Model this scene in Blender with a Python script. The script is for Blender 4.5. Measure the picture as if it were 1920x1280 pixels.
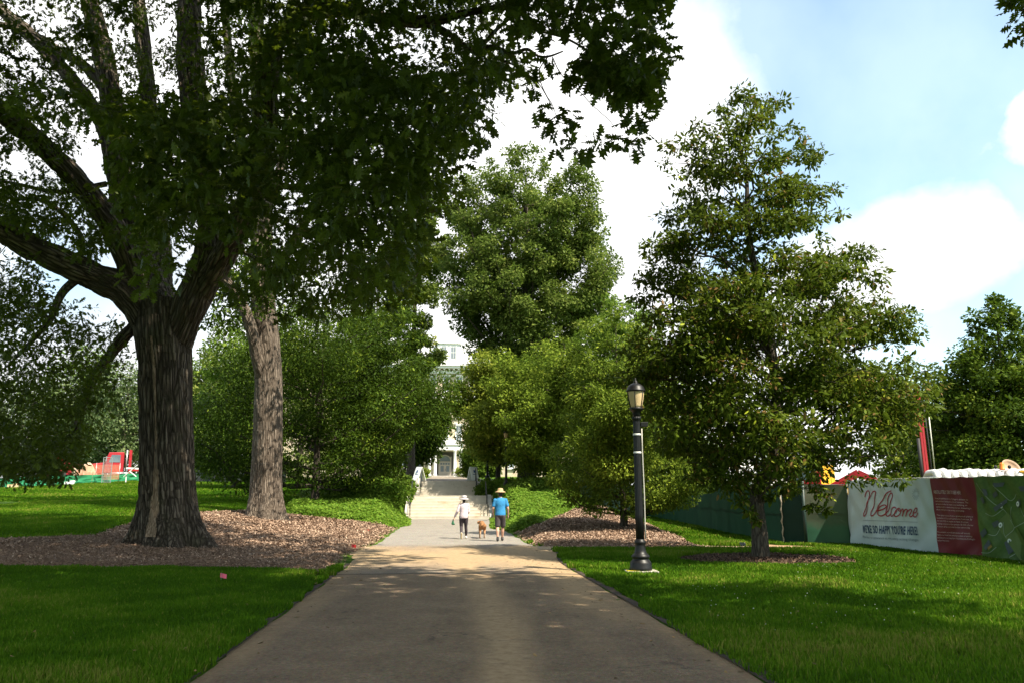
import bpy, bmesh, math, random
import numpy as np
from mathutils import Vector, Matrix

R = math.radians
scene = bpy.context.scene
for _o in list(bpy.data.objects):
    bpy.data.objects.remove(_o)
col = scene.collection
rng = np.random.default_rng(11)
random.seed(11)

# ---------------------------------------------------------------- camera
F = 1493.3                       # focal length in photo pixels (28 mm on full frame)
PITCH = math.atan(288 / F)
EYE = 1.6
cam_d = bpy.data.cameras.new("camera")
cam_d.sensor_width = 36.0
cam_d.lens = 28.0
cam_d.clip_start = 0.1
cam_d.clip_end = 4000
cam = bpy.data.objects.new("camera", cam_d)
col.objects.link(cam)
cam.location = (0, 0, EYE)
cam.rotation_euler = (math.pi / 2 + PITCH, 0, 0)
scene.camera = cam

# ---------------------------------------------------------------- light
SUN_EL = R(54)
SUN_AZ = (0.80, -0.60)           # horizontal direction towards the sun: right, a little behind
sun_vec = Vector((SUN_AZ[0] * math.cos(SUN_EL), SUN_AZ[1] * math.cos(SUN_EL), math.sin(SUN_EL)))
sl = bpy.data.lights.new("sun", 'SUN')
sl.energy = 5.0
sl.angle = R(0.53)
sl.color = (1.0, 0.91, 0.74)
so = bpy.data.objects.new("sun", sl)
col.objects.link(so)
so.rotation_euler = (-sun_vec).to_track_quat('-Z', 'Y').to_euler()
so.location = (20, -15, 40)

scene.view_settings.view_transform = 'Standard'
scene.view_settings.look = 'None'
scene.view_settings.gamma = 1.0
scene.view_settings.use_curve_mapping = False
scene.view_settings.exposure = 1.3
scene.cycles.max_bounces = 8
scene.cycles.transmission_bounces = 6
scene.cycles.transparent_max_bounces = 8
scene.cycles.use_denoising = True
try:
    scene.cycles.denoiser = 'OPENIMAGEDENOISE'
except Exception:
    pass


def ray(px, py):
    x = (px - 960) / F
    y = (640 - py) / F
    c, s = math.cos(PITCH), math.sin(PITCH)
    return (x, c - y * s, s + y * c)


def at(px, py, Y):
    d = ray(px, py)
    t = Y / d[1]
    return np.array((d[0] * t, Y, EYE + d[2] * t))


def project(P):
    P = np.atleast_2d(P)
    c, s = math.cos(PITCH), math.sin(PITCH)
    x, y, z = P[:, 0], P[:, 1], P[:, 2] - EYE
    dep = y * c + z * s
    up = -y * s + z * c
    dd = np.where(np.abs(dep) < 1e-6, 1e-6, dep)
    return 960 + F * x / dd, 640 - F * up / dd, dep


# sky: physical sky with drifting cumulus, all in the world's own directions
W = bpy.data.worlds.new("World")
scene.world = W
W.use_nodes = True
nt = W.node_tree
nt.nodes.clear()


def wn(t, **kw):
    n = nt.nodes.new(t)
    for k, v in kw.items():
        setattr(n, k, v)
    return n


w_out = wn('ShaderNodeOutputWorld')
w_bg = wn('ShaderNodeBackground')
w_bg.inputs['Strength'].default_value = 0.088
w_sky = wn('ShaderNodeTexSky', sky_type='NISHITA')
w_sky.sun_disc = False
w_sky.sun_elevation = SUN_EL
w_sky.sun_rotation = math.atan2(SUN_AZ[0], SUN_AZ[1])
w_sky.air_density = 1.0
w_sky.dust_density = 1.0
w_sky.ozone_density = 0.6
w_tc = wn('ShaderNodeTexCoord')
w_nz = wn('ShaderNodeTexNoise')
w_nz.inputs['Scale'].default_value = 3.2
w_nz.inputs['Detail'].default_value = 7
w_nz.inputs['Roughness'].default_value = 0.55
nt.links.new(w_tc.outputs['Generated'], w_nz.inputs['Vector'])
w_sub = wn('ShaderNodeVectorMath', operation='SUBTRACT')
w_sub.inputs[1].default_value = (0.5, 0.5, 0.5)
nt.links.new(w_nz.outputs['Color'], w_sub.inputs[0])
w_scl = wn('ShaderNodeVectorMath', operation='SCALE')
w_scl.inputs['Scale'].default_value = 0.30
nt.links.new(w_sub.outputs[0], w_scl.inputs[0])
w_add = wn('ShaderNodeVectorMath', operation='ADD')
nt.links.new(w_tc.outputs['Generated'], w_add.inputs[0])
nt.links.new(w_scl.outputs[0], w_add.inputs[1])
w_nrm = wn('ShaderNodeVectorMath', operation='NORMALIZE')
nt.links.new(w_add.outputs[0], w_nrm.inputs[0])
# (direction by bearing/elevation in degrees, radius in degrees)
CLOUDS = [(4, 27, 11.5), (-2, 17, 12), (8, 13, 6.5), (-16, 24, 15), (-33, 30, 13), (24, 12, 5.5), (28, 15, 5.2),
          (35, 22, 2.6), (-40, 14, 9), (-10, 6, 14), (16, 3, 12), (41, 0, 4), (-30, 2, 12),
          (70, 30, 16), (120, 40, 20), (170, 30, 25), (-80, 35, 20), (-130, 40, 20), (60, 60, 14)]
prev = None
for az, el, rad in CLOUDS:
    a, e = R(az), R(el)
    dvec = (math.sin(a) * math.cos(e), math.cos(a) * math.cos(e), math.sin(e))
    dp = wn('ShaderNodeVectorMath', operation='DOT_PRODUCT')
    dp.inputs[1].default_value = dvec
    nt.links.new(w_nrm.outputs[0], dp.inputs[0])
    mr = wn('ShaderNodeMapRange', interpolation_type='SMOOTHSTEP')
    mr.inputs['From Min'].default_value = math.cos(R(rad * 1.3))
    mr.inputs['From Max'].default_value = math.cos(R(rad * 0.5))
    nt.links.new(dp.outputs['Value'], mr.inputs['Value'])
    if prev is None:
        prev = mr.outputs[0]
    else:
        mx = wn('ShaderNodeMath', operation='MAXIMUM')
        nt.links.new(prev, mx.inputs[0])
        nt.links.new(mr.outputs[0], mx.inputs[1])
        prev = mx.outputs[0]
# thin veil everywhere
w_veil = wn('ShaderNodeMapRange')
w_veil.inputs['From Min'].default_value = 0.45
w_veil.inputs['From Max'].default_value = 0.8
w_veil.inputs['To Min'].default_value = 0.24
w_veil.inputs['To Max'].default_value = 0.5
nt.links.new(w_nz.outputs['Fac'], w_veil.inputs['Value'])
mx = wn('ShaderNodeMath', operation='MAXIMUM')
nt.links.new(prev, mx.inputs[0])
nt.links.new(w_veil.outputs[0], mx.inputs[1])
w_n2 = wn('ShaderNodeTexNoise')
w_n2.inputs['Scale'].default_value = 5.0
w_n2.inputs['Detail'].default_value = 5
nt.links.new(w_tc.outputs['Generated'], w_n2.inputs['Vector'])
w_cr = wn('ShaderNodeValToRGB')
w_cr.color_ramp.elements[0].position = 0.3
w_cr.color_ramp.elements[0].color = (4.3, 4.45, 4.7, 1)
w_cr.color_ramp.elements[1].position = 0.6
w_cr.color_ramp.elements[1].color = (7.8, 7.75, 7.6, 1)
nt.links.new(w_n2.outputs['Fac'], w_cr.inputs['Fac'])
w_mix = wn('ShaderNodeMix', data_type='RGBA')
nt.links.new(mx.outputs[0], w_mix.inputs['Factor'])
w_tint = wn('ShaderNodeMix', data_type='RGBA', blend_type='MULTIPLY')
w_tint.inputs['Factor'].default_value = 1.0
w_tint.inputs['B'].default_value = (1.25, 1.55, 1.45, 1)      # brighter, slightly cyan summer sky
nt.links.new(w_sky.outputs['Color'], w_tint.inputs['A'])
nt.links.new(w_tint.outputs['Result'], w_mix.inputs['A'])
nt.links.new(w_cr.outputs['Color'], w_mix.inputs['B'])
nt.links.new(w_mix.outputs['Result'], w_bg.inputs['Color'])
nt.links.new(w_bg.outputs[0], w_out.inputs['Surface'])


# ---------------------------------------------------------------- object helpers
def np_mesh(name, V, faces, mats, smooth=False, fattr=None, pattr=None, midx=None):
    """faces: list of (M,n) integer arrays"""
    me = bpy.data.meshes.new(name)
    V = np.asarray(V, dtype=np.float32)
    faces = [np.asarray(f, dtype=np.int32) for f in faces if len(f)]
    me.vertices.add(len(V))
    me.vertices.foreach_set('co', V.ravel())
    loops = np.concatenate([f.ravel() for f in faces])
    tot = np.concatenate([np.full(len(f), f.shape[1], dtype=np.int32) for f in faces])
    st = np.concatenate([[0], np.cumsum(tot)[:-1]]).astype(np.int32)
    me.loops.add(len(loops))
    me.loops.foreach_set('vertex_index', loops)
    me.polygons.add(len(tot))
    me.polygons.foreach_set('loop_start', st)
    me.polygons.foreach_set('loop_total', tot)
    if midx is not None:
        me.polygons.foreach_set('material_index', np.asarray(midx, dtype=np.int32))
    me.polygons.foreach_set('use_smooth', np.full(len(tot), smooth, dtype=bool))
    for dom, dic in (('FACE', fattr), ('POINT', pattr)):
        for k, a in (dic or {}).items():
            a = np.asarray(a, dtype=np.float32)
            if a.ndim == 1:
                me.attributes.new(k, 'FLOAT', dom).data.foreach_set('value', a)
            elif a.shape[1] == 3:
                me.attributes.new(k, 'FLOAT_VECTOR', dom).data.foreach_set('vector', a.ravel())
    me.update(calc_edges=True)
    for m in (mats if isinstance(mats, (list, tuple)) else [mats]):
        me.materials.append(m)
    return me


class Geo:
    def __init__(self):
        self.V, self.Q, self.n = [], {}, 0
        self.M = {}

    def add(self, V, *fs, mi=0):
        V = np.asarray(V, dtype=float)
        for f in fs:
            f = np.asarray(f, dtype=np.int64)
            if f.ndim == 1:
                f = f[None]
            if len(f):
                self.Q.setdefault(f.shape[1], []).append(f + self.n)
                self.M.setdefault(f.shape[1], []).append(np.full(len(f), mi))
        self.V.append(V)
        self.n += len(V)
        return self

    def box(self, c, s, rz=0.0, mi=0, tilt=None):
        c, s = np.asarray(c, float), np.asarray(s, float) / 2
        v = np.array([(x, y, z) for x in (-1, 1) for y in (-1, 1) for z in (-1, 1)], float) * s
        if tilt is not None:
            v = v @ np.array(Matrix.Rotation(tilt[0], 3, tilt[1])).T
        if rz:
            v = v @ np.array(Matrix.Rotation(rz, 3, 'Z')).T
        return self.add(v + c, [(0, 1, 3, 2), (4, 6, 7, 5), (0, 4, 5, 1), (2, 3, 7, 6), (0, 2, 6, 4), (1, 5, 7, 3)], mi=mi)

    def bar(self, a, b, w, h=None, mi=0):
        a, b = Vector(a), Vector(b)
        h = h or w
        d = (b - a).normalized()
        u = d.cross(Vector((0, 0, 1)))
        u = u.normalized() if u.length > 1e-4 else Vector((1, 0, 0))
        v = u.cross(d)
        pts = []
        for p in (a, b):
            for sx, sy in ((-1, -1), (1, -1), (1, 1), (-1, 1)):
                pts.append(p + u * sx * w / 2 + v * sy * h / 2)
        return self.add([tuple(p) for p in pts],
                        [(0, 1, 2, 3), (4, 7, 6, 5), (0, 4, 5, 1), (1, 5, 6, 2), (2, 6, 7, 3), (3, 7, 4, 0)], mi=mi)

    def tube(self, P, rad, n=8, caps=True, ell=None, mi=0):
        P = np.asarray(P, float)
        rad = np.broadcast_to(np.asarray(rad, float), (len(P),))
        T = np.gradient(P, axis=0)
        T /= np.linalg.norm(T, axis=1)[:, None] + 1e-9
        u = np.cross(T[0], (0.13, 0.21, 0.97) if abs(T[0][2]) < 0.9 else (1, 0, 0))
        u /= np.linalg.norm(u)
        ang = np.linspace(0, 2 * math.pi, n, endpoint=False)
        rings = []
        for i in range(len(P)):
            u = u - T[i] * np.dot(u, T[i])
            u /= np.linalg.norm(u) + 1e-9
            v = np.cross(T[i], u)
            rings.append(P[i] + rad[i] * (np.cos(ang)[:, None] * u + np.sin(ang)[:, None] * v))
        V = np.concatenate(rings)
        i0 = np.arange(len(P) - 1)[:, None] * n
        j = np.arange(n)[None]
        jn = (j + 1) % n
        q = np.stack([i0 + j, i0 + jn, i0 + n + jn, i0 + n + j], -1).reshape(-1, 4)
        fs = [q]
        if caps:
            fs += [np.arange(n)[::-1][None], (np.arange(n) + (len(P) - 1) * n)[None]]
        return self.add(V, *fs, mi=mi)

    def lathe(self, prof, n=20, c=(0, 0, 0), flute=None, mi=0, sx=1.0, sy=1.0):
        prof = np.asarray(prof, float)
        ang = np.linspace(0, 2 * math.pi, n, endpoint=False)
        r = prof[:, 0][:, None] * np.ones(n)[None]
        if flute:
            r = r * (1 - flute[1] * (0.5 + 0.5 * np.cos(ang * flute[0]))[None])
        V = np.stack([r * np.cos(ang) * sx + c[0], r * np.sin(ang) * sy + c[1], prof[:, 1][:, None] + np.zeros(n) + c[2]], -1).reshape(-1, 3)
        i0 = np.arange(len(prof) - 1)[:, None] * n
        j = np.arange(n)[None]
        jn = (j + 1) % n
        q = np.stack([i0 + j, i0 + jn, i0 + n + jn, i0 + n + j], -1).reshape(-1, 4)
        return self.add(V, q, np.arange(n)[::-1][None], (np.arange(n) + (len(prof) - 1) * n)[None], mi=mi)

    def ball(self, c, r, n=10, rot=None, mi=0):
        r = np.broadcast_to(np.asarray(r, float), (3,))
        th = np.linspace(0, math.pi, n + 1)[1:-1]
        ph = np.linspace(0, 2 * math.pi, 2 * n, endpoint=False)
        V = np.stack([np.sin(th)[:, None] * np.cos(ph), np.sin(th)[:, None] * np.sin(ph), np.cos(th)[:, None] + 0 * ph], -1).reshape(-1, 3)
        V = np.concatenate([V, [(0, 0, 1), (0, 0, -1)]]) * r
        if rot is not None:
            V = V @ np.array(rot).T
        m = 2 * n
        k = len(th)
        i0 = np.arange(k - 1)[:, None] * m
        j = np.arange(m)[None]
        jn = (j + 1) % m
        q = np.stack([i0 + j, i0 + m + j, i0 + m + jn, i0 + jn], -1).reshape(-1, 4)
        jj = np.arange(m)
        t1 = np.stack([np.full(m, k * m), jj, (jj + 1) % m], -1)
        t2 = np.stack([np.full(m, k * m + 1), (k - 1) * m + (jj + 1) % m, (k - 1) * m + jj], -1)
        return self.add(V + np.asarray(c, float), q, t1, t2, mi=mi)

    def limb(self, P, rad, n=12, ell=1.0):
        """capsule chain: spheres at the joints, cones between"""
        for p, r in zip(P, rad):
            self.ball(p, r, 7)
        for i in range(len(P) - 1):
            self.tube([P[i], P[i + 1]], [rad[i], rad[i + 1]], n)
        return self

    def loft(self, rings, n=24):
        """closed body through elliptical rings (z, rx, ry, y), smoothly interpolated"""
        c = smooth_curve(np.array([(q[0], q[1], q[2], q[3] + 10) for q in rings]), 5)
        a = np.linspace(0, 2 * math.pi, n, endpoint=False)
        V = np.stack([c[:, 1:2] * np.cos(a), c[:, 2:3] * np.sin(a) + c[:, 3:4] - 10, c[:, 0:1] + 0 * a], -1).reshape(-1, 3)
        i0 = np.arange(len(c) - 1)[:, None] * n
        j = np.arange(n)[None]
        q = np.stack([i0 + j, i0 + (j + 1) % n, i0 + n + (j + 1) % n, i0 + n + j], -1).reshape(-1, 4)
        return self.add(V, q, np.arange(n)[::-1][None], (np.arange(n) + (len(c) - 1) * n)[None])

    def prism(self, pts, axis, a, b, mi=0):
        """extrude a 2-D outline along axis x/y/z from a to b"""
        n = len(pts)
        out = []
        for t in (a, b):
            for p, q in pts:
                out.append({'x': (t, p, q), 'y': (p, t, q), 'z': (p, q, t)}[axis])
        i = np.arange(n)
        q = np.stack([i, (i + 1) % n, n + (i + 1) % n, n + i], -1)
        return self.add(out, q, i[::-1][None], (i + n)[None], mi=mi)

    def verts(self):
        return np.concatenate(self.V)

    def mesh(self, name, mats, smooth=False, pattr=None, fattr=None):
        V = self.verts()
        fs, ms = [], []
        for k in self.Q:
            fs.append(np.concatenate(self.Q[k]))
            ms.append(np.concatenate(self.M[k]))
        return np_mesh(name, V, fs, mats, smooth, midx=np.concatenate(ms), pattr=pattr, fattr=fattr)


def link(name, me, parent=None, loc=None, rz=0):
    o = bpy.data.objects.new(name, me)
    col.objects.link(o)
    if parent is not None:
        o.parent = parent
    if loc is not None:
        o.location = [float(v) for v in loc]
    if rz:
        o.rotation_euler = (0, 0, rz)
    return o


def thing(name, label, cat, loc=(0, 0, 0), rz=0, group=None):
    o = link(name, None, None, loc, rz)
    o.empty_display_size = 0.2
    return tag(o, label, cat, group)


def tag(o, label, cat, group=None):
    o['label'] = label
    o['category'] = cat
    if group:
        o['group'] = group
    return o


def part(name, geo, m, parent, smooth=False, bevel=0, label=None):
    me = geo.mesh(name, m, smooth) if isinstance(geo, Geo) else geo
    o = link(name, me, parent)
    if bevel:
        b = o.modifiers.new('bevel', 'BEVEL')
        b.width = bevel
        b.segments = 2
        b.limit_method = 'ANGLE'
    if label:
        o['label'] = label
    return o


def structure(name, me, loc=None):
    o = link(name, me, None, loc)
    o['kind'] = 'structure'
    return o


def stuff(name, me, label=None, cat=None):
    o = link(name, me)
    o['kind'] = 'stuff'
    if label:
        o['label'] = label
        o['category'] = cat
    return o


def dup(root, loc, rz=None, label=None):
    def cp(o, par):
        c = o.copy()
        col.objects.link(c)
        if par is not None:
            c.parent = par
        for ch in o.children:
            cp(ch, c)
        return c
    r = cp(root, None)
    r.location = [float(v) for v in loc]
    if rz is not None:
        r.rotation_euler = (0, 0, rz)
    if label:
        r['label'] = label
    return r


def remeshed(geo, voxel, smooth_it=3):
    """fuse overlapping solids of a Geo into one continuous skin; returns V, [faces]"""
    me = geo.mesh('tmp', [])
    o = bpy.data.objects.new('tmp', me)
    col.objects.link(o)
    m = o.modifiers.new('r', 'REMESH')
    m.mode = 'VOXEL'
    m.voxel_size = voxel
    dg = bpy.context.evaluated_depsgraph_get()
    ev = o.evaluated_get(dg).to_mesh()
    V = np.empty(len(ev.vertices) * 3, np.float32)
    ev.vertices.foreach_get('co', V)
    V = V.reshape(-1, 3).astype(float)
    E = np.empty(len(ev.edges) * 2, np.int32)
    ev.edges.foreach_get('vertices', E)
    E = E.reshape(-1, 2)
    L = np.empty(len(ev.loops), np.int32)
    ev.loops.foreach_get('vertex_index', L)
    T = np.empty(len(ev.polygons), np.int32)
    ev.polygons.foreach_get('loop_total', T)
    S = np.empty(len(ev.polygons), np.int32)
    ev.polygons.foreach_get('loop_start', S)
    fs = []
    for k in np.unique(T):
        s = S[T == k]
        fs.append(L[s[:, None] + np.arange(k)[None]])
    o.evaluated_get(dg).to_mesh_clear()
    bpy.data.objects.remove(o)
    bpy.data.meshes.remove(me)
    deg = np.bincount(E.ravel(), minlength=len(V))[:, None]
    for _ in range(smooth_it):
        A = np.zeros_like(V)
        for c in range(3):
            A[:, c] = np.bincount(E[:, 0], V[E[:, 1], c], len(V)) + np.bincount(E[:, 1], V[E[:, 0], c], len(V))
        V = 0.5 * V + 0.5 * A / np.maximum(deg, 1)
    return V, fs


# ---------------------------------------------------------------- materials
def new_mat(name):
    m = bpy.data.materials.new(name)
    m.use_nodes = True
    t = m.node_tree
    t.nodes.clear()
    out = t.nodes.new('ShaderNodeOutputMaterial')
    return m, t, out


def N(t, typ, ins=None, **kw):
    n = t.nodes.new(typ)
    for k, v in kw.items():
        setattr(n, k, v)
    for k, v in (ins or {}).items():
        if isinstance(v, bpy.types.NodeSocket):
            t.links.new(v, n.inputs[k])
        else:
            n.inputs[k].default_value = v
    return n


def ramp(t, fac, stops):
    n = t.nodes.new('ShaderNodeValToRGB')
    e = n.color_ramp.elements
    while len(e) < len(stops):
        e.new(0.5)
    for el, (p, c) in zip(e, stops):
        el.position = p
        el.color = (*c, 1) if len(c) == 3 else c
    t.links.new(fac, n.inputs['Fac'])
    return n.outputs['Color']


def noise(t, scale, detail=4, rough=0.55, vec=None, out='Fac', dist=0.0):
    n = N(t, 'ShaderNodeTexNoise', {'Scale': scale, 'Detail': detail, 'Roughness': rough, 'Distortion': dist})
    if vec is not None:
        t.links.new(vec, n.inputs['Vector'])
    return n.outputs[out]


def objco(t):
    return t.nodes.new('ShaderNodeTexCoord').outputs['Object']


def mixc(t, fac, a, b, mode='MIX'):
    n = t.nodes.new('ShaderNodeMix')
    n.data_type = 'RGBA'
    n.blend_type = mode
    for k, v in (('Factor', fac), ('A', a), ('B', b)):
        if isinstance(v, bpy.types.NodeSocket):
            t.links.new(v, n.inputs[k])
        else:
            n.inputs[k].default_value = v if k == 'Factor' else ((*v, 1) if len(v) == 3 else v)
    return n.outputs['Result']


def mth(t, op, a, b=0.0):
    n = t.nodes.new('ShaderNodeMath')
    n.operation = op
    for i, v in enumerate((a, b)):
        if isinstance(v, bpy.types.NodeSocket):
            t.links.new(v, n.inputs[i])
        else:
            n.inputs[i].default_value = v
    return n.outputs[0]


def attr(t, name, out='Fac'):
    return N(t, 'ShaderNodeAttribute', attribute_name=name).outputs[out]


def bumped(t, h, strength=0.5, dist=0.02):
    return N(t, 'ShaderNodeBump', {'Height': h, 'Strength': strength, 'Distance': dist}).outputs['Normal']


def plain(name, c, rough=0.6, var=0.12, scale=8.0, metal=0.0, bump=0.0, spec=0.4):
    m, t, out = new_mat(name)
    f = noise(t, scale, 5, 0.6, objco(t))
    lo = tuple(max(0, v * (1 - var)) for v in c)
    hi = tuple(min(1, v * (1 + var)) for v in c)
    cc = ramp(t, f, [(0.3, lo), (0.7, hi)])
    p = N(t, 'ShaderNodeBsdfPrincipled', {'Base Color': cc, 'Roughness': rough, 'Metallic': metal, 'Specular IOR Level': spec})
    if bump:
        t.links.new(bumped(t, noise(t, scale * 6, 4, 0.6, objco(t)), 0.6, bump), p.inputs['Normal'])
    t.links.new(p.outputs[0], out.inputs['Surface'])
    return m


def leaf_mat(name, stops, trans=(0.16, 0.26, 0.03), tf=0.32, rough=0.55, spec=0.05):
    m, t, out = new_mat(name)
    a = attr(t, 'tint')
    c = ramp(t, a, stops)
    p = N(t, 'ShaderNodeBsdfPrincipled', {'Base Color': c, 'Roughness': rough, 'Specular IOR Level': spec})
    tc = mixc(t, 0.55, c, (*trans, 1))
    tr = N(t, 'ShaderNodeBsdfTranslucent', {'Color': tc})
    mx = N(t, 'ShaderNodeMixShader', {0: tf, 1: p.outputs[0], 2: tr.outputs[0]})
    t.links.new(mx.outputs[0], out.inputs['Surface'])
    return m


def bark_mat(name, lo, mid, hi, sc=1.0, bump=0.05, moss=None):
    m, t, out = new_mat(name)
    v = attr(t, 'bark', 'Vector')
    fur = attr(t, 'furrow')
    n1 = N(t, 'ShaderNodeTexNoise', {'Scale': 12.0 * sc, 'Detail': 6, 'Roughness': 0.62, 'Distortion': 0.35, 'Vector': v}).outputs['Fac']
    n2 = noise(t, 26.0 * sc, 5, 0.6, v)
    vor = N(t, 'ShaderNodeTexVoronoi', {'Scale': 13.0 * sc, 'Vector': N(t, 'ShaderNodeVectorMath', {0: v, 1: N(t, 'ShaderNodeVectorMath', {0: noise(t, 4.0 * sc, 3, 0.5, v, 'Color'), 'Scale': 0.12}, operation='SCALE').outputs[0]}, operation='ADD').outputs[0]}, feature='DISTANCE_TO_EDGE').outputs['Distance']
    crack = N(t, 'ShaderNodeMapRange', {'Value': vor, 'From Min': 0.0, 'From Max': 0.30}).outputs[0]
    h = mth(t, 'ADD', mth(t, 'MULTIPLY', crack, 0.7), mth(t, 'ADD', mth(t, 'MULTIPLY', n1, 0.5), mth(t, 'MULTIPLY', n2, 0.18)))
    c = ramp(t, h, [(0.3, lo), (0.62, mid), (1.0, hi)])
    c = mixc(t, mth(t, 'MULTIPLY', fur, 0.65), c, lo)
    big = noise(t, 0.8, 3, 0.5, objco(t))
    c = mixc(t, N(t, 'ShaderNodeMapRange', {'Value': big, 'From Min': 0.35, 'From Max': 0.7, 'To Max': 0.45}).outputs[0], c, tuple(x * 0.7 for x in mid))
    if moss:
        mz = noise(t, 1.6, 4, 0.6, objco(t))
        c = mixc(t, N(t, 'ShaderNodeMapRange', {'Value': mz, 'From Min': 0.52, 'From Max': 0.75, 'To Max': 0.55}).outputs[0], c, moss)
    p = N(t, 'ShaderNodeBsdfPrincipled', {'Base Color': c, 'Roughness': 0.92, 'Specular IOR Level': 0.15})
    t.links.new(bumped(t, h, 1.0, bump), p.inputs['Normal'])
    t.links.new(p.outputs[0], out.inputs['Surface'])
    return m

# ---------------------------------------------------------------- terrain
def sstep(t):
    t = np.clip(t, 0, 1)
    return t * t * (3 - 2 * t)


def flat(px, py):
    d = ray(px, py)
    t = -EYE / d[2]
    return np.array((d[0] * t, d[1] * t, 0.0))


def pcen(Y):
    return -0.30 - (Y - 7.35) * 0.0835


def pflare(Y):
    return 0.38 * np.exp(-((Y - 23.6) / 2.2) ** 2)


STEP_Y = 52.0


def terrain(x, Y):
    x, Y = np.asarray(x, float), np.asarray(Y, float)
    d = x - pcen(Y)
    zp = np.interp(Y, [45, 51.9, 52.4, 54.6, 57.5, 60.0, 61, 130, 200], [0, 0.12, 0.10, 1.1, 1.3, 2.2, 2.62, 4.56, 4.8])
    bank = np.interp(Y, [24, 30, 36, 45, 54, 61, 64, 130, 200], [0, 0.1, 0.3, 1.0, 1.95, 2.6, 2.8, 4.56, 4.8])
    g = np.interp(Y, [14, 17.5, 22, 33, 50, 90, 130, 300], [0, 0.04, 0.27, 0.75, 1.4, 3.3, 4.3, 5.0])
    rf = np.interp(Y, [30, 75, 130], [0.0, 0.5, 1.5])
    dl, dr = -d - 2.62, d - 2.62
    wl = 1 - sstep((dl - 3) / 6)
    left = g * (1 - wl) + bank * wl
    wr = 1 - sstep((x - 4.2) / 3.6)
    right = bank * wr + rf * (1 - wr)
    side = np.where(d < 0, left, right)
    k = sstep(np.maximum(dl, dr) / 1.4)
    return zp * (1 - k) + side * k + 0.015


def gnd(px, py):
    d = np.array(ray(px, py))
    lo = None
    Y = np.arange(4, 260, 0.1)
    t = Y / d[1]
    dz = EYE + d[2] * t - terrain(d[0] * t, Y)
    i = np.argmax(dz < 0)
    if dz[i] >= 0:
        i = len(Y) - 1
    t0, t1 = t[i - 1], t[i]
    f = dz[i - 1] / (dz[i - 1] - dz[i] + 1e-9)
    tt = t0 + (t1 - t0) * f
    p = d * tt
    return np.array((p[0], p[1], EYE + p[2]))


def tz(x, y):
    return float(terrain(x, y))


def in_poly(x, y, poly):
    poly = np.asarray(poly)
    ins = np.zeros(x.shape, bool)
    j = len(poly) - 1
    for i in range(len(poly)):
        xi, yi, xj, yj = poly[i][0], poly[i][1], poly[j][0], poly[j][1]
        c = ((yi > y) != (yj > y)) & (x < (xj - xi) * (y - yi) / (yj - yi + 1e-12) + xi)
        ins ^= c
        j = i
    return ins


def poly_dist(x, y, poly):
    """signed distance, positive inside"""
    poly = np.asarray(poly)[:, :2]
    best = np.full(x.shape, 1e9)
    for i in range(len(poly)):
        a, b = poly[i], poly[(i + 1) % len(poly)]
        ab = b - a
        t = np.clip(((x - a[0]) * ab[0] + (y - a[1]) * ab[1]) / (ab @ ab + 1e-12), 0, 1)
        best = np.minimum(best, np.hypot(x - a[0] - t * ab[0], y - a[1] - t * ab[1]))
    return np.where(in_poly(x, y, poly), best, -best)


def vnoise(x, y, s, seed=0):
    """cheap smooth value noise 0..1"""
    r = np.random.default_rng(seed).random((256, 256))
    u, v = x * s + 1000, y * s + 1000
    i, j = np.floor(u).astype(int), np.floor(v).astype(int)
    fu, fv = sstep(u - i), sstep(v - j)
    g = lambda a, b: r[a % 256, b % 256]
    return (g(i, j) * (1 - fu) + g(i + 1, j) * fu) * (1 - fv) + (g(i, j + 1) * (1 - fu) + g(i + 1, j + 1) * fu) * fv


def gridmesh(name, X, Y, Z, m, keep=None, pattr=None):
    a, b = X.shape
    i = np.arange(a - 1)[:, None] * b
    j = np.arange(b - 1)[None]
    q = np.stack([i + j, i + b + j, i + b + j + 1, i + j + 1], -1).reshape(-1, 4)
    if keep is not None:
        kv = keep.ravel()
        q = q[kv[q].any(1)]
    V = np.stack([X, Y, Z], -1).reshape(-1, 3)
    # counter-clockwise seen from above
    e1, e2 = V[q[0, 1]] - V[q[0, 0]], V[q[0, 2]] - V[q[0, 0]]
    if np.cross(e1, e2)[2] < 0:
        q = q[:, ::-1]
    used = np.unique(q)
    mp = np.full(len(V), -1)
    mp[used] = np.arange(len(used))
    pa = {k: np.asarray(v).reshape(len(V), *np.asarray(v).shape[2:])[used] for k, v in (pattr or {}).items()}
    return np_mesh(name, V[used], [mp[q]], m, True, pattr=pa)


# outlines on the ground, read from where things stand
MULCH_L = np.array([gnd(*p)[:2] for p in [(-700, 1066), (-200, 1066), (300, 1065), (520, 1067), (575, 1072), (592, 1084), (596, 1090), (625, 1064), (652, 1040),
                    (676, 1030), (700, 1019), (735, 995), (742, 989), (690, 981), (620, 972), (560, 966), (450, 956), (380, 961),
                    (260, 972), (170, 1005), (60, 1010), (-250, 1014), (-700, 1018)]])
MULCH_R = np.array([gnd(*p)[:2] for p in [(968, 1000), (985, 1014), (1006, 1023), (1100, 1025), (1318, 1027), (1285, 1010), (1235, 990), (1190, 974), (1150, 958),
                    (1120, 949), (1090, 950), (1055, 962), (1010, 984), (980, 993)]])
OAK_R = gnd(1427, 1049)
RING = np.array([(OAK_R[0] + 0.1 + 2.25 * math.cos(a), OAK_R[1] + 0.0 + 1.75 * math.sin(a)) for a in np.linspace(0, 2 * math.pi, 40, endpoint=False)])
DIRT = np.array([gnd(*p)[:2] for p in [(1395, 1016), (1470, 1022), (1540, 1024), (1500, 1028), (1420, 1028)]])


def path_side(x, y):
    d = x - pcen(y)
    return np.abs(d) - 2.55 - pflare(y)


CROSS = (24.6, 26.2)        # the narrow cross path


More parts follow.
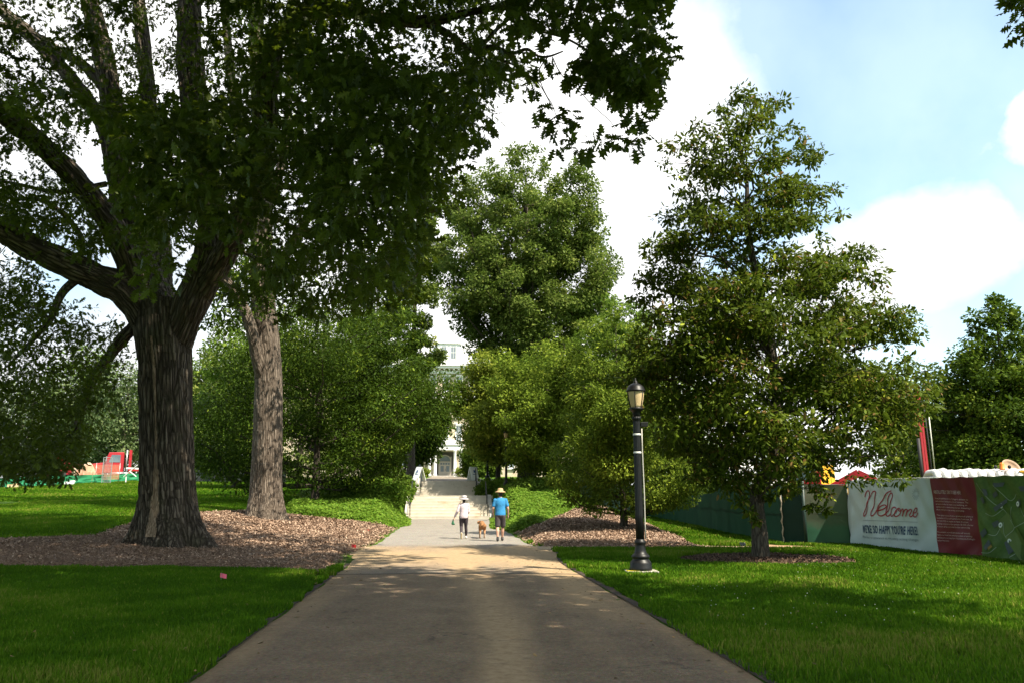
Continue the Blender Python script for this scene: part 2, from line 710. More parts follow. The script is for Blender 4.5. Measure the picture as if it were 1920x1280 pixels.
def on_cross(x, y):
    d = x - pcen(y)
    rr = (d > 0) & (x < 9.6) & (y > CROSS[0]) & (y < CROSS[1])
    ll = (d < 0) & (d > -6.2) & (y > CROSS[0] + 0.5) & (y < CROSS[1] - 0.1)
    return rr | ll


def axis_cells(segs):
    out = [segs[0][0]]
    for a, b, s in segs:
        n = max(1, int(round((b - a) / s)))
        out += list(np.linspace(a, b, n + 1)[1:])
    return np.array(out)


gx = axis_cells([(-1500, -300, 150), (-300, -60, 20), (-60, -22, 2), (-22, 16, 0.3), (16, 60, 2), (60, 300, 20), (300, 1500, 150)])
gy = axis_cells([(-400, -40, 40), (-40, 2, 3), (2, 66, 0.35), (66, 140, 2.5), (140, 400, 20), (400, 2500, 200)])
GX, GY = np.meshgrid(gx, gy, indexing='ij')
GZ = terrain(GX, GY)
ps = path_side(GX, GY)
GZ = GZ - 0.06 * sstep(-ps / 0.25) * (GY < 53)
GZ = GZ - 0.05 * on_cross(GX, GY)
GZ += 0.012 * (vnoise(GX, GY, 0.9, 3) - 0.5) * (ps > 0.2) * (np.abs(GX) < 60)

m, t, out = new_mat("lawn")
co = objco(t)
f1 = noise(t, 0.35, 4, 0.6, co)
f2 = noise(t, 7.0, 5, 0.7, co)
f3 = noise(t, 90.0, 3, 0.7, co)
c = ramp(t, mth(t, 'ADD', mth(t, 'MULTIPLY', f1, 0.45), mth(t, 'ADD', mth(t, 'MULTIPLY', f2, 0.3), mth(t, 'MULTIPLY', f3, 0.25))),
         [(0.34, (0.022, 0.055, 0.003)), (0.5, (0.058, 0.120, 0.006)), (0.66, (0.115, 0.170, 0.014))])
p = N(t, 'ShaderNodeBsdfPrincipled', {'Base Color': c, 'Roughness': 0.9, 'Specular IOR Level': 0.1})
t.links.new(bumped(t, f3, 0.9, 0.04), p.inputs['Normal'])
t.links.new(p.outputs[0], out.inputs['Surface'])
M_LAWN = m
structure("ground", gridmesh("ground", GX, GY, GZ, M_LAWN))

# ---------------------------------------------------------------- asphalt walk
m, t, out = new_mat("asphalt")
co = objco(t)
sand = attr(t, 'sand')
grey = attr(t, 'grey')
n1 = noise(t, 1.1, 6, 0.65, co)
n2 = noise(t, 120, 3, 0.7, co)
n3 = noise(t, 0.5, 4, 0.6, N(t, 'ShaderNodeMapping', {'Vector': co, 'Scale': (3.0, 0.5, 1)}).outputs[0])
agg = N(t, 'ShaderNodeTexVoronoi', {'Scale': 75.0, 'Vector': co}).outputs['Color']
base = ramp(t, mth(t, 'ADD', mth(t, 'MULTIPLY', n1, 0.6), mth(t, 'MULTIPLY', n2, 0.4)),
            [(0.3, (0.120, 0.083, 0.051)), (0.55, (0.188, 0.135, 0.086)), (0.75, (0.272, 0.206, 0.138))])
gcol = ramp(t, mth(t, 'ADD', mth(t, 'MULTIPLY', n1, 0.5), mth(t, 'MULTIPLY', n2, 0.5)), [(0.3, (0.165, 0.150, 0.135)), (0.7, (0.275, 0.25, 0.215))])
base = mixc(t, grey, base, gcol)
base = mixc(t, 0.25, base, agg, 'OVERLAY')
mot = mth(t, 'ADD', mth(t, 'MULTIPLY', noise(t, 16, 4, .75, co), .6), mth(t, 'MULTIPLY', noise(t, 45, 3, .7, co), .4))
base = mixc(t, .75, base, ramp(t, mot, [(.32, (.22, .22, .22)), (.5, (.5, .5, .5)), (.68, (.80, .80, .80))]), 'OVERLAY')
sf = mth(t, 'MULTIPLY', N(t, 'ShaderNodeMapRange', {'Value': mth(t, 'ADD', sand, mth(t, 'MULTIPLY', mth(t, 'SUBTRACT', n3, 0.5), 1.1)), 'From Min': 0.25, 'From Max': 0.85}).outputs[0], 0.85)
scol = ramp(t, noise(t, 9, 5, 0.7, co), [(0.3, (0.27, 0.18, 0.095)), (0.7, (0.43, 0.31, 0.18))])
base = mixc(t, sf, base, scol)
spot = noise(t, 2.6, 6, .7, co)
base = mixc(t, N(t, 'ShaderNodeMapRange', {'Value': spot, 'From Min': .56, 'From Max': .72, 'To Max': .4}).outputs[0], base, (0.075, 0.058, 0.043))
crk = attr(t, 'joint')
cw = N(t, 'ShaderNodeVectorMath', {0: co, 1: N(t, 'ShaderNodeVectorMath', {0: noise(t, 2.2, 5, .65, co, 'Color'), 'Scale': .7}, operation='SCALE').outputs[0]}, operation='ADD').outputs[0]
hair = N(t, 'ShaderNodeTexVoronoi', {'Scale': .42, 'Vector': cw}, feature='DISTANCE_TO_EDGE').outputs['Distance']
hm = mth(t, 'MULTIPLY', N(t, 'ShaderNodeMapRange', {'Value': hair, 'From Min': .004, 'From Max': .012, 'To Min': .4, 'To Max': 0.0}).outputs[0], N(t, 'ShaderNodeMapRange', {'Value': noise(t, .7, 2, .5, co), 'From Min': .5, 'From Max': .62}).outputs[0])
base = mixc(t, hm, base, (0.03, 0.026, 0.022))
base = mixc(t, crk, base, (0.03, 0.026, 0.022))
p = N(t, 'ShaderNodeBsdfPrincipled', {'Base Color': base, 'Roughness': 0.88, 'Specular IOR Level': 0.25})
t.links.new(bumped(t, mth(t, 'ADD', n2, mth(t, 'MULTIPLY', N(t, 'ShaderNodeTexVoronoi', {'Scale': 75.0, 'Vector': co}).outputs['Distance'], 0.5)), 0.7, 0.012), p.inputs['Normal'])
t.links.new(p.outputs[0], out.inputs['Surface'])
M_ASPH = m


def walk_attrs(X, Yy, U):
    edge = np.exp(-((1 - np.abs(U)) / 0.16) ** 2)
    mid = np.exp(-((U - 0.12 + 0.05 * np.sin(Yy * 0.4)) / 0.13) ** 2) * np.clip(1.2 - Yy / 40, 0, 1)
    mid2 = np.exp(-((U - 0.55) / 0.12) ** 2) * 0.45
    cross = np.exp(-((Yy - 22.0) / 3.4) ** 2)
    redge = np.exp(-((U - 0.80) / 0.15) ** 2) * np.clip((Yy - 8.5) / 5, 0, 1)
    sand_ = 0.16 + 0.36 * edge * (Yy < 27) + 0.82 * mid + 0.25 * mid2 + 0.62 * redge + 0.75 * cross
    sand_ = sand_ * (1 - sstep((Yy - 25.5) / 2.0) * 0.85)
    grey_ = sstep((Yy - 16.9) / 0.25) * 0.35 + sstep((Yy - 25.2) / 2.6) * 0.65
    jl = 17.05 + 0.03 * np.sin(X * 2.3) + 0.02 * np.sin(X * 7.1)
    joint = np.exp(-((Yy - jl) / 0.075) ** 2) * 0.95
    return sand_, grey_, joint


yy = np.unique(np.concatenate([np.arange(-12, 6, 0.5), np.arange(6, 16.6, 0.1), np.arange(16.6, 17.5, 0.015), np.arange(17.5, 52.2, 0.15)]))
uu = np.linspace(-1, 1, 41)
YY, UU = np.meshgrid(yy, uu, indexing='ij')
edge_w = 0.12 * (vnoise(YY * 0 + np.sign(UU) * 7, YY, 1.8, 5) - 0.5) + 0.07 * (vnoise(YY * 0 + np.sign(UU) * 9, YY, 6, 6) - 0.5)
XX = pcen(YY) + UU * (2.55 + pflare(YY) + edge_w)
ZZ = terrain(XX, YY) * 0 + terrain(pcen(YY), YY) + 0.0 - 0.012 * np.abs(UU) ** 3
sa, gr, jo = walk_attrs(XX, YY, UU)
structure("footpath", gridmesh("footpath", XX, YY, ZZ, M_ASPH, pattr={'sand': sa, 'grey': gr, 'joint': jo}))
# cross path, both arms
for nm, x0, x1, y0, y1 in (("cross_path", None, 9.6, CROSS[0], CROSS[1]), ("cross_path", -6.2, None, CROSS[0] + 0.5, CROSS[1] - 0.1)):
    xs, ys = np.linspace(0, 1, 50), np.linspace(0, 1, 9)
    A, B = np.meshgrid(xs, ys, indexing='ij')
    Yc = y0 + (y1 - y0) * B
    c_ = pcen(Yc)
    if x0 is None:
        Xc = c_ + 2.6 + (x1 - c_ - 2.6) * A
    else:
        Xc = c_ + x0 + (-2.6 - x0) * A
        Yc = Yc + (1 - A) * (0.5 - B) * 1.0
    Zc = terrain(Xc, Yc) - 0.004
    one = np.ones_like(Xc)
    structure(nm, gridmesh(nm, Xc, Yc, Zc, M_ASPH, pattr={'sand': one * 0.75, 'grey': one * 0.8, 'joint': one * 0}))
# upper walk from the stair head to the portico
ys, us = np.linspace(60.6, 129.5, 60), np.linspace(-1, 1, 9)
A, B = np.meshgrid(ys, us, indexing='ij')
Xc = pcen(A) + B * 2.3
structure("upper_path", gridmesh("upper_path", Xc, A, terrain(pcen(A), A) + 0.03, M_ASPH, pattr={'sand': A * 0 + 0.1, 'grey': A * 0 + 0.55, 'joint': A * 0}))

# ---------------------------------------------------------------- mulch beds
m, t, out = new_mat("wood_mulch")
co = objco(t)
v = N(t, 'ShaderNodeTexVoronoi', {'Scale': 26.0, 'Vector': N(t, 'ShaderNodeMapping', {'Vector': co, 'Scale': (1, 1.6, 1)}).outputs[0]})
a1 = noise(t, 1.2, 4, 0.6, co)
c = ramp(t, mth(t, 'ADD', mth(t, 'MULTIPLY', N(t, 'ShaderNodeSeparateColor', {0: v.outputs['Color']}).outputs[0], 0.6), mth(t, 'MULTIPLY', a1, 0.5)),
         [(0.25, (0.07, 0.042, 0.028)), (0.55, (0.17, 0.105, 0.068)), (0.85, (0.31, 0.205, 0.135))])
p = N(t, 'ShaderNodeBsdfPrincipled', {'Base Color': c, 'Roughness': 0.9, 'Specular IOR Level': 0.15})
t.links.new(bumped(t, v.outputs['Distance'], 1.0, 0.05), p.inputs['Normal'])
t.links.new(p.outputs[0], out.inputs['Surface'])
M_MULCH = m
m, t, out = new_mat("wood_chip")
c = ramp(t, attr(t, 'tint'), [(0.0, (0.095, 0.060, 0.041)), (0.5, (0.235, 0.152, 0.105)), (0.85, (0.35, 0.24, 0.17)), (1.0, (0.48, 0.36, 0.27))])
p = N(t, 'ShaderNodeBsdfPrincipled', {'Base Color': c, 'Roughness': 0.85, 'Specular IOR Level': 0.2})
t.links.new(p.outputs[0], out.inputs['Surface'])
M_CHIP = m
m, t, out = new_mat("dark_chip")
c = ramp(t, attr(t, 'tint'), [(0.0, (0.03, 0.018, 0.013)), (0.6, (0.085, 0.05, 0.034)), (1.0, (0.2, 0.13, 0.09))])
p = N(t, 'ShaderNodeBsdfPrincipled', {'Base Color': c, 'Roughness': 0.85, 'Specular IOR Level': 0.2})
t.links.new(p.outputs[0], out.inputs['Surface'])
M_DCHIP = m


def mulch_z(x, y, poly, amp=0.09):
    d = poly_dist(x, y, poly) + 0.35 * (vnoise(x, y, 1.3, 9) - 0.5) + 0.2 * (vnoise(x, y, 4.5, 10) - 0.5)
    return terrain(x, y) - 0.05 + (0.05 + amp) * sstep((d + 0.12) / 0.8) + 0.03 * (vnoise(x, y, 5, 12) - 0.5) * (d > 0.2), d


def bed(name, poly, step, nchip, amp=0.09, cm=None, clip=None):
    lo, hi = poly.min(0) - 0.6, poly.max(0) + 0.6
    if clip is not None:
        lo = np.maximum(lo, clip[0])
        hi = np.minimum(hi, clip[1])
    X, Y = np.meshgrid(np.arange(lo[0], hi[0], step), np.arange(lo[1], hi[1], step), indexing='ij')
    Z, d = mulch_z(X, Y, poly, amp)
    structure(name, gridmesh(name, X, Y, Z, M_MULCH, keep=d > -0.35))
    n = nchip * 3
    x = rng.uniform(lo[0], hi[0], n)
    y = rng.uniform(lo[1], hi[1], n)
    z, d = mulch_z(x, y, poly, amp)
    k = (d > rng.normal(-0.02, 0.1, n)) & (np.abs(x / np.maximum(y, 1)) < 0.72)
    k &= path_side(x, y) > 0.02 - 0.5 * (rng.random(n) < 0.06)
    x, y, z = x[k][:nchip], y[k][:nchip], z[k][:nchip]
    n = len(x)
    L = rng.uniform(0.02, 0.075, n) * np.clip(y / 22, 0.9, 1.6)
    Wd = rng.uniform(0.006, 0.018, n) * np.clip(y / 20, 1, 1.8)
    a = rng.uniform(0, math.pi, n)
    tl = rng.normal(0, 0.35, n)
    dx, dy, dz = np.cos(a) * np.cos(tl), np.sin(a) * np.cos(tl), np.sin(tl)
    nx, ny = -np.sin(a), np.cos(a)
    rl = rng.normal(0, 0.4, n)
    P = np.stack([x, y, np.maximum(z, terrain(x, y) - 0.01) + 0.014 + np.abs(dz) * L * 0.5], -1)
    D = np.stack([dx, dy, dz], -1) * L[:, None] / 2
    S = np.stack([nx * np.cos(rl), ny * np.cos(rl), np.sin(rl)], -1) * Wd[:, None]
    V = np.stack([P - D - S, P + D - S * 0.6, P + D + S, P - D + S * 0.7], 1).reshape(-1, 3)
    stuff("wood_chips", np_mesh("wood_chips", V, [np.arange(4 * n).reshape(-1, 4)], cm or M_CHIP, False, fattr={'tint': rng.random(n)}),
          )


bed("mulch_bed", MULCH_L, 0.12, 52000, 0.10, clip=((-19, 15), (3, 45)))
bed("mulch_bed", MULCH_R, 0.12, 30000, 0.12)
bed("mulch_ring", RING, 0.08, 9000, 0.07, M_DCHIP)

# thin soil line along the walk's edges
m = plain("soil", (0.045, 0.032, 0.022), 0.95, 0.5, 9, bump=0.02)
for sd in (-1, 1):
    ys = np.arange(4, 24.2 if sd > 0 else 19.5, 0.06)
    A, B = np.meshgrid(ys, np.linspace(0, 1, 5), indexing='ij')
    wd = 0.02 + 0.20 * vnoise(A, A * 0 + sd * 3, 1.4, 21) ** 2.2 + .05 * vnoise(A, A * 0 + sd * 5, 6, 23)
    Xc = pcen(A) + sd * (2.50 + pflare(A) + B * (0.05 + wd))
    Zc = terrain(Xc, A) + 0.006 * np.sin(B * math.pi) + 0.010 * (vnoise(Xc, A, 7, 22) - 0.5) + 0.002
    structure("soil_edge", gridmesh("soil_edge", Xc, A, Zc, m))
X, Y = np.meshgrid(np.arange(DIRT[:, 0].min() - .5, DIRT[:, 0].max() + .5, .1), np.arange(DIRT[:, 1].min() - .8, DIRT[:, 1].max() + .8, .1), indexing='ij')
dd = poly_dist(X, Y, DIRT) + 0.5 * (vnoise(X, Y, 1.6, 30) - 0.5)
structure("bare_soil", gridmesh("bare_soil", X, Y, terrain(X, Y) - 0.03 + 0.06 * sstep((dd + .2) / .5), plain("clay", (0.30, 0.185, 0.10), 0.95, 0.3, 5, bump=0.02), keep=dd > -0.3))

# ---------------------------------------------------------------- grass blades, ground cover
GC_L = np.array([gnd(*p)[:2] for p in [(768, 984), (742, 988), (680, 980), (600, 968), (540, 966), (536, 948), (560, 930)]] + [(-13.2, 52), (-12.5, 60), (-7.2, 60.5), (-6.75, 54)])
GC_R = np.array([(-1.02, 40), (-0.05, 36.2)] + [tuple(gnd(*p)[:2]) for p in [(985, 992), (1018, 978), (1060, 960), (1095, 948), (1135, 944)]] + [(6.6, 55), (4, 61), (-1.6, 61), (-1.35, 53)])


def blades(name, n, x0, x1, y0, y1, hmin, hmax, m, maskf, wfac=1.0, ypow=1.0, lean=0.35):
    x = rng.uniform(x0, x1, n)
    y = y0 + (y1 - y0) * rng.random(n) ** ypow
    k = maskf(x, y)
    x, y = x[k], y[k]
    n = len(x)
    z = terrain(x, y)
    patch = vnoise(x, y, 0.55, 40) * 0.6 + vnoise(x, y, 2.3, 41) * 0.4
    h = rng.uniform(hmin, hmax, n) * (0.65 + 0.7 * patch) * np.clip(0.75 + y / 40, 1, 1.5)
    w = rng.uniform(0.004, 0.009, n) * np.clip(y / 8, 1, 6) * wfac
    a = rng.uniform(0, 2 * math.pi, n)
    la = rng.uniform(0, 2 * math.pi, n)
    ll = np.abs(rng.normal(0, lean, n)) * h
    wx, wy = np.cos(a) * w, np.sin(a) * w
    B = np.stack([x, y, z - 0.012], -1)
    s = np.stack([wx, wy, 0 * w], -1)
    mid = B + np.stack([np.cos(la) * ll * .35, np.sin(la) * ll * .35, h * 0.6], -1)
    tip = B + np.stack([np.cos(la) * ll, np.sin(la) * ll, h], -1)
    V = np.stack([B - s, B + s, mid + s * .8, mid - s * .8, tip], 1).reshape(-1, 3)
    i = np.arange(n)[:, None] * 5
    dry = sstep((vnoise(x, y, .33, 44) * .6 + vnoise(x, y, 1.1, 45) * .4 - .52) / .2)
    tint = np.clip(-0.06 + 0.95 * patch + .2 * dry + rng.normal(0, 0.17, n) + .5 * (rng.random(n) < .03), 0, 1)
    return stuff(name, np_mesh(name, V, [i + np.array([[0, 1, 2, 3]]), i + np.array([[3, 2, 4]])], m, False,
                               fattr={'tint': np.concatenate([tint, tint])}))


M_GRASS = leaf_mat("grass_blade", [(0.0, (0.018, 0.052, 0.003)), (0.45, (0.048, 0.120, 0.004)), (0.8, (0.095, 0.175, 0.008)), (1.0, (0.20, 0.20, 0.04))],
                   trans=(0.14, 0.28, 0.012), tf=0.32, rough=0.7, spec=0.06)


def lawn_mask(x, y):
    k = path_side(x, y) > -0.07 + 0.24 * vnoise(x, y, 2.5, 50) ** 1.5
    k &= ~on_cross(x, y)
    k &= np.abs(x) < 0.78 * y + 2.0
    for pl in (MULCH_L, MULCH_R, RING):
        k &= (poly_dist(x, y, pl) + 0.35 * (vnoise(x, y, 1.3, 9) - 0.5) + 0.2 * (vnoise(x, y, 4.5, 10) - 0.5)) < 0.03
    for pl in (GC_L, GC_R, DIRT):
        k &= ~in_poly(x, y, pl)
    k &= ~((x > 8.9) & (y > 26.8))
    return k


blades("grass", 330000, -12, -1.0, 5.5, 18.6, 0.05, 0.10, M_GRASS, lawn_mask, ypow=1.15)
blades("grass", 640000, 0.2, 21, 5.5, 28.5, 0.045, 0.095, M_GRASS, lawn_mask, ypow=1.2)
blades("grass", 160000, -26, -9, 19, 46, 0.05, 0.09, M_GRASS, lawn_mask, wfac=1.1, ypow=0.9)
blades("grass", 190000, -62, -7.5, 46, 86, 0.05, 0.09, M_GRASS, lambda x, y: lawn_mask(x, y) & (y < 84), wfac=1.5, ypow=0.9)
blades("grass", 40000, 4, 10, 27, 50, 0.05, 0.10, M_GRASS, lawn_mask, wfac=1.0, ypow=0.9)

# ---------------------------------------------------------------- leaves
def oak_leaf():
    half = [(.14, .035), (.21, .19), (.30, .075), (.40, .31), (.50, .09), (.61, .33), (.70, .11), (.81, .21), (.87, .06)]
    V = [(0, 0, 0), (1, 0, -.22)]
    for s in (1, -1):
        for x, y in half:
            V.append((x, s * y, -.22 * x * x - .25 * y))
    a = [0] + [1] + list(range(10, 1, -1))
    b = [0] + list(range(11, 20)) + [1]
    return np.array(V, float), [np.array([a, b])]


def plain_leaf(w=0.23):
    V = np.array([(0, 0, 0), (.3, w * .9, -.04 - w * .3), (.7, w * .8, -.10 - w * .3), (1, 0, -.2), (.3, -w * .9, -.04 - w * .3), (.7, -w * .8, -.10 - w * .3)], float)
    return V, [np.array([[0, 3, 2, 1], [0, 4, 5, 3]])]


def far_leaf(w=0.33):
    V = np.array([(0, 0, 0), (.5, w, -.08), (1, 0, -.12), (.5, -w, -.08)], float)
    return V, [np.array([[0, 3, 2, 1]])]


OAKL, PLAINL, FARL = oak_leaf(), plain_leaf(), far_leaf()


def unit(a):
    return a / (np.linalg.norm(a, axis=-1, keepdims=True) + 1e-9)


def place(tm, P, D, Nr, S):
    tv, tf = tm
    x = unit(D)
    z = unit(Nr - x * (Nr * x).sum(-1, keepdims=True))
    y = np.cross(z, x)
    V = P[:, None] + S[:, None, None] * (tv[None, :, 0:1] * x[:, None] + tv[None, :, 1:2] * y[:, None] + tv[None, :, 2:3] * z[:, None])
    n, k = len(P), len(tv)
    off = (np.arange(n) * k)[:, None, None]
    fs = [(f[None] + off).reshape(-1, f.shape[1]) for f in tf]
    return V.reshape(-1, 3), fs, sum(len(f) for f in tf)


def clump_leaves(C, rad, cnt, size, flat=0.75, shell=0.45, droop=0.3, r=None):
    """leaves filling ellipsoidal sprays; C (M,3), rad (M,), cnt per spray"""
    r = r or rng
    cnt = np.broadcast_to(cnt, (len(C),)).astype(int)
    idx = np.repeat(np.arange(len(C)), cnt)
    n = len(idx)
    d = unit(r.normal(size=(n, 3)))
    rr = r.random(n) ** shell
    P = C[idx] + d * (rr * rad[idx])[:, None] * np.array((1, 1, flat))
    D = unit(d * 0.8 + r.normal(size=(n, 3)) * 0.55 + np.array((0, 0, -droop)))
    Nr = unit(np.array((0, 0, 0.75)) + r.normal(size=(n, 3)) * 0.45 + d * 0.55)
    S = size * np.clip(np.exp(r.normal(-.06, .3, n)), .4, 1.8)
    return P, D, Nr, S, idx


def bark_coords(V, segs):
    """segs: list of (a,b,ra,rb,s0): per-vertex coordinate stretched along the nearest limb"""
    A = np.array([s[0] for s in segs])
    B = np.array([s[1] for s in segs])
    RA = np.array([s[2] for s in segs])
    S0 = np.array([s[3] for s in segs])
    AB = B - A
    L2 = (AB ** 2).sum(1)
    out = np.empty_like(V)
    for i in range(0, len(V), 20000):
        v = V[i:i + 20000]
        t = np.clip(((v[:, None] - A) * AB).sum(-1) / L2, 0, 1)
        q = A + AB * t[..., None]
        dist = np.linalg.norm(v[:, None] - q, axis=-1) - RA
        k = dist.argmin(1)
        ar = np.arange(len(v))
        T = AB[k] / np.sqrt(L2[k])[:, None]
        rel = v - q[ar, k]
        ref = np.tile(np.array((0.9, 0.4, 0.15)), (len(v), 1))
        u = unit(ref - T * (ref * T).sum(1, keepdims=True))
        w = np.cross(T, u)
        along = S0[k] + t[ar, k] * np.sqrt(L2[k])
        out[i:i + 20000] = np.stack([(rel * u).sum(1), (rel * w).sum(1), along * 0.12], -1)
    return out


def noise3(p, seed=0):
    """value noise on an (n,3) array, 0..1"""
    tab = np.random.default_rng(seed).random(65536)
    i = np.floor(p).astype(np.int64)
    f = sstep(p - i)
    h = lambda a, b, c: tab[((i[:, 0] + a) * 7919 + (i[:, 1] + b) * 104729 + (i[:, 2] + c) * 1299709) % 65536]
    l = lambda a, b, t: a + (b - a) * t
    return l(l(l(h(0, 0, 0), h(1, 0, 0), f[:, 0]), l(h(0, 1, 0), h(1, 1, 0), f[:, 0]), f[:, 1]),
             l(l(h(0, 0, 1), h(1, 0, 1), f[:, 0]), l(h(0, 1, 1), h(1, 1, 1), f[:, 0]), f[:, 1]), f[:, 2])


def furrow_bark(V, fs, bc, freq=7.0, depth=.045, seed=3):
    """cut meandering bark furrows and burls into the wood itself; returns V and furrow depth 0..1"""
    q = bc * np.array((freq, freq, freq * 1.15))
    q = q + .55 * np.stack([noise3(q * np.array((.5, .5, 1.3)), seed + k) - .5 for k in range(3)], -1) * np.array((1, 1, .6)) * 2
    a = np.abs(2 * noise3(q, seed + 5) - 1)
    b = np.abs(2 * noise3(q * 1.9 + 7, seed + 6) - 1)
    fur = np.clip(np.exp(-(a / .20) ** 2) + .6 * np.exp(-(b / .17) ** 2), 0, 1)
    Nm = np.zeros_like(V)
    for f in fs:
        n = np.cross(V[f[:, 2]] - V[f[:, 0]], V[f[:, -1]] - V[f[:, 1]])
        for k in range(f.shape[1]):
            for c in range(3):
                Nm[:, c] += np.bincount(f[:, k], n[:, c], len(V))
    Nm = unit(Nm)
    burl = .05 * np.clip(noise3(V * 1.1, seed + 9) - .55, 0, 1) * 2
    return V + Nm * (burl - depth * fur + .012 * (noise3(V * 14, seed + 8) - .5))[:, None], fur


def smooth_curve(P, n):
    """Catmull-Rom through points (k, 4): x y z r"""
    P = np.asarray(P, float)
    Q = np.concatenate([[2 * P[0] - P[1]], P, [2 * P[-1] - P[-2]]])
    out = []
    for i in range(1, len(Q) - 2):
        for t in np.linspace(0, 1, n, endpoint=False):
            a, b, c, d = Q[i - 1], Q[i], Q[i + 1], Q[i + 2]
            out.append(0.5 * ((2 * b) + (c - a) * t + (2 * a - 5 * b + 4 * c - d) * t * t + (3 * b - a - 3 * c + d) * t ** 3))
    out.append(P[-1])
    out = np.array(out)
    out[:, 3] = np.maximum(out[:, 3], 0.004)
    return out


def twig_net(C, nodes, rr, rad0=0.012, kgrow=0.006, sag=0.06):
    """join every spray centre to the closest wood; returns Geo of thin branches"""
    g = Geo()
    NP = np.array(nodes[:, :3])
    NR = np.array(nodes[:, 3])
    d0 = np.linalg.norm(C[:, None] - NP[None], axis=-1).min(1)
    NP, NR = list(NP), list(NR)
    arrP = np.array(NP)
    arrR = np.array(NR)
    bc = []
    for i in np.argsort(d0):
        c = C[i]
        dv = np.linalg.norm(arrP - c, axis=1)
        j = dv.argmin()
        L = dv[j]
        a = arrP[j]
        if L < 0.05:
            continue
        m1 = a + (c - a) * 0.4 + rr.normal(size=3) * 0.07 * L + np.array((0, 0, sag * L))
        m2 = a + (c - a) * 0.75 + rr.normal(size=3) * 0.06 * L + np.array((0, 0, sag * L * .6))
        r0 = min(arrR[j] * 0.7, rad0 + kgrow * L)
        pts = np.array([a, m1, m2, c])
        rs = np.array([r0, r0 * .8, r0 * .62, r0 * .45])
        g.tube(pts, rs, 5, caps=False)
        arrP = np.concatenate([arrP, pts[1:]])
        arrR = np.concatenate([arrR, rs[1:]])
    return g


def bark_attr_simple(V, base):
    v = V - base
    return np.stack([v[:, 0], v[:, 1], v[:, 2] * 0.09], -1)


BARK_OAK = bark_mat("oak_bark", (0.014, 0.011, 0.008), (0.100, 0.078, 0.059), (0.20, 0.163, 0.127), 0.85, 0.08, moss=(0.045, 0.048, 0.022))
BARK_PALE = bark_mat("pale_bark", (0.035, 0.026, 0.02), (0.125, 0.098, 0.076), (0.22, 0.18, 0.145), 1.1, 0.04)
BARK_YOUNG = bark_mat("young_bark", (0.022, 0.018, 0.014), (0.066, 0.053, 0.041), (0.125, 0.105, 0.083), 2.6, 0.015)
LEAF_OAK = leaf_mat("oak_leaf", [(0.0, (0.016, 0.026, 0.003)), (0.5, (0.034, 0.053, 0.005)), (0.85, (0.056, 0.082, 0.008)), (1.0, (0.09, 0.115, 0.014))], trans=(0.17, 0.24, 0.012), tf=0.34, rough=0.45, spec=.12)
LEAF_RED = leaf_mat("red_tipped_leaf", [(0.0, (0.0263, 0.0437, 0.0052)), (0.5, (0.0658, 0.0989, 0.0083)), (0.74, (0.1017, 0.1357, 0.0124)), (0.8, (0.1435, 0.0862, 0.0269)), (0.92, (0.1914, 0.115, 0.0414)), (0.96, (0.2631, 0.3105, 0.031)), (1.0, (0.3349, 0.391, 0.031))],
                    trans=(0.16, 0.22, 0.02), tf=0.26, rough=0.45)
LEAF_MID = leaf_mat("green_leaf", [(0.0, (0.0473, 0.091, 0.0117)), (0.5, (0.1014, 0.169, 0.0211)), (1.0, (0.2028, 0.26, 0.041))], tf=0.3)
LEAF_DARK = leaf_mat("dark_green_leaf", [(0.0, (0.0176, 0.0338, 0.0035)), (0.55, (0.0392, 0.0728, 0.007)), (0.85, (0.0879, 0.1365, 0.014)), (1.0, (0.1758, 0.221, 0.0234))], trans=(0.11, 0.18, 0.010), tf=0.22)
LEAF_YEL = leaf_mat("yellow_green_leaf", [(0.0, (0.0811, 0.114, 0.013)), (0.5, (0.1872, 0.228, 0.0259)), (1.0, (0.337, 0.348, 0.0594))], tf=0.3)
LEAF_TALL = leaf_mat("grey_green_leaf", [(0.0, (0.0449, 0.072, 0.013)), (0.5, (0.1061, 0.144, 0.0281)), (1.0, (0.2122, 0.234, 0.054))], tf=0.27)
LEAF_PALE = leaf_mat("pale_green_leaf", [(0.0, (0.05, 0.085, 0.035)), (0.5, (0.10, 0.14, 0.06)), (1.0, (0.18, 0.21, 0.09))], tf=0.25)
LEAF_OLIVE = leaf_mat("olive_leaf", [(0.0, (0.0546, 0.09, 0.0101)), (0.5, (0.1196, 0.1725, 0.0169)), (1.0, (0.26, 0.3125, 0.0338))], tf=0.28)


def crown_part(P, D, Nr, S, base, tm, mat_, parent, r, name='crown', tint=None, twigs=None, bark=None):
    V, fs, per = place(tm, P - base, D, Nr, S)
    ti = np.repeat(r.random(len(P)) if tint is None else tint, per)
    if twigs is None:
        me = np_mesh(name, V, fs, mat_, False, fattr={'tint': ti})
        return part(name, me, None, parent)
    TV = twigs.verts() - base
    TF = [np.concatenate(twigs.Q[k]) + len(V) for k in twigs.Q]
    nt_ = sum(len(f) for f in TF)
    co_ = bark_attr_simple(TV, np.zeros(3)) * np.array((1, 1, 4))
    me = np_mesh(name, np.concatenate([V, TV]), fs + TF, [mat_, bark], False, fattr={'tint': np.concatenate([ti, np.zeros(nt_)])},
                 pattr={'bark': np.concatenate([np.zeros_like(V), co_])}, midx=np.concatenate([np.zeros(len(ti)), np.ones(nt_)]))
    return part(name, me, None, parent)


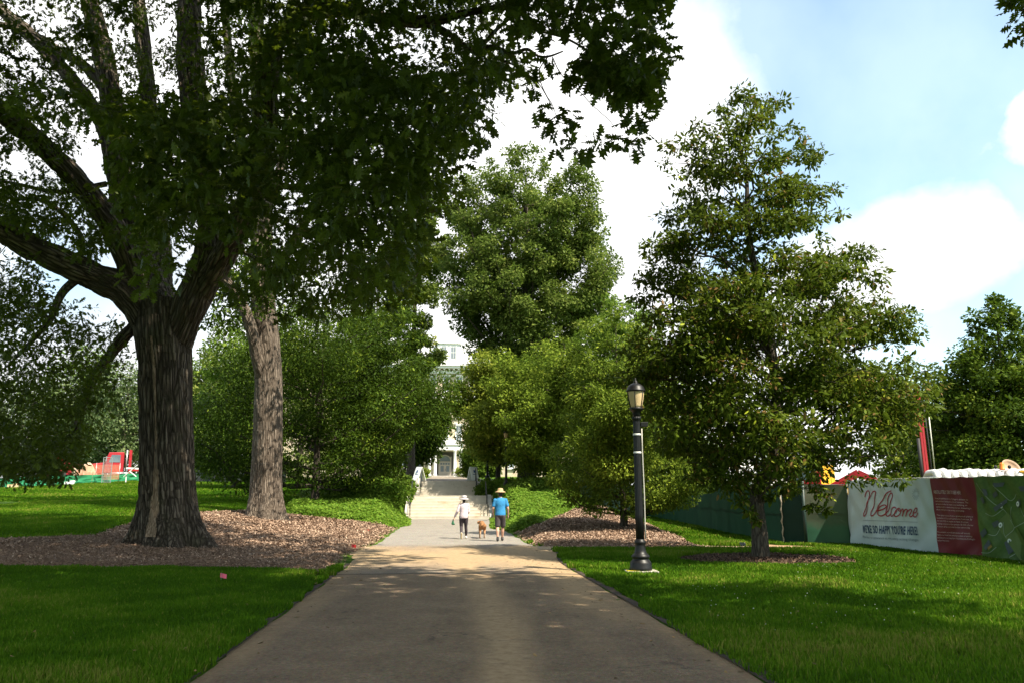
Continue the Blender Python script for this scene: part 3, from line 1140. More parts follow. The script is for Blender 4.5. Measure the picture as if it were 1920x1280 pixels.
def crown_tree(name, label, x, y, prof, h0, h1, trunk_r, ncl, nleaf, leaf, lm, bm, seed, tm=None, axis=None, flat=0.75,
               clump=0.2, lump=0.25, extra=(), nb=34, rise=.5, fmin=.3, spread=.2, tier=.5, loose=.25, limbs=0.5, zbase=None, group=None, trunk_top=0.92, fill=0.38, minr=0.35, cat='tree', sq=(1, 1), shell=.38, lr=1.0, tvar=(.42, .13, .2)):
    r = np.random.default_rng(seed)
    base = np.array((x, y, tz(x, y) if zbase is None else zbase))
    root = thing(name, label, cat, base, 0, group)
    axis = axis or (lambda t: (0.0, 0.0))
    H = h1 - h0
    ph = np.array([p[0] for p in prof])
    pr = np.array([p[1] for p in prof])
    # boughs leave the trunk low and carry sprays along their outer part
    ph_a = r.uniform(0, 6.28, 6)
    Rmx = pr.max()
    wts = np.interp(np.linspace(0, 1, 200), ph, pr) + 0.18 * Rmx
    cdf = np.cumsum(wts)
    cdf /= cdf[-1]

    def lob(a, t):
        return 1 + lump * (np.sin(2 * a + ph_a[0] + 5 * t) * .5 + np.sin(3 * a + ph_a[1] - 9 * t) * .4 + np.sin(5 * a + 17 * t + ph_a[2]) * .35)

    bt = np.interp((np.arange(nb) + r.uniform(.2, .8, nb)) / nb, cdf, np.linspace(0, 1, 200))
    ba = np.arange(nb) * 2.39996 + r.normal(0, .35, nb)
    C, cr, BG = [], [], []
    per_b = max(3, int(round(ncl * (1 - loose) / nb)))
    for t_, a_ in zip(bt, ba):
        Rt = np.interp(t_, ph, pr) * lob(a_, t_) * r.uniform(.84, 1.06)
        axx = np.array(axis(t_))
        tip = np.array((axx[0] + Rt * np.cos(a_) * sq[0], axx[1] + Rt * np.sin(a_) * sq[1], h0 + H * t_))
        z0 = np.clip(tip[2] - rise * Rt, h0 * .55 if h0 > 1 else .25, None)
        ax0 = np.array(axis(max(0, (z0 - h0) / H)))
        a0 = np.array((ax0[0], ax0[1], z0))
        bow = np.array((0, 0, -.10 * Rt * (1 if rise > .3 else -1)))
        f4 = np.linspace(0, 1, 6)[:, None]
        BG.append(a0 + (tip - a0) * f4 + bow * np.sin(f4 * math.pi) + r.normal(0, .03 * Rt, (6, 3)) * np.sin(f4 * math.pi))
        nn = max(2, int(per_b * (Rt / (.75 * Rmx)) ** 1.2 * r.uniform(.7, 1.3)))
        f = fmin + (1 - fmin) * r.random(nn) ** .75
        lat = r.normal(0, 1, nn) * spread * Rt * (.35 + .65 * f)
        c = a0 + (tip - a0) * f[:, None] + bow * np.sin(f * math.pi)[:, None]
        c[:, 0] += -np.sin(a_) * lat
        c[:, 1] += np.cos(a_) * lat
        c[:, 2] += r.normal(0, .5, nn) * spread * Rt * tier + .04 * Rt
        C.append(c)
        cr.append(np.maximum(minr, clump * (.45 * Rmx + .55 * Rt) * np.exp(r.normal(0, .3, nn))))
    C, cr = np.concatenate(C), np.concatenate(cr)
    nl_ = int(ncl * loose)
    if nl_:
        t = np.interp(r.random(nl_), cdf, np.linspace(0, 1, 200))
        a = r.uniform(0, 2 * math.pi, nl_)
        c2 = np.maximum(minr, clump * np.interp(t, ph, pr) * np.exp(r.normal(0, .3, nl_)))
        rad = np.maximum(0, np.interp(t, ph, pr) * lob(a, t) - c2 * .6) * r.random(nl_) ** fill
        ax = np.array([axis(v) for v in t])
        C = np.concatenate([C, np.stack([ax[:, 0] + rad * np.cos(a) * sq[0], ax[:, 1] + rad * np.sin(a) * sq[1], h0 + H * t], -1)])
        cr = np.concatenate([cr, c2])
    ncl = len(C)
    cnt = np.maximum(8, nleaf * (cr / cr.mean()) ** 2 / ncl / np.mean((cr / cr.mean()) ** 2))
    if len(extra):
        C = np.concatenate([C, [np.asarray(e[0]) - base for e in extra]])
        cr = np.concatenate([cr, [e[1] for e in extra]])
        cnt = np.concatenate([cnt, [e[2] for e in extra]])
        ncl = len(C)
    P, D, Nr, S, idx = clump_leaves(C, cr, cnt, leaf, flat, shell, 0.25, r)
    tone = np.clip(r.normal(tvar[0], tvar[1], ncl)[idx] + r.normal(0, tvar[2], len(P)), 0, 1)
    crown_part(P, D, Nr, S, np.zeros(3), tm or FARL, lm, root, r, tint=tone)
    # wood
    g = Geo()
    tt = h0 + H * trunk_top
    k = 14
    zs = np.linspace(-0.25, tt, k)
    tx = np.array([axis(max(0, (z - h0) / H)) for z in zs])
    wob = np.cumsum(r.normal(0, 0.02 * H / k, (k, 2)), 0)
    wob -= wob[0]
    wob *= np.clip(zs / tt, 0, 1)[:, None]
    tr = trunk_r * np.interp(zs / tt, [-.1, 0, .04, .12, .5, 1], [1.45, 1.4, 1.12, 1.0, .66, .12])
    TP = np.concatenate([tx + wob, zs[:, None]], 1)
    tc = smooth_curve(np.concatenate([TP, tr[:, None]], 1), 3)
    g.tube(tc[:, :3], tc[:, 3], 12)
    nodes_ = [tc]
    for b in BG:
        L = np.linalg.norm(b[-1] - b[0])
        j = np.argmin(np.abs(tc[:, 2] - b[0][2]))
        b0 = min(tc[j, 3] * .6, (0.012 + 0.014 * L) * lr)
        b[0] = tc[j, :3]
        rs = b0 * np.array((1, .82, .66, .5, .36, .2))
        g.tube(b, rs, 6, caps=False)
        nodes_.append(np.concatenate([b, rs[:, None]], 1)[1:])
    tw = twig_net(C, np.concatenate(nodes_), r, .006 * lr, .005 * lr, .04)
    for k in tw.Q:
        g.Q.setdefault(k, []).extend([f + g.n for f in tw.Q[k]])
        g.M.setdefault(k, []).extend(tw.M[k])
    g.V += tw.V
    g.n += tw.n
    V = g.verts()
    part('trunk', g.mesh('trunk', bm, True, pattr={'bark': bark_attr_simple(V, np.zeros(3))}), None, root)
    return root


# ---------------------------------------------------------------- the great oak at the left
OB = gnd(322, 1026)
OY = OB[1]


def pl(*pts):
    """polyline of (px, py, depth-offset from the trunk, radius)"""
    return np.array([list(at(a, b, OY + dy)) + [r_] for a, b, dy, r_ in pts])


trunk_line = pl((322, 1046, 0, 1.02), (320, 1015, 0, .90), (316, 960, 0, .82), (313, 880, 0, .765), (311, 780, 0, .745), (309, 690, 0, .745), (306, 620, 0, .80), (303, 565, 0, .72))
limb_lines = [
    pl((330, 640, 0, .50), (362, 560, -.4, .50), (392, 480, -.8, .46), (397, 410, -1.1, .42), (388, 340, -1.0, .40), (370, 240, -.4, .40), (357, 120, .3, .42), (354, 0, .9, .38), (356, -140, 1.4, .30), (372, -330, 2.2, .2)),
    pl((280, 610, 0, .46), (238, 552, -.5, .46), (180, 520, -.9, .43), (110, 488, -1.4, .40), (50, 458, -1.8, .385), (-10, 424, -2.2, .36), (-90, 380, -2.8, .30), (-220, 330, -3.5, .2)),
    pl((300, 600, 0, .5), (276, 520, .3, .44), (250, 430, .6, .40), (226, 320, .9, .37), (208, 180, 1.2, .355), (186, 70, 1.5, .34), (150, -60, 1.8, .28), (110, -220, 2.2, .18)),
    pl((306, 590, .3, .42), (300, 480, 1.0, .34), (290, 350, 1.6, .30), (280, 200, 2.1, .275), (266, 60, 2.5, .26), (252, -80, 2.9, .2), (240, -240, 3.3, .12)),
    pl((268, 560, -.2, .42), (220, 440, -.8, .36), (150, 345, -1.5, .33), (80, 275, -2.1, .30), (10, 215, -2.6, .28), (-70, 155, -3.1, .24), (-200, 60, -4, .15)),
    pl((262, 520, .4, .36), (225, 380, .9, .30), (200, 250, 1.4, .27), (150, 170, 1.8, .26), (85, 95, 2.2, .25), (10, 25, 2.6, .23), (-80, -60, 3.1, .16)),
    pl((206, 175, 1.2, .24), (160, 125, 1.6, .19), (110, 95, 1.9, .17), (50, 60, 2.2, .15), (-30, 40, 2.6, .11)),
    pl((350, 590, .2, .42), (420, 480, -1.4, .36), (468, 370, -3.2, .32), (492, 270, -4.6, .30), (500, 190, -5.4, .29), (503, 130, -5.9, .28), (520, 72, -6.4, .25), (566, 30, -6.9, .22), (640, 17, -7.6, .18),
       (730, 38, -8.5, .14), (800, 40, -9.2, .115), (870, 28, -9.9, .10), (960, 8, -10.6, .08), (1060, -30, -11.2, .06), (1180, -90, -12, .04)),
    pl((735, 37, -8.5, .075), (820, 52, -9.2, .062), (868, 84, -9.7, .055), (893, 99, -10, .05), (920, 88, -10.3, .042), (960, 100, -10.8, .034), (988, 93, -11.1, .028), (1010, 106, -11.4, .022), (1030, 106, -11.6, .018), (1055, 97, -11.9, .012)),
    pl((893, 99, -10, .045), (925, 62, -10.3, .038), (960, 30, -10.8, .03), (1000, -10, -11.3, .02)),
    pl((960, 40, -10.6, .03), (1010, 58, -11.4, .024), (1060, 72, -12, .02), (1110, 100, -12.4, .016), (1160, 130, -12.7, .012), (1210, 150, -12.9, .008)),
    pl((1028, 106, -11.6, .012), (1012, 130, -11.7, .009), (1014, 155, -11.8, .008), (1025, 180, -11.9, .007), (1036, 198, -12, .006), (1050, 240, -12.1, .005)),
    pl((1036, 108, -11.6, .01), (1052, 140, -11.9, .008), (1080, 165, -12.1, .007), (1110, 197, -12.4, .006), (1142, 226, -12.7, .005), (1155, 244, -12.8, .004)),
    pl((940, 112, -10.6, .02), (968, 125, -11, .014), (990, 140, -11.3, .011), (1012, 160, -11.6, .008), (1035, 200, -11.8, .006)),
    pl((258, 605, .2, .24), (226, 640, .6, .2), (188, 690, 1.1, .16), (160, 745, 1.5, .13), (143, 800, 1.8, .11), (110, 832, 2.1, .09), (70, 850, 2.4, .07), (20, 872, 2.8, .05), (-60, 885, 3.3, .03)),
    pl((150, 775, 1.6, .07), (110, 780, 1.9, .055), (60, 752, 2.2, .045), (0, 760, 2.6, .03)),
    pl((160, 512, -1.05, .14), (118, 548, -1.0, .12), (94, 600, -1, .095), (66, 632, -.9, .075), (40, 660, -.7, .05), (8, 690, -.5, .03), (-25, 705, -.4, .012)),
    pl((94, 600, -1, .06), (60, 575, -1, .05), (20, 590, -1, .035), (-30, 610, -1, .015)),
    pl((395, 400, -1.1, .10), (440, 388, -2, .08), (500, 405, -2.8, .065), (560, 430, -3.6, .05), (630, 470, -4.4, .035), (700, 530, -5, .02)),
    pl((410, 450, -.9, .08), (470, 480, -1.6, .06), (530, 520, -2.2, .045), (590, 580, -2.7, .03)),
    pl((500, 180, -5.4, .09), (560, 150, -6.2, .07), (640, 130, -7.2, .055), (720, 170, -8, .04), (800, 220, -8.8, .025)),
    pl((480, 320, -3.9, .09), (560, 280, -5, .07), (650, 250, -6, .05), (740, 280, -6.9, .035), (830, 330, -7.6, .02)),
    pl((470, 360, -3.2, .08), (560, 350, -4.4, .06), (660, 370, -5.6, .045), (750, 430, -6.4, .03), (790, 510, -6.9, .018)),
    pl((200, 345, -1.1, .09), (110, 360, -1.4, .07), (30, 345, -1.8, .05), (-40, 330, -2.2, .03)),
    pl((150, 490, -1.1, .1), (150, 440, -1.3, .08), (90, 380, -1.6, .065), (20, 372, -2.0, .05), (-40, 350, -2.4, .03)),
    pl((250, 520, -.3, .1), (200, 505, -.6, .075), (120, 508, -1.2, .05), (60, 470, -1.6, .04)),
]
g = Geo()
segs = []
nodes = []


def add_limb(line, sub=5):
    c = smooth_curve(line, sub)
    nodes.append(c)
    s0 = 0.0
    for i in range(len(c) - 1):
        L = np.linalg.norm(c[i + 1, :3] - c[i, :3])
        segs.append((c[i, :3], c[i + 1, :3], (c[i, 3] + c[i + 1, 3]) / 2, s0))
        s0 += L
    return c


c0 = add_limb(trunk_line)
ang = np.linspace(0, 2 * math.pi, 40, endpoint=False)
rings = []
for p in c0:
    h = p[2] - OB[2]
    fl = np.clip(1 - h / 1.7, 0, 1) ** 2
    lob = 0.20 * np.cos(5 * ang + 0.6) + 0.10 * np.cos(8 * ang + 2.0) + 0.05 * np.cos(13 * ang)
    hollow = -0.05 * np.exp(-((np.angle(np.exp(1j * (ang + 1.62)))) / 0.3) ** 2)
    rr_ = p[3] * (1 + fl * (0.30 + lob) + 0.018 * np.cos(7 * ang + h) + hollow)
    rings.append(np.stack([p[0] + rr_ * np.cos(ang), p[1] + rr_ * np.sin(ang), np.full(40, p[2])], -1))
k = len(c0)
i0 = np.arange(k - 1)[:, None] * 40
j = np.arange(40)[None]
q = np.stack([i0 + j, i0 + (j + 1) % 40, i0 + 40 + (j + 1) % 40, i0 + 40 + j], -1).reshape(-1, 4)
g.add(np.concatenate(rings), q, np.arange(40)[::-1][None], (np.arange(40) + (k - 1) * 40)[None])
thin = []
for L in limb_lines:
    c = add_limb(L)
    if L[:, 3].max() > 0.15:
        g.tube(c[:, :3], c[:, 3] * (1 + 0.04 * np.sin(np.arange(len(c)) * 1.7)), 16)
        g.ball(c[-1, :3], c[-1, 3], 6)
    else:
        thin.append(c)
V, fs = remeshed(g, 0.032, 4)
oak = thing('oak_tree', 'massive old oak with forked furrowed trunk and spreading limbs, in mulch beside the walk', 'tree', OB)
bc = bark_coords(V, segs)
V, fur = furrow_bark(V, fs, bc)
part('trunk', np_mesh('trunk', V - OB, fs, BARK_OAK, True, pattr={'bark': bc, 'furrow': fur}), None, oak)
# exposed heartwood scar down the trunk's left face
sc = Geo()
zs = np.linspace(0.35, 6.0, 40)
ctr = np.array([np.interp(z + OB[2], c0[:, 2], c0[:, i]) for z in zs for i in (0, 1, 3)]).reshape(-1, 3)
cols_ = []
for u in np.linspace(-1, 1, 7):
    a_ = -1.62 + u * (0.11 + 0.05 * np.sin(zs * 1.3)) * np.interp(zs, [.3, 1, 4, 6], [1.3, 1.0, .8, .3]) - .10 * np.interp(zs, [.3, 1.5, 3], [1, .3, 0]) + 0.05 * np.sin(zs * .55)
    h = zs
    fl = np.clip(1 - h / 1.7, 0, 1) ** 2
    lob = 0.20 * np.cos(5 * a_ + 0.6) + 0.10 * np.cos(8 * a_ + 2.0) + 0.05 * np.cos(13 * a_)
    hol = -0.05 * np.exp(-(np.angle(np.exp(1j * (a_ + 1.62))) / 0.3) ** 2)
    r_ = ctr[:, 2] * (1 + fl * (0.30 + lob) + 0.018 * np.cos(7 * a_ + h) + hol) + 0.012 - 0.035 * u * u + 0.014 * np.sin(zs * 9 + u * 4)
    cols_.append(np.stack([ctr[:, 0] + r_ * np.cos(a_) - OB[0], ctr[:, 1] + r_ * np.sin(a_) - OB[1], zs], -1))
SC = np.stack(cols_, 1)
a, b = SC.shape[:2]
i0 = np.arange(a - 1)[:, None] * b
j = np.arange(b - 1)[None]
q = np.stack([i0 + j, i0 + j + 1, i0 + b + j + 1, i0 + b + j], -1).reshape(-1, 4)
BARK_SCAR = bark_mat("bare_wood", (0.12, 0.08, 0.052), (0.22, 0.158, 0.108), (0.31, 0.23, 0.165), 1.6, 0.02)
SV = SC.reshape(-1, 3)
part('bark_scar', np_mesh('bark_scar', SV, [q], BARK_SCAR, True, pattr={'bark': bark_attr_simple(SV, np.zeros(3))}), None, oak)


def sample_poly(poly, n, r):
    poly = np.array(poly, float)
    lo, hi = poly.min(0), poly.max(0)
    out = np.empty((0, 2))
    while len(out) < n:
        p = r.uniform(lo, hi, (n * 3, 2))
        out = np.concatenate([out, p[in_poly(p[:, 0], p[:, 1], poly)]])
    return out[:n]


r = np.random.default_rng(5)
C, CR, CN = [], [], []


def fill(poly, n, y0, y1, rad, leaves):
    for (px, py), y in zip(sample_poly(poly, n, r), r.uniform(y0, y1, n)):
        C.append(at(px, py, y))
        CR.append(rad * r.uniform(.7, 1.3))
        CN.append(leaves)


fill([(240, 190), (330, 200), (480, 110), (640, 50), (900, 70), (975, 110), (975, 175), (925, 180), (890, 250), (840, 310), (815, 410), (790, 480), (745, 545), (690, 540), (600, 500), (520, 520), (440, 420), (400, 390), (330, 440), (300, 540), (250, 450)], 300, 10.5, 19.5, .50, 44)
fill([(560, 100), (900, 110), (920, 170), (860, 290), (800, 420), (740, 500), (640, 460), (560, 330)], 110, 9.5, 15, .42, 40)
fill([(905, -40), (1240, -40), (1215, 40), (1235, 120), (1225, 175), (1180, 180), (1130, 120), (1060, 45), (950, 55)], 78, 8.6, 11.5, .25, 22)
fill([(180, 200), (300, 170), (480, 165), (490, 410), (400, 430), (300, 470), (210, 340)], 75, 11, 17.5, .42, 42)
for px, py, y in [(40, 185, 9.2), (80, 170, 9.4), (120, 195, 9.0), (140, 175, 9.3), (100, 205, 9.1), (170, 215, 9.5), (60, 205, 9.3), (350, 345, 9.0), (375, 335, 9.2), (335, 330, 9.3), (390, 360, 9.4), (460, 310, 9.3), (480, 240, 9.5), (440, 260, 9.6)]:
    C.append(at(px, py, y))
    CR.append(.17)
    CN.append(12)
fill([(1215, -40), (1262, -40), (1225, 10)], 8, 8.6, 10, .18, 16)
fill([(1080, 95), (1220, 130), (1235, 190), (1200, 200), (1130, 150)], 34, 8.8, 10, .2, 17)
fill([(410, 550), (520, 590), (640, 580), (760, 560), (810, 470), (640, 470), (500, 480)], 90, 14, 21, .42, 36)
fill([(-80, -60), (250, -60), (240, 150), (100, 300), (-80, 300)], 150, 16, 25, .5, 58)
fill([(240, -60), (500, -60), (490, 110), (380, 170), (240, 190)], 70, 20, 26, .5, 50)
fill([(-80, 300), (100, 330), (215, 420), (225, 500), (100, 440), (-80, 400)], 80, 17, 24, .45, 54)
fill([(-80, 480), (60, 490), (130, 560), (230, 600), (235, 640), (100, 640), (-80, 610)], 85, 18, 25, .42, 52)
fill([(-80, 630), (225, 640), (238, 690), (175, 770), (165, 830), (120, 880), (60, 895), (-80, 900)], 235, 19, 25.5, .5, 54)
fill([(20, 835), (155, 845), (140, 895), (30, 905)], 34, 20.5, 23, .32, 24)
fill([(380, -60), (920, -60), (920, 50), (640, 40), (480, 100), (380, 160)], 120, 11, 22, .5, 40)
fill([(360, 120), (480, 120), (480, 330), (400, 380)], 40, 21.5, 26, .5, 36)
for px, py, y in [(1035, 225, 9.6), (1048, 240, 9.6), (1020, 238, 9.6), (1040, 275, 9.6), (1058, 212, 9.5), (1072, 225, 9.5), (1088, 275, 9.3), (1112, 268, 9.3), (1130, 262, 9.2), (1155, 265, 9.1), (1180, 270, 9.1), (1198, 280, 9.0),
                  (1205, 255, 9.0), (1192, 235, 9.0), (1022, 110, 9.9), (1035, 118, 9.8), (1055, 142, 9.6), (1075, 148, 9.6), (1098, 150, 9.5), (1120, 155, 9.4), (995, 155, 10), (968, 120, 10.3), (1005, 205, 9.8), (1000, 165, 9.9),
                  (1190, 205, 9), (1205, 225, 9)]:
    C.append(at(px, py, y))
    CR.append(.10)
    CN.append(9)
# the high dome, above the picture
n = 0
while n < 1500:
    d = unit(r.normal(size=3))
    d[2] = abs(d[2])
    p = np.array((OB[0] + 3.0, OB[1] - 4.0, 9.5)) + d * np.array((14.5, 15, 14)) * r.random() ** .36
    x_, y_, dep = project(p)
    if dep[0] > 0.5 and -150 < x_[0] < 2070 and -150 < y_[0] < 1300:
        continue
    if p[2] < 7.5 or p[0] > 6.0:
        continue
    C.append(p)
    CR.append(.85)
    CN.append(58)
    n += 1
C, CR, CN = np.array(C), np.array(CR), np.array(CN)
P, D, Nr, S, idx = clump_leaves(C, CR, CN, 0.175, 0.8, 0.55, 0.35, r)
S = np.where(CR[idx] > 0.7, S * 1.9, S)
S = np.where((P[:, 1] > 18) & (CR[idx] <= .7), S * .78, S)
# keep the underside off the trunk faces and the lower right clear
x_, y_, dep = project(P)
bad = (dep > 0) & (y_ > 600) & (x_ > 262) & (x_ < 700) & (dep < 24)
bad |= (np.hypot(P[:, 0] - OB[0], P[:, 1] - OB[1]) < 0.95)
P, D, Nr, S = P[~bad], D[~bad], Nr[~bad], S[~bad]
NODES = np.concatenate(nodes)
tg = twig_net(C, NODES, r)
for c in thin:
    tg.tube(c[:, :3], c[:, 3], 7)
crown_part(P, D, Nr, S, OB, OAKL, LEAF_OAK, oak, r, twigs=tg, bark=BARK_OAK)

# ---------------------------------------------------------------- second big trunk
TB = gnd(497, 973)
TY = TB[1]


def pl2(*pts):
    return np.array([list(at(a, b, TY + dy)) + [r_] for a, b, dy, r_ in pts])


tl = pl2((497, 990, 0, .93), (498, 965, 0, .80), (499, 920, 0, .72), (501, 860, 0, .68), (503, 780, 0, .64), (503, 700, 0, .61), (500, 640, 0, .58), (494, 570, 0, .56), (490, 480, .2, .5), (494, 330, .5, .44), (484, 160, .9, .40), (478, 0, 1.2, .34), (470, -200, 1.8, .2))
ll = [pl2((500, 735, -.1, .26), (484, 680, -.5, .28), (474, 630, -.8, .27), (462, 590, -1.0, .26), (440, 545, -1.3, .2), (400, 500, -1.8, .14)),
      pl2((495, 500, 0, .3), (470, 380, .8, .28), (440, 200, 1.6, .25), (425, 60, 2.2, .22), (410, -120, 2.8, .15)),
      pl2((495, 560, 0, .3), (540, 470, -.8, .24), (600, 370, -1.6, .19), (660, 260, -2.4, .14), (720, 150, -3.2, .08)),
      pl2((490, 420, 0, .25), (530, 300, 1, .22), (545, 150, 1.8, .18), (560, 0, 2.4, .12))]
g = Geo()
segs = []
nodes2 = []
ang = np.linspace(0, 2 * math.pi, 32, endpoint=False)
c0b = smooth_curve(tl, 5)
rings = []
for p in c0b:
    h = p[2] - TB[2]
    fl = np.clip(1 - h / 1.5, 0, 1) ** 2
    lob = .16 * np.cos(6 * ang + 1.1) + .08 * np.cos(9 * ang)
    rr_ = p[3] * (1 + fl * (.2 + lob) + .02 * np.cos(5 * ang + h * .7))
    rings.append(np.stack([p[0] + rr_ * np.cos(ang), p[1] + rr_ * np.sin(ang), np.full(32, p[2])], -1))
kk = len(c0b)
i0 = np.arange(kk - 1)[:, None] * 32
j = np.arange(32)[None]
q = np.stack([i0 + j, i0 + (j + 1) % 32, i0 + 32 + (j + 1) % 32, i0 + 32 + j], -1).reshape(-1, 4)
g.add(np.concatenate(rings), q, np.arange(32)[::-1][None], (np.arange(32) + (kk - 1) * 32)[None])
for L in [tl] + ll:
    c = smooth_curve(L, 5)
    nodes2.append(c)
    s0 = 0
    for i in range(len(c) - 1):
        segs.append((c[i, :3], c[i + 1, :3], c[i, 3], s0))
        s0 += np.linalg.norm(c[i + 1, :3] - c[i, :3])
    if L is not tl:
        g.tube(c[:, :3], c[:, 3], 14)
V, fs = remeshed(g, 0.036, 4)
oak2 = thing('oak_tree', 'tall tree with straight pale grey-brown trunk standing just behind the massive oak', 'tree', TB)
bc = bark_coords(V, segs)
V, fur = furrow_bark(V, fs, bc, 8.5, .028, 21)
part('trunk', np_mesh('trunk', V - TB, fs, BARK_PALE, True, pattr={'bark': bc, 'furrow': fur * .45}), None, oak2)
r = np.random.default_rng(6)
C, CR, CN = [], [], []
fill([(385, 420), (560, 400), (720, 470), (800, 560), (760, 600), (640, 610), (540, 580), (450, 590), (385, 600)], 90, TY - 4, TY + 3, .6, 44)
fill([(380, -80), (620, -80), (700, 60), (640, 300), (400, 330)], 95, TY - 3, TY + 4, .7, 44)
fill([(372, 400), (480, 410), (472, 590), (400, 640), (375, 600)], 60, TY - 1, TY + 5, .6, 44)
fill([(590, 100), (860, 150), (840, 380), (760, 480), (600, 420)], 60, TY - 4, TY + 2, .7, 44)
n = 0
while n < 130:
    d = unit(r.normal(size=3))
    p = np.array((TB[0], TB[1], TB[2] + 24)) + d * np.array((7.5, 7.5, 7)) * r.random() ** .33
    x_, y_, dep = project(p)
    if y_[0] > -60:
        continue
    C.append(p)
    CR.append(.9)
    CN.append(44)
    n += 1
C, CR, CN = np.array(C), np.array(CR), np.array(CN)
P, D, Nr, S, idx = clump_leaves(C, CR, CN, 0.2, .8, .5, .3, r)
S = np.where(CR[idx] > .85, S * 1.6, S)
x_, y_, dep = project(P)
bad = (y_ > 612) & (x_ > 440) & (x_ < 540)
P, D, Nr, S = P[~bad], D[~bad], Nr[~bad], S[~bad]
tg = twig_net(C, np.concatenate(nodes2), r)
crown_part(P, D, Nr, S, TB, PLAINL, LEAF_DARK, oak2, r, twigs=tg, bark=BARK_PALE)

# ---------------------------------------------------------------- young oak on the right lawn, with reddish new growth
def hz(px, py, Y):
    return at(px, py, Y)[2]


oy = OAK_R[1]
top = hz(1470, 168, oy) - OAK_R[2]
sc_ = oy / (F * .982)


def hfrac(py):
    return (hz(1430, py, oy) - OAK_R[2] - 1.75) / (top - 1.75)


prof_px = [(930, 95), (890, 190), (850, 250), (780, 275), (720, 272), (650, 262), (580, 236), (520, 225), (470, 200), (430, 168), (380, 160), (330, 165), (280, 150), (240, 126), (205, 84), (172, 22)]
prof = [(hfrac(py), w * sc_ * (1 + .0) * 1.02) for py, w in prof_px]
ax_px = [(930, 1440), (850, 1475), (720, 1485), (650, 1478), (520, 1455), (430, 1440), (350, 1450), (250, 1430), (172, 1465)]
ax_h = [hfrac(p[0]) for p in ax_px]
ax_v = [(p[1] - 1427) * sc_ * .8 for p in ax_px]
young = crown_tree('young_oak', 'young oak with reddish leaf tips standing in a round dark mulch ring', OAK_R[0], oy, prof, 1.8, top, .185, 900, 92000, .125,
                   LEAF_RED, BARK_YOUNG, 31, tm=PLAINL, axis=lambda t: (float(np.interp(t, ax_h, ax_v)) if t > 0 else 0.0, 0.0), flat=.5, clump=.115, lump=.11, tvar=(.44, .12, .2), nb=84, rise=.3, fmin=.36, spread=.17, tier=.55, loose=.38,
                   zbase=OAK_R[2] - .02, extra=[(at(px, py, oy + dy), rd, 70) for px, py, dy, rd in [(1388, 938, -.3, .22), (1405, 958, -.35, .2), (1418, 975, -.35, .14), (1428, 905, -.4, .25), (1440, 930, -.3, .15), (1600, 900, -1.2, .35), (1645, 895, -1.5, .35), (1688, 900, -1.6, .28), (1545, 925, -.9, .25), (1525, 948, -.8, .16), (1550, 955, -.9, .14), (1340, 905, -.6, .3), (1300, 895, -.6, .3), (1480, 915, -.8, .3), (1380, 900, -.8, .3)]], fill=.42, minr=.26, trunk_top=.93, sq=(1, .85), shell=.5, lr=.75)

# ---------------------------------------------------------------- small trees along the walk and stairs
def tree_at(name, label, px, py_top, Y, rad_px, h0, ncl, nleaf, leaf, lm, bm, seed, prof=None, tr=.15, **kw):
    kw.setdefault('nb', 44)
    kw.setdefault('rise', .45)
    X = at(px, 900, Y)[0]
    zb = tz(X, Y)
    h1 = hz(px, py_top, Y) - zb
    Rr = rad_px * Y / (F * .985)
    prof = prof or [(0, .55), (.12, .85), (.35, 1.0), (.6, .88), (.82, .55), (.95, .25), (1, .08)]
    return crown_tree(name, label, X, Y, [(a, b * Rr) for a, b in prof], h0, h1, tr, ncl, nleaf, leaf, lm, bm, seed, **kw)


ROUND = [(0, .6), (.12, .9), (.4, 1.0), (.65, .97), (.84, .76), (.95, .45), (1, .15)]
RISE = [(0, .42), (.12, .72), (.35, .98), (.6, 1.0), (.8, .8), (.93, .5), (1, .15)]
EGG = [(0, .75), (.1, 1.0), (.3, 1.05), (.55, .9), (.78, .66), (.92, .4), (1, .12)]
G_L, G_R = None, None
ta = gnd(595, 944)
tree_at('small_tree', 'low-branched dark green tree with short dark trunk standing in bright ground cover', 592, 530, ta[1], 188, 1.7, 440, 100000, .15, LEAF_DARK, BARK_YOUNG, 41, prof=ROUND, tr=.21, tm=PLAINL, clump=.18, lump=.4, limbs=.3, flat=.6, fill=.42, shell=.34, tvar=(.42, .16, .2))
tree_at('small_tree', 'dense dark green tree beside the stairs on their left, its crown nearly touching the railing', 700, 548, 54, 84, 1.2, 420, 66000, .18, LEAF_DARK, BARK_YOUNG, 42, prof=ROUND, tr=.16, clump=.19, lump=.38, shell=.33, flat=.6, tvar=(.42, .16, .2))
tree_at('small_tree', 'dark tree left of the portico with its crown edge against the building', 780, 735, 82, 56, 2.6, 260, 34000, .26, LEAF_DARK, BARK_YOUNG, 43, prof=ROUND, tr=.18, clump=.26)
tree_at('small_tree', 'bluish-green tree seen between the two big left trunks, beyond the lawn', 440, 600, 66, 85, 1.0, 200, 26000, .24, LEAF_MID, BARK_YOUNG, 44, prof=ROUND, tr=.2, clump=.24)
tree_at('small_tree', 'yellow-green tree right of the portico, in front of the stone building', 934, 650, 63, 88, 1.6, 300, 70000, .2, LEAF_YEL, BARK_YOUNG, 45, prof=RISE, tr=.17, clump=.21, fill=.38, flat=.6, limbs=.3, lump=.4, shell=.3)
tree_at('small_tree', 'mid-green tree with black trunk behind the far lamp post', 996, 655, 64, 92, 1.3, 320, 70000, .19, LEAF_MID, BARK_YOUNG, 46, prof=RISE, tr=.19, clump=.2, fill=.38, flat=.6, limbs=.3, lump=.4, shell=.3)
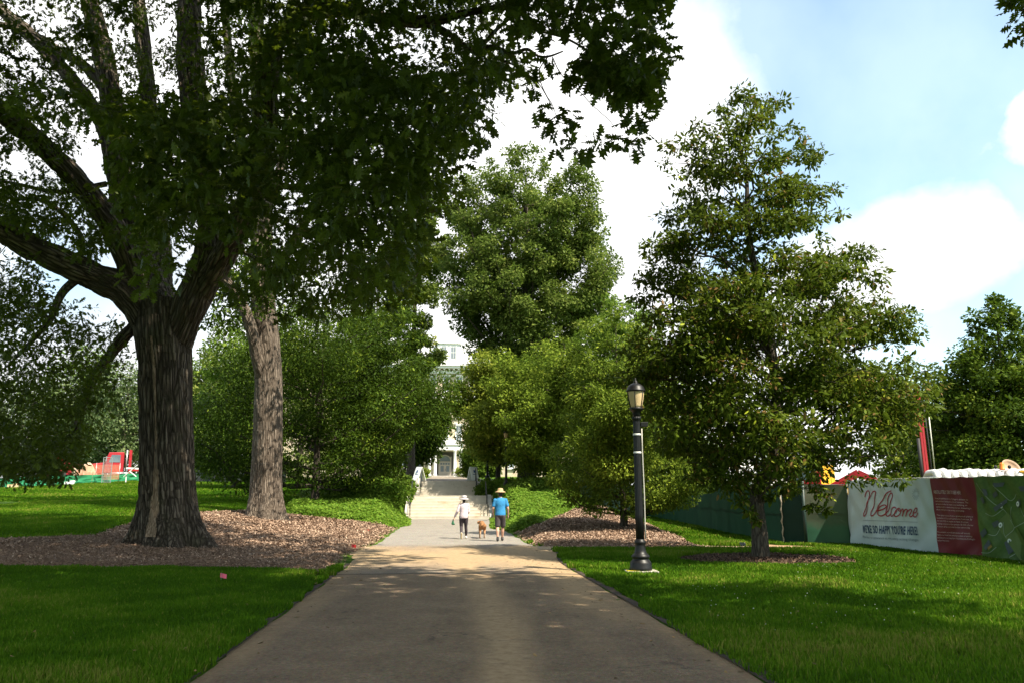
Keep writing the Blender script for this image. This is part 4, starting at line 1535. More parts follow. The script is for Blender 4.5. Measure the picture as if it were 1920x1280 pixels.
tree_at('small_tree', 'mid-green tree with slim light brown trunk above the ground cover right of the stairs', 1062, 632, 56, 118, 1.3, 380, 84000, .17, LEAF_OLIVE, BARK_PALE, 47, prof=ROUND, tr=.13, clump=.18, fill=.38, flat=.6, limbs=.3, lump=.4, shell=.32)
mb = gnd(1178, 994)
tree_at('small_tree', 'low olive-green tree with thin trunk on the sunny mulch mound behind the near lamp', 1168, 585, mb[1], 132, 1.25, 400, 90000, .115, LEAF_OLIVE, BARK_YOUNG, 48,
        prof=[(0, .6), (.1, .95), (.25, 1.0), (.5, .9), (.75, .66), (.92, .38), (1, .1)], tr=.14, tm=PLAINL, clump=.19, fill=.42, limbs=.3, flat=.55, lump=.38, shell=.36, tvar=(.4, .15, .24),
        axis=lambda t: (-.5 * min(t, .4) if t > 0 else 0, 0))
tree_at('small_tree', 'light green tree top rising between the tall oak and the young oak', 1172, 548, 50, 80, 3.0, 420, 46000, .17, LEAF_MID, BARK_YOUNG, 49, prof=ROUND, tr=.16, clump=.17, limbs=.3)
tree_at('tall_oak', 'very tall broad grey-green oak rising behind the stairs against white cloud', 988, 276, 67, 148, 11.0, 760, 160000, .23, LEAF_TALL, BARK_YOUNG, 50,
        prof=[(0, .5), (.08, .85), (.25, 1.02), (.45, 1.02), (.62, 1.02), (.78, .88), (.9, .66), (.97, .4), (1, .12)], tr=.62, clump=.125, lump=.16, limbs=.4, fill=.5, trunk_top=.85, shell=.36, flat=.6, nb=60, rise=.95, fmin=.4, spread=.17, loose=.2)
tree_at('tall_oak', 'tall pale-leaved tree half hidden behind the massive oak, left of the grey-green oak', 770, 290, 78, 66, 6, 200, 40000, .26, LEAF_TALL, BARK_YOUNG, 51,
        prof=[(0, .4), (.3, .8), (.7, 1.0), (.9, .7), (1, .1)], tr=.35, clump=.2, lump=.3, limbs=.6, fill=.5)
tree_at('small_tree', 'dark small tree hard against the hall to the right of the portico', 900, 832, 104, 34, .3, 120, 16000, .26, LEAF_DARK, BARK_YOUNG, 55, prof=ROUND, tr=.15, clump=.3)
tree_at('dense_tree', 'dense dark conical tree at the picture right edge beyond the banner fence', 1905, 555, 46, 182, .4, 700, 140000, .19, LEAF_DARK, BARK_YOUNG, 52,
        prof=[(0, .88), (.12, 1.0), (.35, .92), (.55, .74), (.75, .48), (.9, .24), (1, .04)], tr=.3, clump=.14, lump=.14, fill=.3, nb=80, loose=.5, rise=.3, tvar=(.55, .15, .2))
tree_at('bright_tree', 'bright yellow-green tree behind the red drilling mast', 1705, 700, 62, 70, 1.5, 180, 22000, .24, LEAF_YEL, BARK_YOUNG, 53, prof=ROUND, tr=.2, clump=.26)
tree_at('bright_tree', 'light green tree beyond the fence, glimpsed through the young oak', 1265, 690, 74, 78, 1.5, 180, 22000, .26, LEAF_MID, BARK_YOUNG, 54, prof=ROUND, tr=.2, clump=.26)
far = [(45, 690, 118, 120, LEAF_PALE, 'pale far tree at the picture left edge beyond the construction site', 61),
       (225, 668, 112, 95, LEAF_PALE, 'pale grey-green far tree directly behind the red truck', 62),
       (140, 640, 126, 90, LEAF_MID, 'green far tree rising behind the pale one at the construction site', 66),
       (330, 640, 122, 110, LEAF_MID, 'green far tree hidden partly by the massive oak trunk', 63),
       (400, 610, 104, 80, LEAF_TALL, 'tall greyish tree behind the dark screened fence on the left', 64),
       (560, 560, 100, 110, LEAF_TALL, 'tall grey-green tree far behind the low-branched dark tree', 65)]
for px, pt, Y, rp, lm, lb, sd in far:
    tree_at('distant_tree', lb, px, pt, Y, rp, 1.2, 190, 22000, .36, lm, BARK_YOUNG, sd, prof=ROUND, tr=.35, clump=.24, group='trees beyond the left lawn')

# tall shade tree behind the photographer's right shoulder; one spray of it hangs into view
SB = np.array((13.5, 1.5, tz(13.5, 1.5)))
r = np.random.default_rng(8)
C, CR, CN = [], [], []
n = 0
while n < 900:
    d = unit(r.normal(size=3))
    p = np.array((6.6, 1.0, 13.8)) + d * np.array((8.6, 10.5, 7)) * r.random() ** .4
    x_, y_, dep = project(p)
    if p[1] > -1 and dep[0] > 0 and y_[0] > -170 and x_[0] < 2060:
        continue
    C.append(p)
    CR.append(.85)
    CN.append(62)
    n += 1
for px, py, y in [(1900, -10, 8.5), (1905, 20, 8.4), (1912, 45, 8.3), (1925, 60, 8.3), (1930, 10, 8.4), (1950, -20, 8.4), (1890, -30, 8.5), (1935, 40, 8.3)]:
    C.append(at(px, py, y))
    CR.append(.11)
    CN.append(10)
C, CR, CN = np.array(C), np.array(CR), np.array(CN)
P, D, Nr, S, idx = clump_leaves(C, CR, CN, .16, .8, .55, .35, r)
S = np.where(CR[idx] > .5, S * 2.3, S)
shade = thing('oak_tree', 'overhead oak showing only a small dark leafy spray in the top right corner', 'tree', SB)
crown_part(P, D, Nr, S, SB, OAKL, LEAF_OAK, shade, r)
tc = np.array([(13.5, 1.5, -.3, .6), (13.5, 1.5, .5, .5), (13.4, 1.4, 4, .42), (13.2, 1.4, 8, .36), (12.9, 1.5, 12, .28), (12.6, 1.5, 17, .12)])
lbs = [tc] + [np.array([(13.3, 1.4, h, .2), tuple((np.array((13.0, 1.4, h)) + np.array((a * .5, b * .5, 1.2)))) + (.14,), tuple(np.array((12.8, 1.4, h)) + np.array((a, b, 2.6))) + (.06,)])
              for h, a, b in [(6, -5, 4.5), (7, 3, 5), (8, -6, -3), (9, 5, -4), (7.5, -1, -6), (10, -3, 3)]]
tg = twig_net(C, np.concatenate([smooth_curve(L, 5) for L in lbs]), r)
for L in lbs:
    c = smooth_curve(L, 5)
    tg.tube(c[:, :3], c[:, 3], 10)
V = tg.verts()
part('trunk', np_mesh('trunk', V - SB, [np.concatenate(tg.Q[k]) for k in tg.Q], BARK_OAK, True, pattr={'bark': bark_attr_simple(V, SB)}), None, shade)

# ---------------------------------------------------------------- leafy ground cover on the banks
M_GC = leaf_mat("ground_cover_leaf", [(0.0, (0.05, 0.115, 0.012)), (0.5, (0.115, 0.205, 0.022)), (1.0, (0.21, 0.29, 0.045))], trans=(0.22, 0.36, 0.03), tf=.3, rough=.45)


def ground_cover(poly, n, seed, hmax=.5):
    r = np.random.default_rng(seed)
    poly = np.asarray(poly)
    p = sample_poly(poly, n, r)
    d = poly_dist(p[:, 0], p[:, 1], poly)
    hh = (.08 + hmax * (vnoise(p[:, 0], p[:, 1], .7, seed) * .6 + vnoise(p[:, 0], p[:, 1], 2.4, seed + 1) * .4)) * sstep((d + .1) / .5)
    z = terrain(p[:, 0], p[:, 1]) + hh * r.random(n) ** .5
    P = np.stack([p[:, 0], p[:, 1], z], -1)
    D = unit(np.stack([r.normal(size=n), r.normal(size=n) - .25, r.normal(0, .3, n)], -1))
    Nr = unit(np.array((0, -.15, 1.0)) + r.normal(size=(n, 3)) * .4)
    V, fs, per = place(PLAINL2, P, D, Nr, r.uniform(.08, .17, n))
    stuff('ground_cover', np_mesh('ground_cover', V, fs, M_GC, False, fattr={'tint': np.repeat(np.clip(r.normal(.45, .22, n), 0, 1), per)}))


PLAINL2 = plain_leaf(.32)
ground_cover(GC_L, 70000, 71)
ground_cover(GC_R, 70000, 72)


# shrubs with stems, one by one
def shrub(label, x, y, h, w, n, leaf, lm, seed, name='shrub', tm=None, group=None):
    return crown_tree(name, label, x, y, [(0, .7 * w), (.4, w), (.75, .8 * w), (1, .25 * w)], .05, h, .02, 46, n, leaf, lm, BARK_YOUNG, seed, tm=tm or PLAINL2, clump=.34, lump=.2, nb=12, minr=.12,
                      cat='shrub', group=group, trunk_top=.7)


for px, py, Y, h, w, lb, sd, lm in [(733, 946, 49, 1.5, 1.3, 'leafy bright shrub beside the left handrail', 81, M_GC), (752, 915, 57, 1.4, .9, 'taller leafy shrub beside the upper flight on the left', 82, LEAF_MID),
                                    (912, 915, 58, 1.3, .8, 'leafy shrub beside the upper flight on the right', 83, LEAF_MID), (1000, 930, 52, .9, 1.2, 'dark leafy shrub in the bank beneath the far lamp post', 84, LEAF_MID),
                                    (868, 888, 118, 1.7, 1.1, 'small yellow-green bush at the portico steps, right of the door', 85, LEAF_YEL), (795, 890, 116, 1.4, .8, 'small yellow-green bush left of the portico', 86, LEAF_YEL),
                                    (1060, 945, 46, .8, 1.0, 'shrubby weeds where the ground cover meets the mulch mound', 87, M_GC), (700, 925, 52, 1.1, 1.2, 'leafy shrub under the dense dark tree left of the stairs', 88, M_GC),
                                    (640, 930, 50, .8, 1.1, 'low leafy shrub between two dark trees left of the stairs', 89, M_GC)]:
    X = at(px, py, Y)[0]
    shrub(lb, X, Y, h, w, 2600, .16, lm, sd)

# ---------------------------------------------------------------- stone stairs
RZ = math.atan(0.0835)
M_CONC = plain("pale_concrete", (0.40, 0.375, 0.33), .85, .18, 2.5, bump=.01)
m, t, out = new_mat("step_stone")
co = objco(t)
c = ramp(t, noise(t, 1.6, 6, .65, co), [(.3, (.44, .40, .335)), (.7, (.57, .52, .435))])
c = mixc(t, N(t, 'ShaderNodeMapRange', {'Value': noise(t, .9, 4, .6, co), 'From Min': .58, 'From Max': .75, 'To Max': .6}).outputs[0], c, (.36, .25, .13))
c = mixc(t, N(t, 'ShaderNodeMapRange', {'Value': noise(t, 3.5, 5, .7, co), 'From Min': .6, 'From Max': .8, 'To Max': .5}).outputs[0], c, (.14, .12, .10))
p = N(t, 'ShaderNodeBsdfPrincipled', {'Base Color': c, 'Roughness': .85})
t.links.new(p.outputs[0], out.inputs['Surface'])
M_STEP = m
M_IRON = plain("dark_iron", (0.022, 0.026, 0.026), .45, .2, 20, metal=.3)
sx0 = pcen(STEP_Y)
stair = thing('stone_stairs', 'two flights of pale stone steps climbing to the portico at the end of the walk', 'stairs', (sx0, STEP_Y, .0), RZ)


def flight(n, z0, rise, y0, tread, w):
    g = Geo()
    pts = [(y0, z0 - .6)]
    y, z = y0, z0
    for i in range(n):
        pts += [(y, z + rise - .03), (y - .010, z + rise - .03), (y - .010, z + rise)]
        z += rise
        y += tread
        pts.append((y if i < n - 1 else y - .002, z))
    pts.append((y - .002, z0 - .6))
    g.prism(pts, 'x', -w / 2, w / 2)
    return g, y, z


g, y1, z1 = flight(8, .12, .185, 0, .36, 5.2)
part('lower_flight', g, M_STEP, stair)
y2 = y1 + 3.0
part('landing', Geo().box((0, (y1 + y2) / 2, z1 / 2 - .25), (5.9, y2 - y1, z1 + .5)), M_STEP, stair)
g, y3, z3 = flight(7, z1, .15, y2 + .003, .36, 4.15)
part('upper_flight', g, M_STEP, stair)
for s in (-1, 1):
    g = Geo().prism([(y2 + .05, z1 - .4), (y2 + .05, z1 + .28), (y3, z3 + .22), (y3 + .5, z3 + .22), (y3 + .5, z1 - .4)], 'x', s * 2.26 - .16, s * 2.26 + .16)
    part('cheek_wall', g, M_CONC, stair, bevel=.015)
    g = Geo().prism([(-.1, -.4), (-.1, .22), (y1, z1 + .06), (y1 + .3, z1 + .06), (y1 + .3, -.4)], 'x', s * 2.73 - .12, s * 2.73 + .12)
    part('cheek_wall', g, M_CONC, stair, bevel=.015)


def handrail(label, x, ya, za, yb, zb):
    o = thing('handrail', label, 'handrail', stair.location, RZ, 'handrails of the stone stairs')
    g = Geo()
    pts = [(x, ya - .35, za + .55), (x, ya - .38, za + .8), (x, ya - .25, za + .92), (x, ya, za + .95), (x, yb, zb + .95), (x, yb + .35, zb + .95), (x, yb + .42, zb + .8)]
    g.tube(pts, .026, 8)
    g.tube([(x, ya, za + .5), (x, yb, zb + .5)], .016, 8)
    part('rail', g, M_IRON, o, True)
    for f in (0, .5, 1):
        y, z = ya + (yb - ya) * f, za + (zb - za) * f
        part('post', Geo().box((x, y, z + .46), (.05, .05, .95)), M_IRON, o)
    return o


handrail('dark iron handrail on the left of the lower flight, beside bright shrubs', -2.48, .15, .25, y1, z1)
handrail('dark iron handrail on the right of the lower flight, next to the man in blue', 2.48, .15, .25, y1, z1)
handrail('dark iron handrail on the left cheek wall of the upper flight', -2.0, y2 + .1, z1 + .1, y3, z3)
handrail('dark iron handrail on the right cheek wall of the upper flight', 2.0, y2 + .1, z1 + .1, y3, z3)

# ---------------------------------------------------------------- stone hall with portico
M_WALL = None
m, t, out = new_mat("beige_ashlar")
co = objco(t)
br = N(t, 'ShaderNodeTexBrick', {'Vector': N(t, 'ShaderNodeMapping', {'Vector': co, 'Rotation': (math.pi / 2, 0, 0)}).outputs[0], 'Scale': 1.0, 'Mortar Size': .012, 'Brick Width': .7, 'Row Height': .32,
                                 'Color1': (.46, .38, .27, 1), 'Color2': (.56, .47, .35, 1), 'Mortar': (.42, .38, .32, 1)})
c = mixc(t, .25, br.outputs['Color'], noise(t, 2, 5, .6, co, 'Color'), 'OVERLAY')
p = N(t, 'ShaderNodeBsdfPrincipled', {'Base Color': c, 'Roughness': .9})
t.links.new(p.outputs[0], out.inputs['Surface'])
M_WALL = m
M_WHITE = plain("white_trim_paint", (.74, .735, .72), .5, .05, 3)
M_ROOF = plain("grey_slate", (.40, .41, .43), .6, .15, 4)
M_PANE = plain("window_glass", (.16, .19, .22), .08, .2, .6, spec=.8)
M_DOOR = plain("tan_door_paint", (.34, .31, .27), .5, .1, 3)
M_DARK = plain("doorway_shade_colour", (.05, .047, .043), .7, .2, 3)  # shade of the doorway put into the colour
HY = 130.0
hx = at(834, 893, HY)[0]
hz0 = tz(hx, HY)
hall = thing('stone_hall', 'large beige stone hall with white trim, mansard roof and columned portico closing the walk', 'building', (hx, HY, hz0), RZ)
wall_g = Geo()
wall_g.box((0, 7, 8.65), (56, 14, 17.6))
part('wall', wall_g, M_WALL, hall)
part('string_course', Geo().box((0, -.06, 12.9), (56.3, .2, .35)).box((0, -.05, 17.0), (56.3, .2, .5)), M_WHITE, hall)
g = Geo().box((0, -.35, 17.72), (57.2, 1.2, .34)).box((0, -.45, 18.06), (57.6, 1.5, .3))
for i in range(72):
    g.box((-28 + i * .79, -.42, 17.42), (.3, .55, .22))
cor = part('cornice', g, M_WHITE, hall)
part('roof', Geo().add([(-28.4, -.6, 18.22), (28.4, -.6, 18.22), (28.4, 14, 18.22), (-28.4, 14, 18.22), (-26, 2.2, 22.9), (26, 2.2, 22.9), (26, 12, 22.9), (-26, 12, 22.9)],
                       [(0, 1, 5, 4), (1, 2, 6, 5), (2, 3, 7, 6), (3, 0, 4, 7), (4, 5, 6, 7), (3, 2, 1, 0)]), M_ROOF, hall)


def window(parent, x, z0, w, h, y=-.05, label=None):
    fw = .12
    g = Geo()
    g.box((x - w / 2, y, z0 + h / 2), (fw, .14, h + fw)).box((x + w / 2, y, z0 + h / 2), (fw, .14, h + fw))
    g.box((x, y, z0), (w - fw, .14, fw)).box((x, y, z0 + h), (w - fw, .14, fw)).box((x, y + .01, z0 + h / 2), (w - fw, .1, .07)).box((x, y + .012, z0 + h / 2), (.05, .09, h - fw))
    g.box((x, y - .05, z0 + h + .2), (w + .5, .2, .22))
    f = part('window', g, M_WHITE, parent)
    part('pane', Geo().box((x, y + .045, z0 + h / 2), (w - .1, .03, h - .1)), M_PANE, f)
    part('sill', Geo().box((x, y - .08, z0 - .14), (w + .4, .26, .14)), M_WHITE, f)


for zr, hh in ((1.4, 2.6), (5.6, 2.6), (9.6, 2.5), (13.8, 2.4)):
    for i in range(-6, 7):
        x = i * 2.15
        if zr < 5 and abs(i) < 2:
            continue
        if abs(i) > 5:
            continue
        window(hall, x, zr, .95, hh)
for dx, big in ((.3, True), (-7.6, False), (7.9, False)):
    w = 3.7 if big else 2.4
    d = part('dormer', Geo().box((dx, .9, 20.1), (w, 2.9, 3.4)).prism([(dx - w / 2 - .35, 21.8), (dx + w / 2 + .35, 21.8), (dx, 23.05 if big else 22.7)], 'y', -.75, 2.6)
             .box((dx, -.62, 21.72), (w + .6, .3, .2)), M_WHITE, hall)
    for s in ((-1, 1) if big else (0,)):
        part('pane', Geo().box((dx + s * .78, -.56, 20.15), (.8, .06, 1.9)), M_PANE, d)
        gg = Geo().box((dx + s * .78, -.6, 20.15), (.8, .05, .07)).box((dx + s * .78, -.61, 20.15), (.05, .05, 1.9))
        for e in (-1, 1):
            gg.box((dx + s * .78 + e * .46, -.6, 20.15), (.14, .09, 2.1))
        part('frame', gg, M_WHITE, d)
part('chimney', Geo().box((-12, 7, 24.2), (1.6, 1.2, 3)).box((-12, 7, 25.8), (1.9, 1.5, .25)), M_WALL, hall)
# portico
part('portico_floor', Geo().box((0, -1.5, .02), (6.0, 3.2, .16)), M_CONC, hall)
po = part('portico', Geo().box((0, -1.5, 4.5), (5.6, 3.0, .8)).box((0, -1.55, 4.98), (6.0, 3.2, .2))
          .prism([(-2.9, 5.08), (2.9, 5.08), (0, 6.1)], 'y', -3.05, -.05), M_WHITE, hall)
for x in (-2.45, -1.55, 1.55, 2.45):
    part('column', Geo().lathe([(.33, .1), (.33, .22), (.27, .28), (.25, .4), (.24, 2.2), (.205, 3.7), (.25, 3.78), (.27, 3.86), (.31, 3.9), (.31, 4.1)], 18, (x, -2.75, 0)), M_WHITE, po, True)
part('doorway_shade_sheet', Geo().box((0, -.03, 2.0), (3.0, .05, 3.9)), M_DARK, hall)  # flat dark sheet on the wall; portico doorway shade is painted, not hollowed out
dr = Geo().box((0, -.12, 1.15), (1.75, .1, 2.3)).box((-.95, -.12, 1.6), (.16, .16, 3.2)).box((.95, -.12, 1.6), (.16, .16, 3.2)).box((0, -.12, 2.38), (1.76, .15, .14))
arc = [(math.cos(a), math.sin(a)) for a in np.linspace(0, math.pi, 17)]
for i in range(16):
    a, b = arc[i], arc[i + 1]
    dr.bar((a[0] * .93, -.12, 2.5 + a[1] * .9), (b[0] * .93, -.12, 2.5 + b[1] * .9), .12, .16)
door = part('door', dr, M_DOOR, hall)
part('pane', Geo().box((-.45, -.19, 1.25), (.5, .04, .9)).box((.45, -.19, 1.25), (.5, .04, .9)).box((-.6, -.19, 2.05), (.3, .04, .3)).box((-.2, -.19, 2.05), (.3, .04, .3)).box((.2, -.19, 2.05), (.3, .04, .3)).box((.6, -.19, 2.05), (.3, .04, .3)), M_PANE, door)
part('fanlight', Geo().prism([(a * .85, 2.5 + b * .82) for a, b in arc], 'y', -.13, -.09), M_PANE, door)
part('handle', Geo().box((.06, -.22, 1.1), (.05, .06, .3)), M_IRON, door)
bx = at(856, 887, 126)
tag(link('utility_box', Geo().box((0, 0, .55), (.75, .5, 1.1)).box((0, 0, 1.12), (.82, .56, .06)).mesh('utility_box', M_WHITE), None, (bx[0], 126, tz(bx[0], 126)), RZ), 'white box standing against the right portico column', 'box')

# white house beyond the fence, seen through the young oak
wx = at(1325, 860, 88)
wh = thing('white_house', 'white house with porch glimpsed through the young oak beyond the fence', 'building', (wx[0] + 1, 90, tz(wx[0], 90)), -.1)
part('wall', Geo().box((0, 4, 3.2), (16, 8, 6.6)), M_WHITE, wh)
part('roof', Geo().prism([(-.6, 6.5), (8.6, 6.5), (4, 9.3)], 'x', -8.5, 8.5), M_ROOF, wh)
part('porch', Geo().box((0, -1.2, 3.1), (12, 2.4, .25)).box((0, -1.2, .2), (12, 2.4, .4)), M_WHITE, wh)
for i in range(5):
    part('column', Geo().box((-5.6 + i * 2.8, -2.2, 1.7), (.2, .2, 2.7)), M_WHITE, wh)
for i in range(5):
    for zz in (1.0, 4.0):
        window(wh, -5.4 + i * 2.7, zz, .9, 1.5, -.06)

# ---------------------------------------------------------------- lamp posts
M_LAMP = plain("black_lamp_paint", (0.007, 0.007, 0.0075), .45, .3, 12, spec=.3)
m, t, out = new_mat("frosted_amber_glass")
p = N(t, 'ShaderNodeBsdfPrincipled', {'Base Color': (.72, .54, .31, 1), 'Roughness': .35, 'Transmission Weight': .3, 'IOR': 1.2})
t.links.new(p.outputs[0], out.inputs['Surface'])
M_LGLASS = m
M_FOOT = plain("footing_concrete", (.36, .33, .28), .9, .25, 6, bump=.01)
M_BAND = plain("white_strap", (.75, .74, .7), .5, .05)
M_PIPE = plain("grey_conduit", (.42, .40, .35), .45, .15, 5)
M_BULB = plain("white_bulb", (.85, .8, .68), .3, .03)
lp = gnd(1202, 1075)
lamp = thing('lamp_post', 'near black lamp post with fluted pole on a concrete footing in the right lawn', 'lamp post', (lp[0], lp[1], lp[2]), 0, 'black lamp posts')
part('footing', Geo().box((0, 0, .01), (.66, .5, .13)), M_FOOT, lamp, bevel=.012)
M_YEL = plain("yellow_marking_paint", (.62, .46, .03), .8, .3, 9)
part('paint_mark', Geo().box((-.14, -.1, .0775), (.34, .24, .004)), M_YEL, lamp)
part('base', Geo().lathe([(.225, .075), (.232, .1), (.232, .13), (.222, .15), (.222, .21), (.205, .25), (.17, .285), (.16, .31), (.185, .33), (.188, .36), (.16, .39), (.125, .42), (.112, .48), (.104, .56), (.104, .60), (.118, .62), (.118, .65), (.098, .67), (.092, .70)], 28), M_LAMP, lamp, True)
part('pole', Geo().lathe([(.088, .68), (.086, 1.2), (.076, 3.12), (.076, 3.16), (.095, 3.18), (.095, 3.22), (.075, 3.24)], 64, flute=(16, .12)), M_LAMP, lamp, True)
part('lantern_base', Geo().lathe([(.07, 3.22), (.075, 3.30), (.09, 3.34), (.125, 3.37), (.15, 3.39), (.15, 3.42), (.13, 3.43)], 24), M_LAMP, lamp, True)
part('lantern_glass', Geo().lathe([(.118, 3.425), (.13, 3.47), (.158, 3.60), (.176, 3.74), (.178, 3.78)], 24), M_LGLASS, lamp, True)
part('bulb', Geo().lathe([(.03, 3.43), (.05, 3.46), (.055, 3.55), (.045, 3.6), (.01, 3.62)], 14), M_BULB, lamp, True)
g = Geo()
for i in range(6):
    a = i * math.pi / 3 + .25
    g.tube([(math.cos(a) * r_, math.sin(a) * r_, z_) for r_, z_ in ((.128, 3.42), (.142, 3.48), (.168, 3.62), (.184, 3.76))], .010, 6)
part('lantern_frame', g, M_LAMP, lamp, True)
part('lantern_cap', Geo().lathe([(.19, 3.765), (.207, 3.775), (.207, 3.80), (.192, 3.815), (.18, 3.86), (.15, 3.90), (.10, 3.935), (.06, 3.95), (.045, 3.965), (.05, 3.98), (.04, 3.995), (.018, 4.01), (.024, 4.03), (.012, 4.055), (.002, 4.075)], 28), M_LAMP, lamp, True)
dup_far = [('second lamp post, black, on the green bank right of the stairs', at(949, 918, 55.5), 55.5), ('dark lamp post pole close behind the second one, at the upper path', at(914, 905, 66), 66),
           ('dark lamp post half hidden by the shrubs left of the stairs', at(732, 920, 57), 57), ('dark lamp post by the upper path behind the left sign', at(759, 905, 68), 68)]
for lb, p_, Y_ in dup_far:
    dup(lamp, (p_[0], Y_, tz(p_[0], Y_) - .02), 0, lb)
# extras on the near lamp only
part('bracket_box', Geo().box((.16, 0, 3.07), (.15, .09, .10)).box((.10, .0, 3.05), (.06, .04, .04)), M_LAMP, lamp, bevel=.008)
part('strap', Geo().lathe([(.081, 2.84), (.084, 2.845), (.084, 2.87), (.081, 2.875)], 24), M_BAND, lamp)
part('strap', Geo().lathe([(.083, 2.46), (.086, 2.465), (.086, 2.49), (.083, 2.495)], 24), M_BAND, lamp)
part('conduit', Geo().tube([(.10, -.03, 2.98), (.094, -.05, 2.6), (.10, -.05, 2.1), (.108, -.05, 1.6), (.105, -.05, 1.0), (.11, -.05, .7)], .013, 8), M_PIPE, lamp, True)

# ---------------------------------------------------------------- signs by the stair head
M_SIGN = plain("white_sign_board", (.8, .8, .79), .4, .04)
M_BLUE = plain("blue_print", (.03, .08, .22), .5, .1)


def a_sign(label, px, Y, rz, flipmark):
    x = at(px, 890, Y)[0]
    o = thing('sandwich_board', label, 'sign', (x, Y, tz(x, Y) + .03), rz, 'white sandwich boards by the stair head')
    for s in (-1, 1):
        part('panel', Geo().box((0, s * .22, .55), (.62, .03, 1.1), tilt=(s * .38, 'X')), M_SIGN, o)
    g = Geo().box((0, -.225 + .0, .72), (.16, .012, .2), tilt=(-.38, 'X')).box((0, -.25, .5), (.3, .012, .05), tilt=(-.38, 'X'))
    part('print', g, M_BLUE, o)
    return o


a_sign('white sandwich board right of the stair head, in front of dark bushes', 887, 61.6, .55, 1)
a_sign('white sandwich board left of the stair head, under the dark tree', 786, 61.8, -.7, 0)

# ---------------------------------------------------------------- green screened fence
m, t, out = new_mat("green_screen_cloth")
co = objco(t)
wv = N(t, 'ShaderNodeTexWave', {'Scale': 60.0, 'Vector': N(t, 'ShaderNodeMapping', {'Vector': co, 'Rotation': (0, math.pi / 2, 0)}).outputs[0]}).outputs['Fac']
c = ramp(t, noise(t, .8, 5, .6, co), [(.3, (.004, .014, .0095)), (.7, (.008, .024, .016))])
p = N(t, 'ShaderNodeBsdfPrincipled', {'Base Color': c, 'Roughness': .75, 'Specular IOR Level': .2})
tr = N(t, 'ShaderNodeBsdfTranslucent', {'Color': (.012, .05, .032, 1)})
mx = N(t, 'ShaderNodeMixShader', {0: .12, 1: p.outputs[0], 2: tr.outputs[0]})
t.links.new(mx.outputs[0], out.inputs['Surface'])
M_SCREEN = m
m, t, out = new_mat("thin_screen_cloth")
co = objco(t)
zc = N(t, 'ShaderNodeSeparateXYZ', {0: co}).outputs['Z']
c = ramp(t, mth(t, 'ADD', mth(t, 'MULTIPLY', zc, .5), mth(t, 'MULTIPLY', noise(t, 2.2, 4, .6, co), .3)), [(.42, (.014, .07, .038)), (.52, (.040, .05, .030)), (.95, (.07, .07, .046))])
p = N(t, 'ShaderNodeBsdfPrincipled', {'Base Color': c, 'Roughness': .7, 'Specular IOR Level': .25})
tr = N(t, 'ShaderNodeBsdfTranslucent', {'Color': (.08, .14, .07, 1)})
mx = N(t, 'ShaderNodeMixShader', {0: .35, 1: p.outputs[0], 2: tr.outputs[0]})
t.links.new(mx.outputs[0], out.inputs['Surface'])
M_THIN = m
M_POST = plain("green_post", (.012, .03, .024), .5, .2, 6)
M_STEEL = plain("galvanised_steel", (.34, .35, .35), .4, .15, 6, metal=.6)
BA, BB = gnd(1597, 1022), gnd(1920, 1056)
BA[2], BB[2] = tz(BA[0], BA[1]), tz(BB[0], BB[1])
fpx = [(1085, 941), (1140, 952), (1215, 968), (1320, 990), (1420, 1011), (1470, 1019), (1512, 1021)]
FP = [gnd(*p)[:2] for p in fpx] + [BA[:2] + (BA - BB)[:2] / np.linalg.norm((BA - BB)[:2]) * .06]
FP = np.array(FP)
FH = 1.95


def cloth_strip(P, h, bottom, folds, step=.12, seed=0, amp=.02):
    rr = np.random.default_rng(seed)
    seg = np.linalg.norm(np.diff(P, axis=0), axis=1)
    s = np.concatenate([[0], np.cumsum(seg)])
    n = max(4, int(s[-1] / step))
    ss = np.linspace(0, s[-1], n)
    x, y = np.interp(ss, s, P[:, 0]), np.interp(ss, s, P[:, 1])
    T = np.gradient(np.stack([x, y], -1), axis=0)
    T /= np.linalg.norm(T, axis=1)[:, None]
    Nn = np.stack([-T[:, 1], T[:, 0]], -1)
    v = np.linspace(0, 1, 15)
    S_, Vv = np.meshgrid(ss, v, indexing='ij')
    off = amp * (np.sin(S_ * folds + 1.3 * np.sin(S_ * .7)) * .5 + (vnoise(S_, Vv * 2 + seed * 9, 1.7, seed + 60) - .5) * 1.6 + (vnoise(S_ + Vv * 1.4, Vv * 3, 3.7, seed + 61) - .5) * .7)
    zb = terrain(x, y)
    sagt = -.035 * np.abs(np.sin(ss * 1.05)) - .02 * rr.random(n)
    Z = zb[:, None] + bottom + (h - bottom + sagt[:, None]) * Vv + .03 * (vnoise(S_, Vv * 0, .9, seed + 62) - .5) * (1 - Vv)
    X = x[:, None] + Nn[:, 0:1] * off
    Y = y[:, None] + Nn[:, 1:2] * off
    return X, Y, Z


FB = np.array((FP[4][0], FP[4][1], tz(*FP[4])))
fence = thing('screened_fence', 'long temporary fence covered in dark green screen cloth along the right lawn', 'fence', FB)


def strip_mesh(nm, P, m_, seed, folds=3.0, amp=.03, bottom=.04):
    X, Y, Z = cloth_strip(np.array(P), FH, bottom, folds, seed=seed, amp=amp)
    return gridmesh(nm, X - FB[0], Y - FB[1], Z - FB[2], m_)


part('screen_cloth', strip_mesh('screen_cloth', FP[:6], M_SCREEN, 1), None, fence)
part('screen_cloth', strip_mesh('screen_cloth', [FP[5] + (FP[6] - FP[5]) * .03, FP[6]], M_SCREEN, 2, amp=.05), None, fence)
part('screen_cloth', strip_mesh('screen_cloth', [FP[6] + (FP[7] - FP[6]) * .04, FP[7]], M_THIN, 3, 2.0, .07, .02), None, fence, label='thinner olive screen cloth with green lower edge')


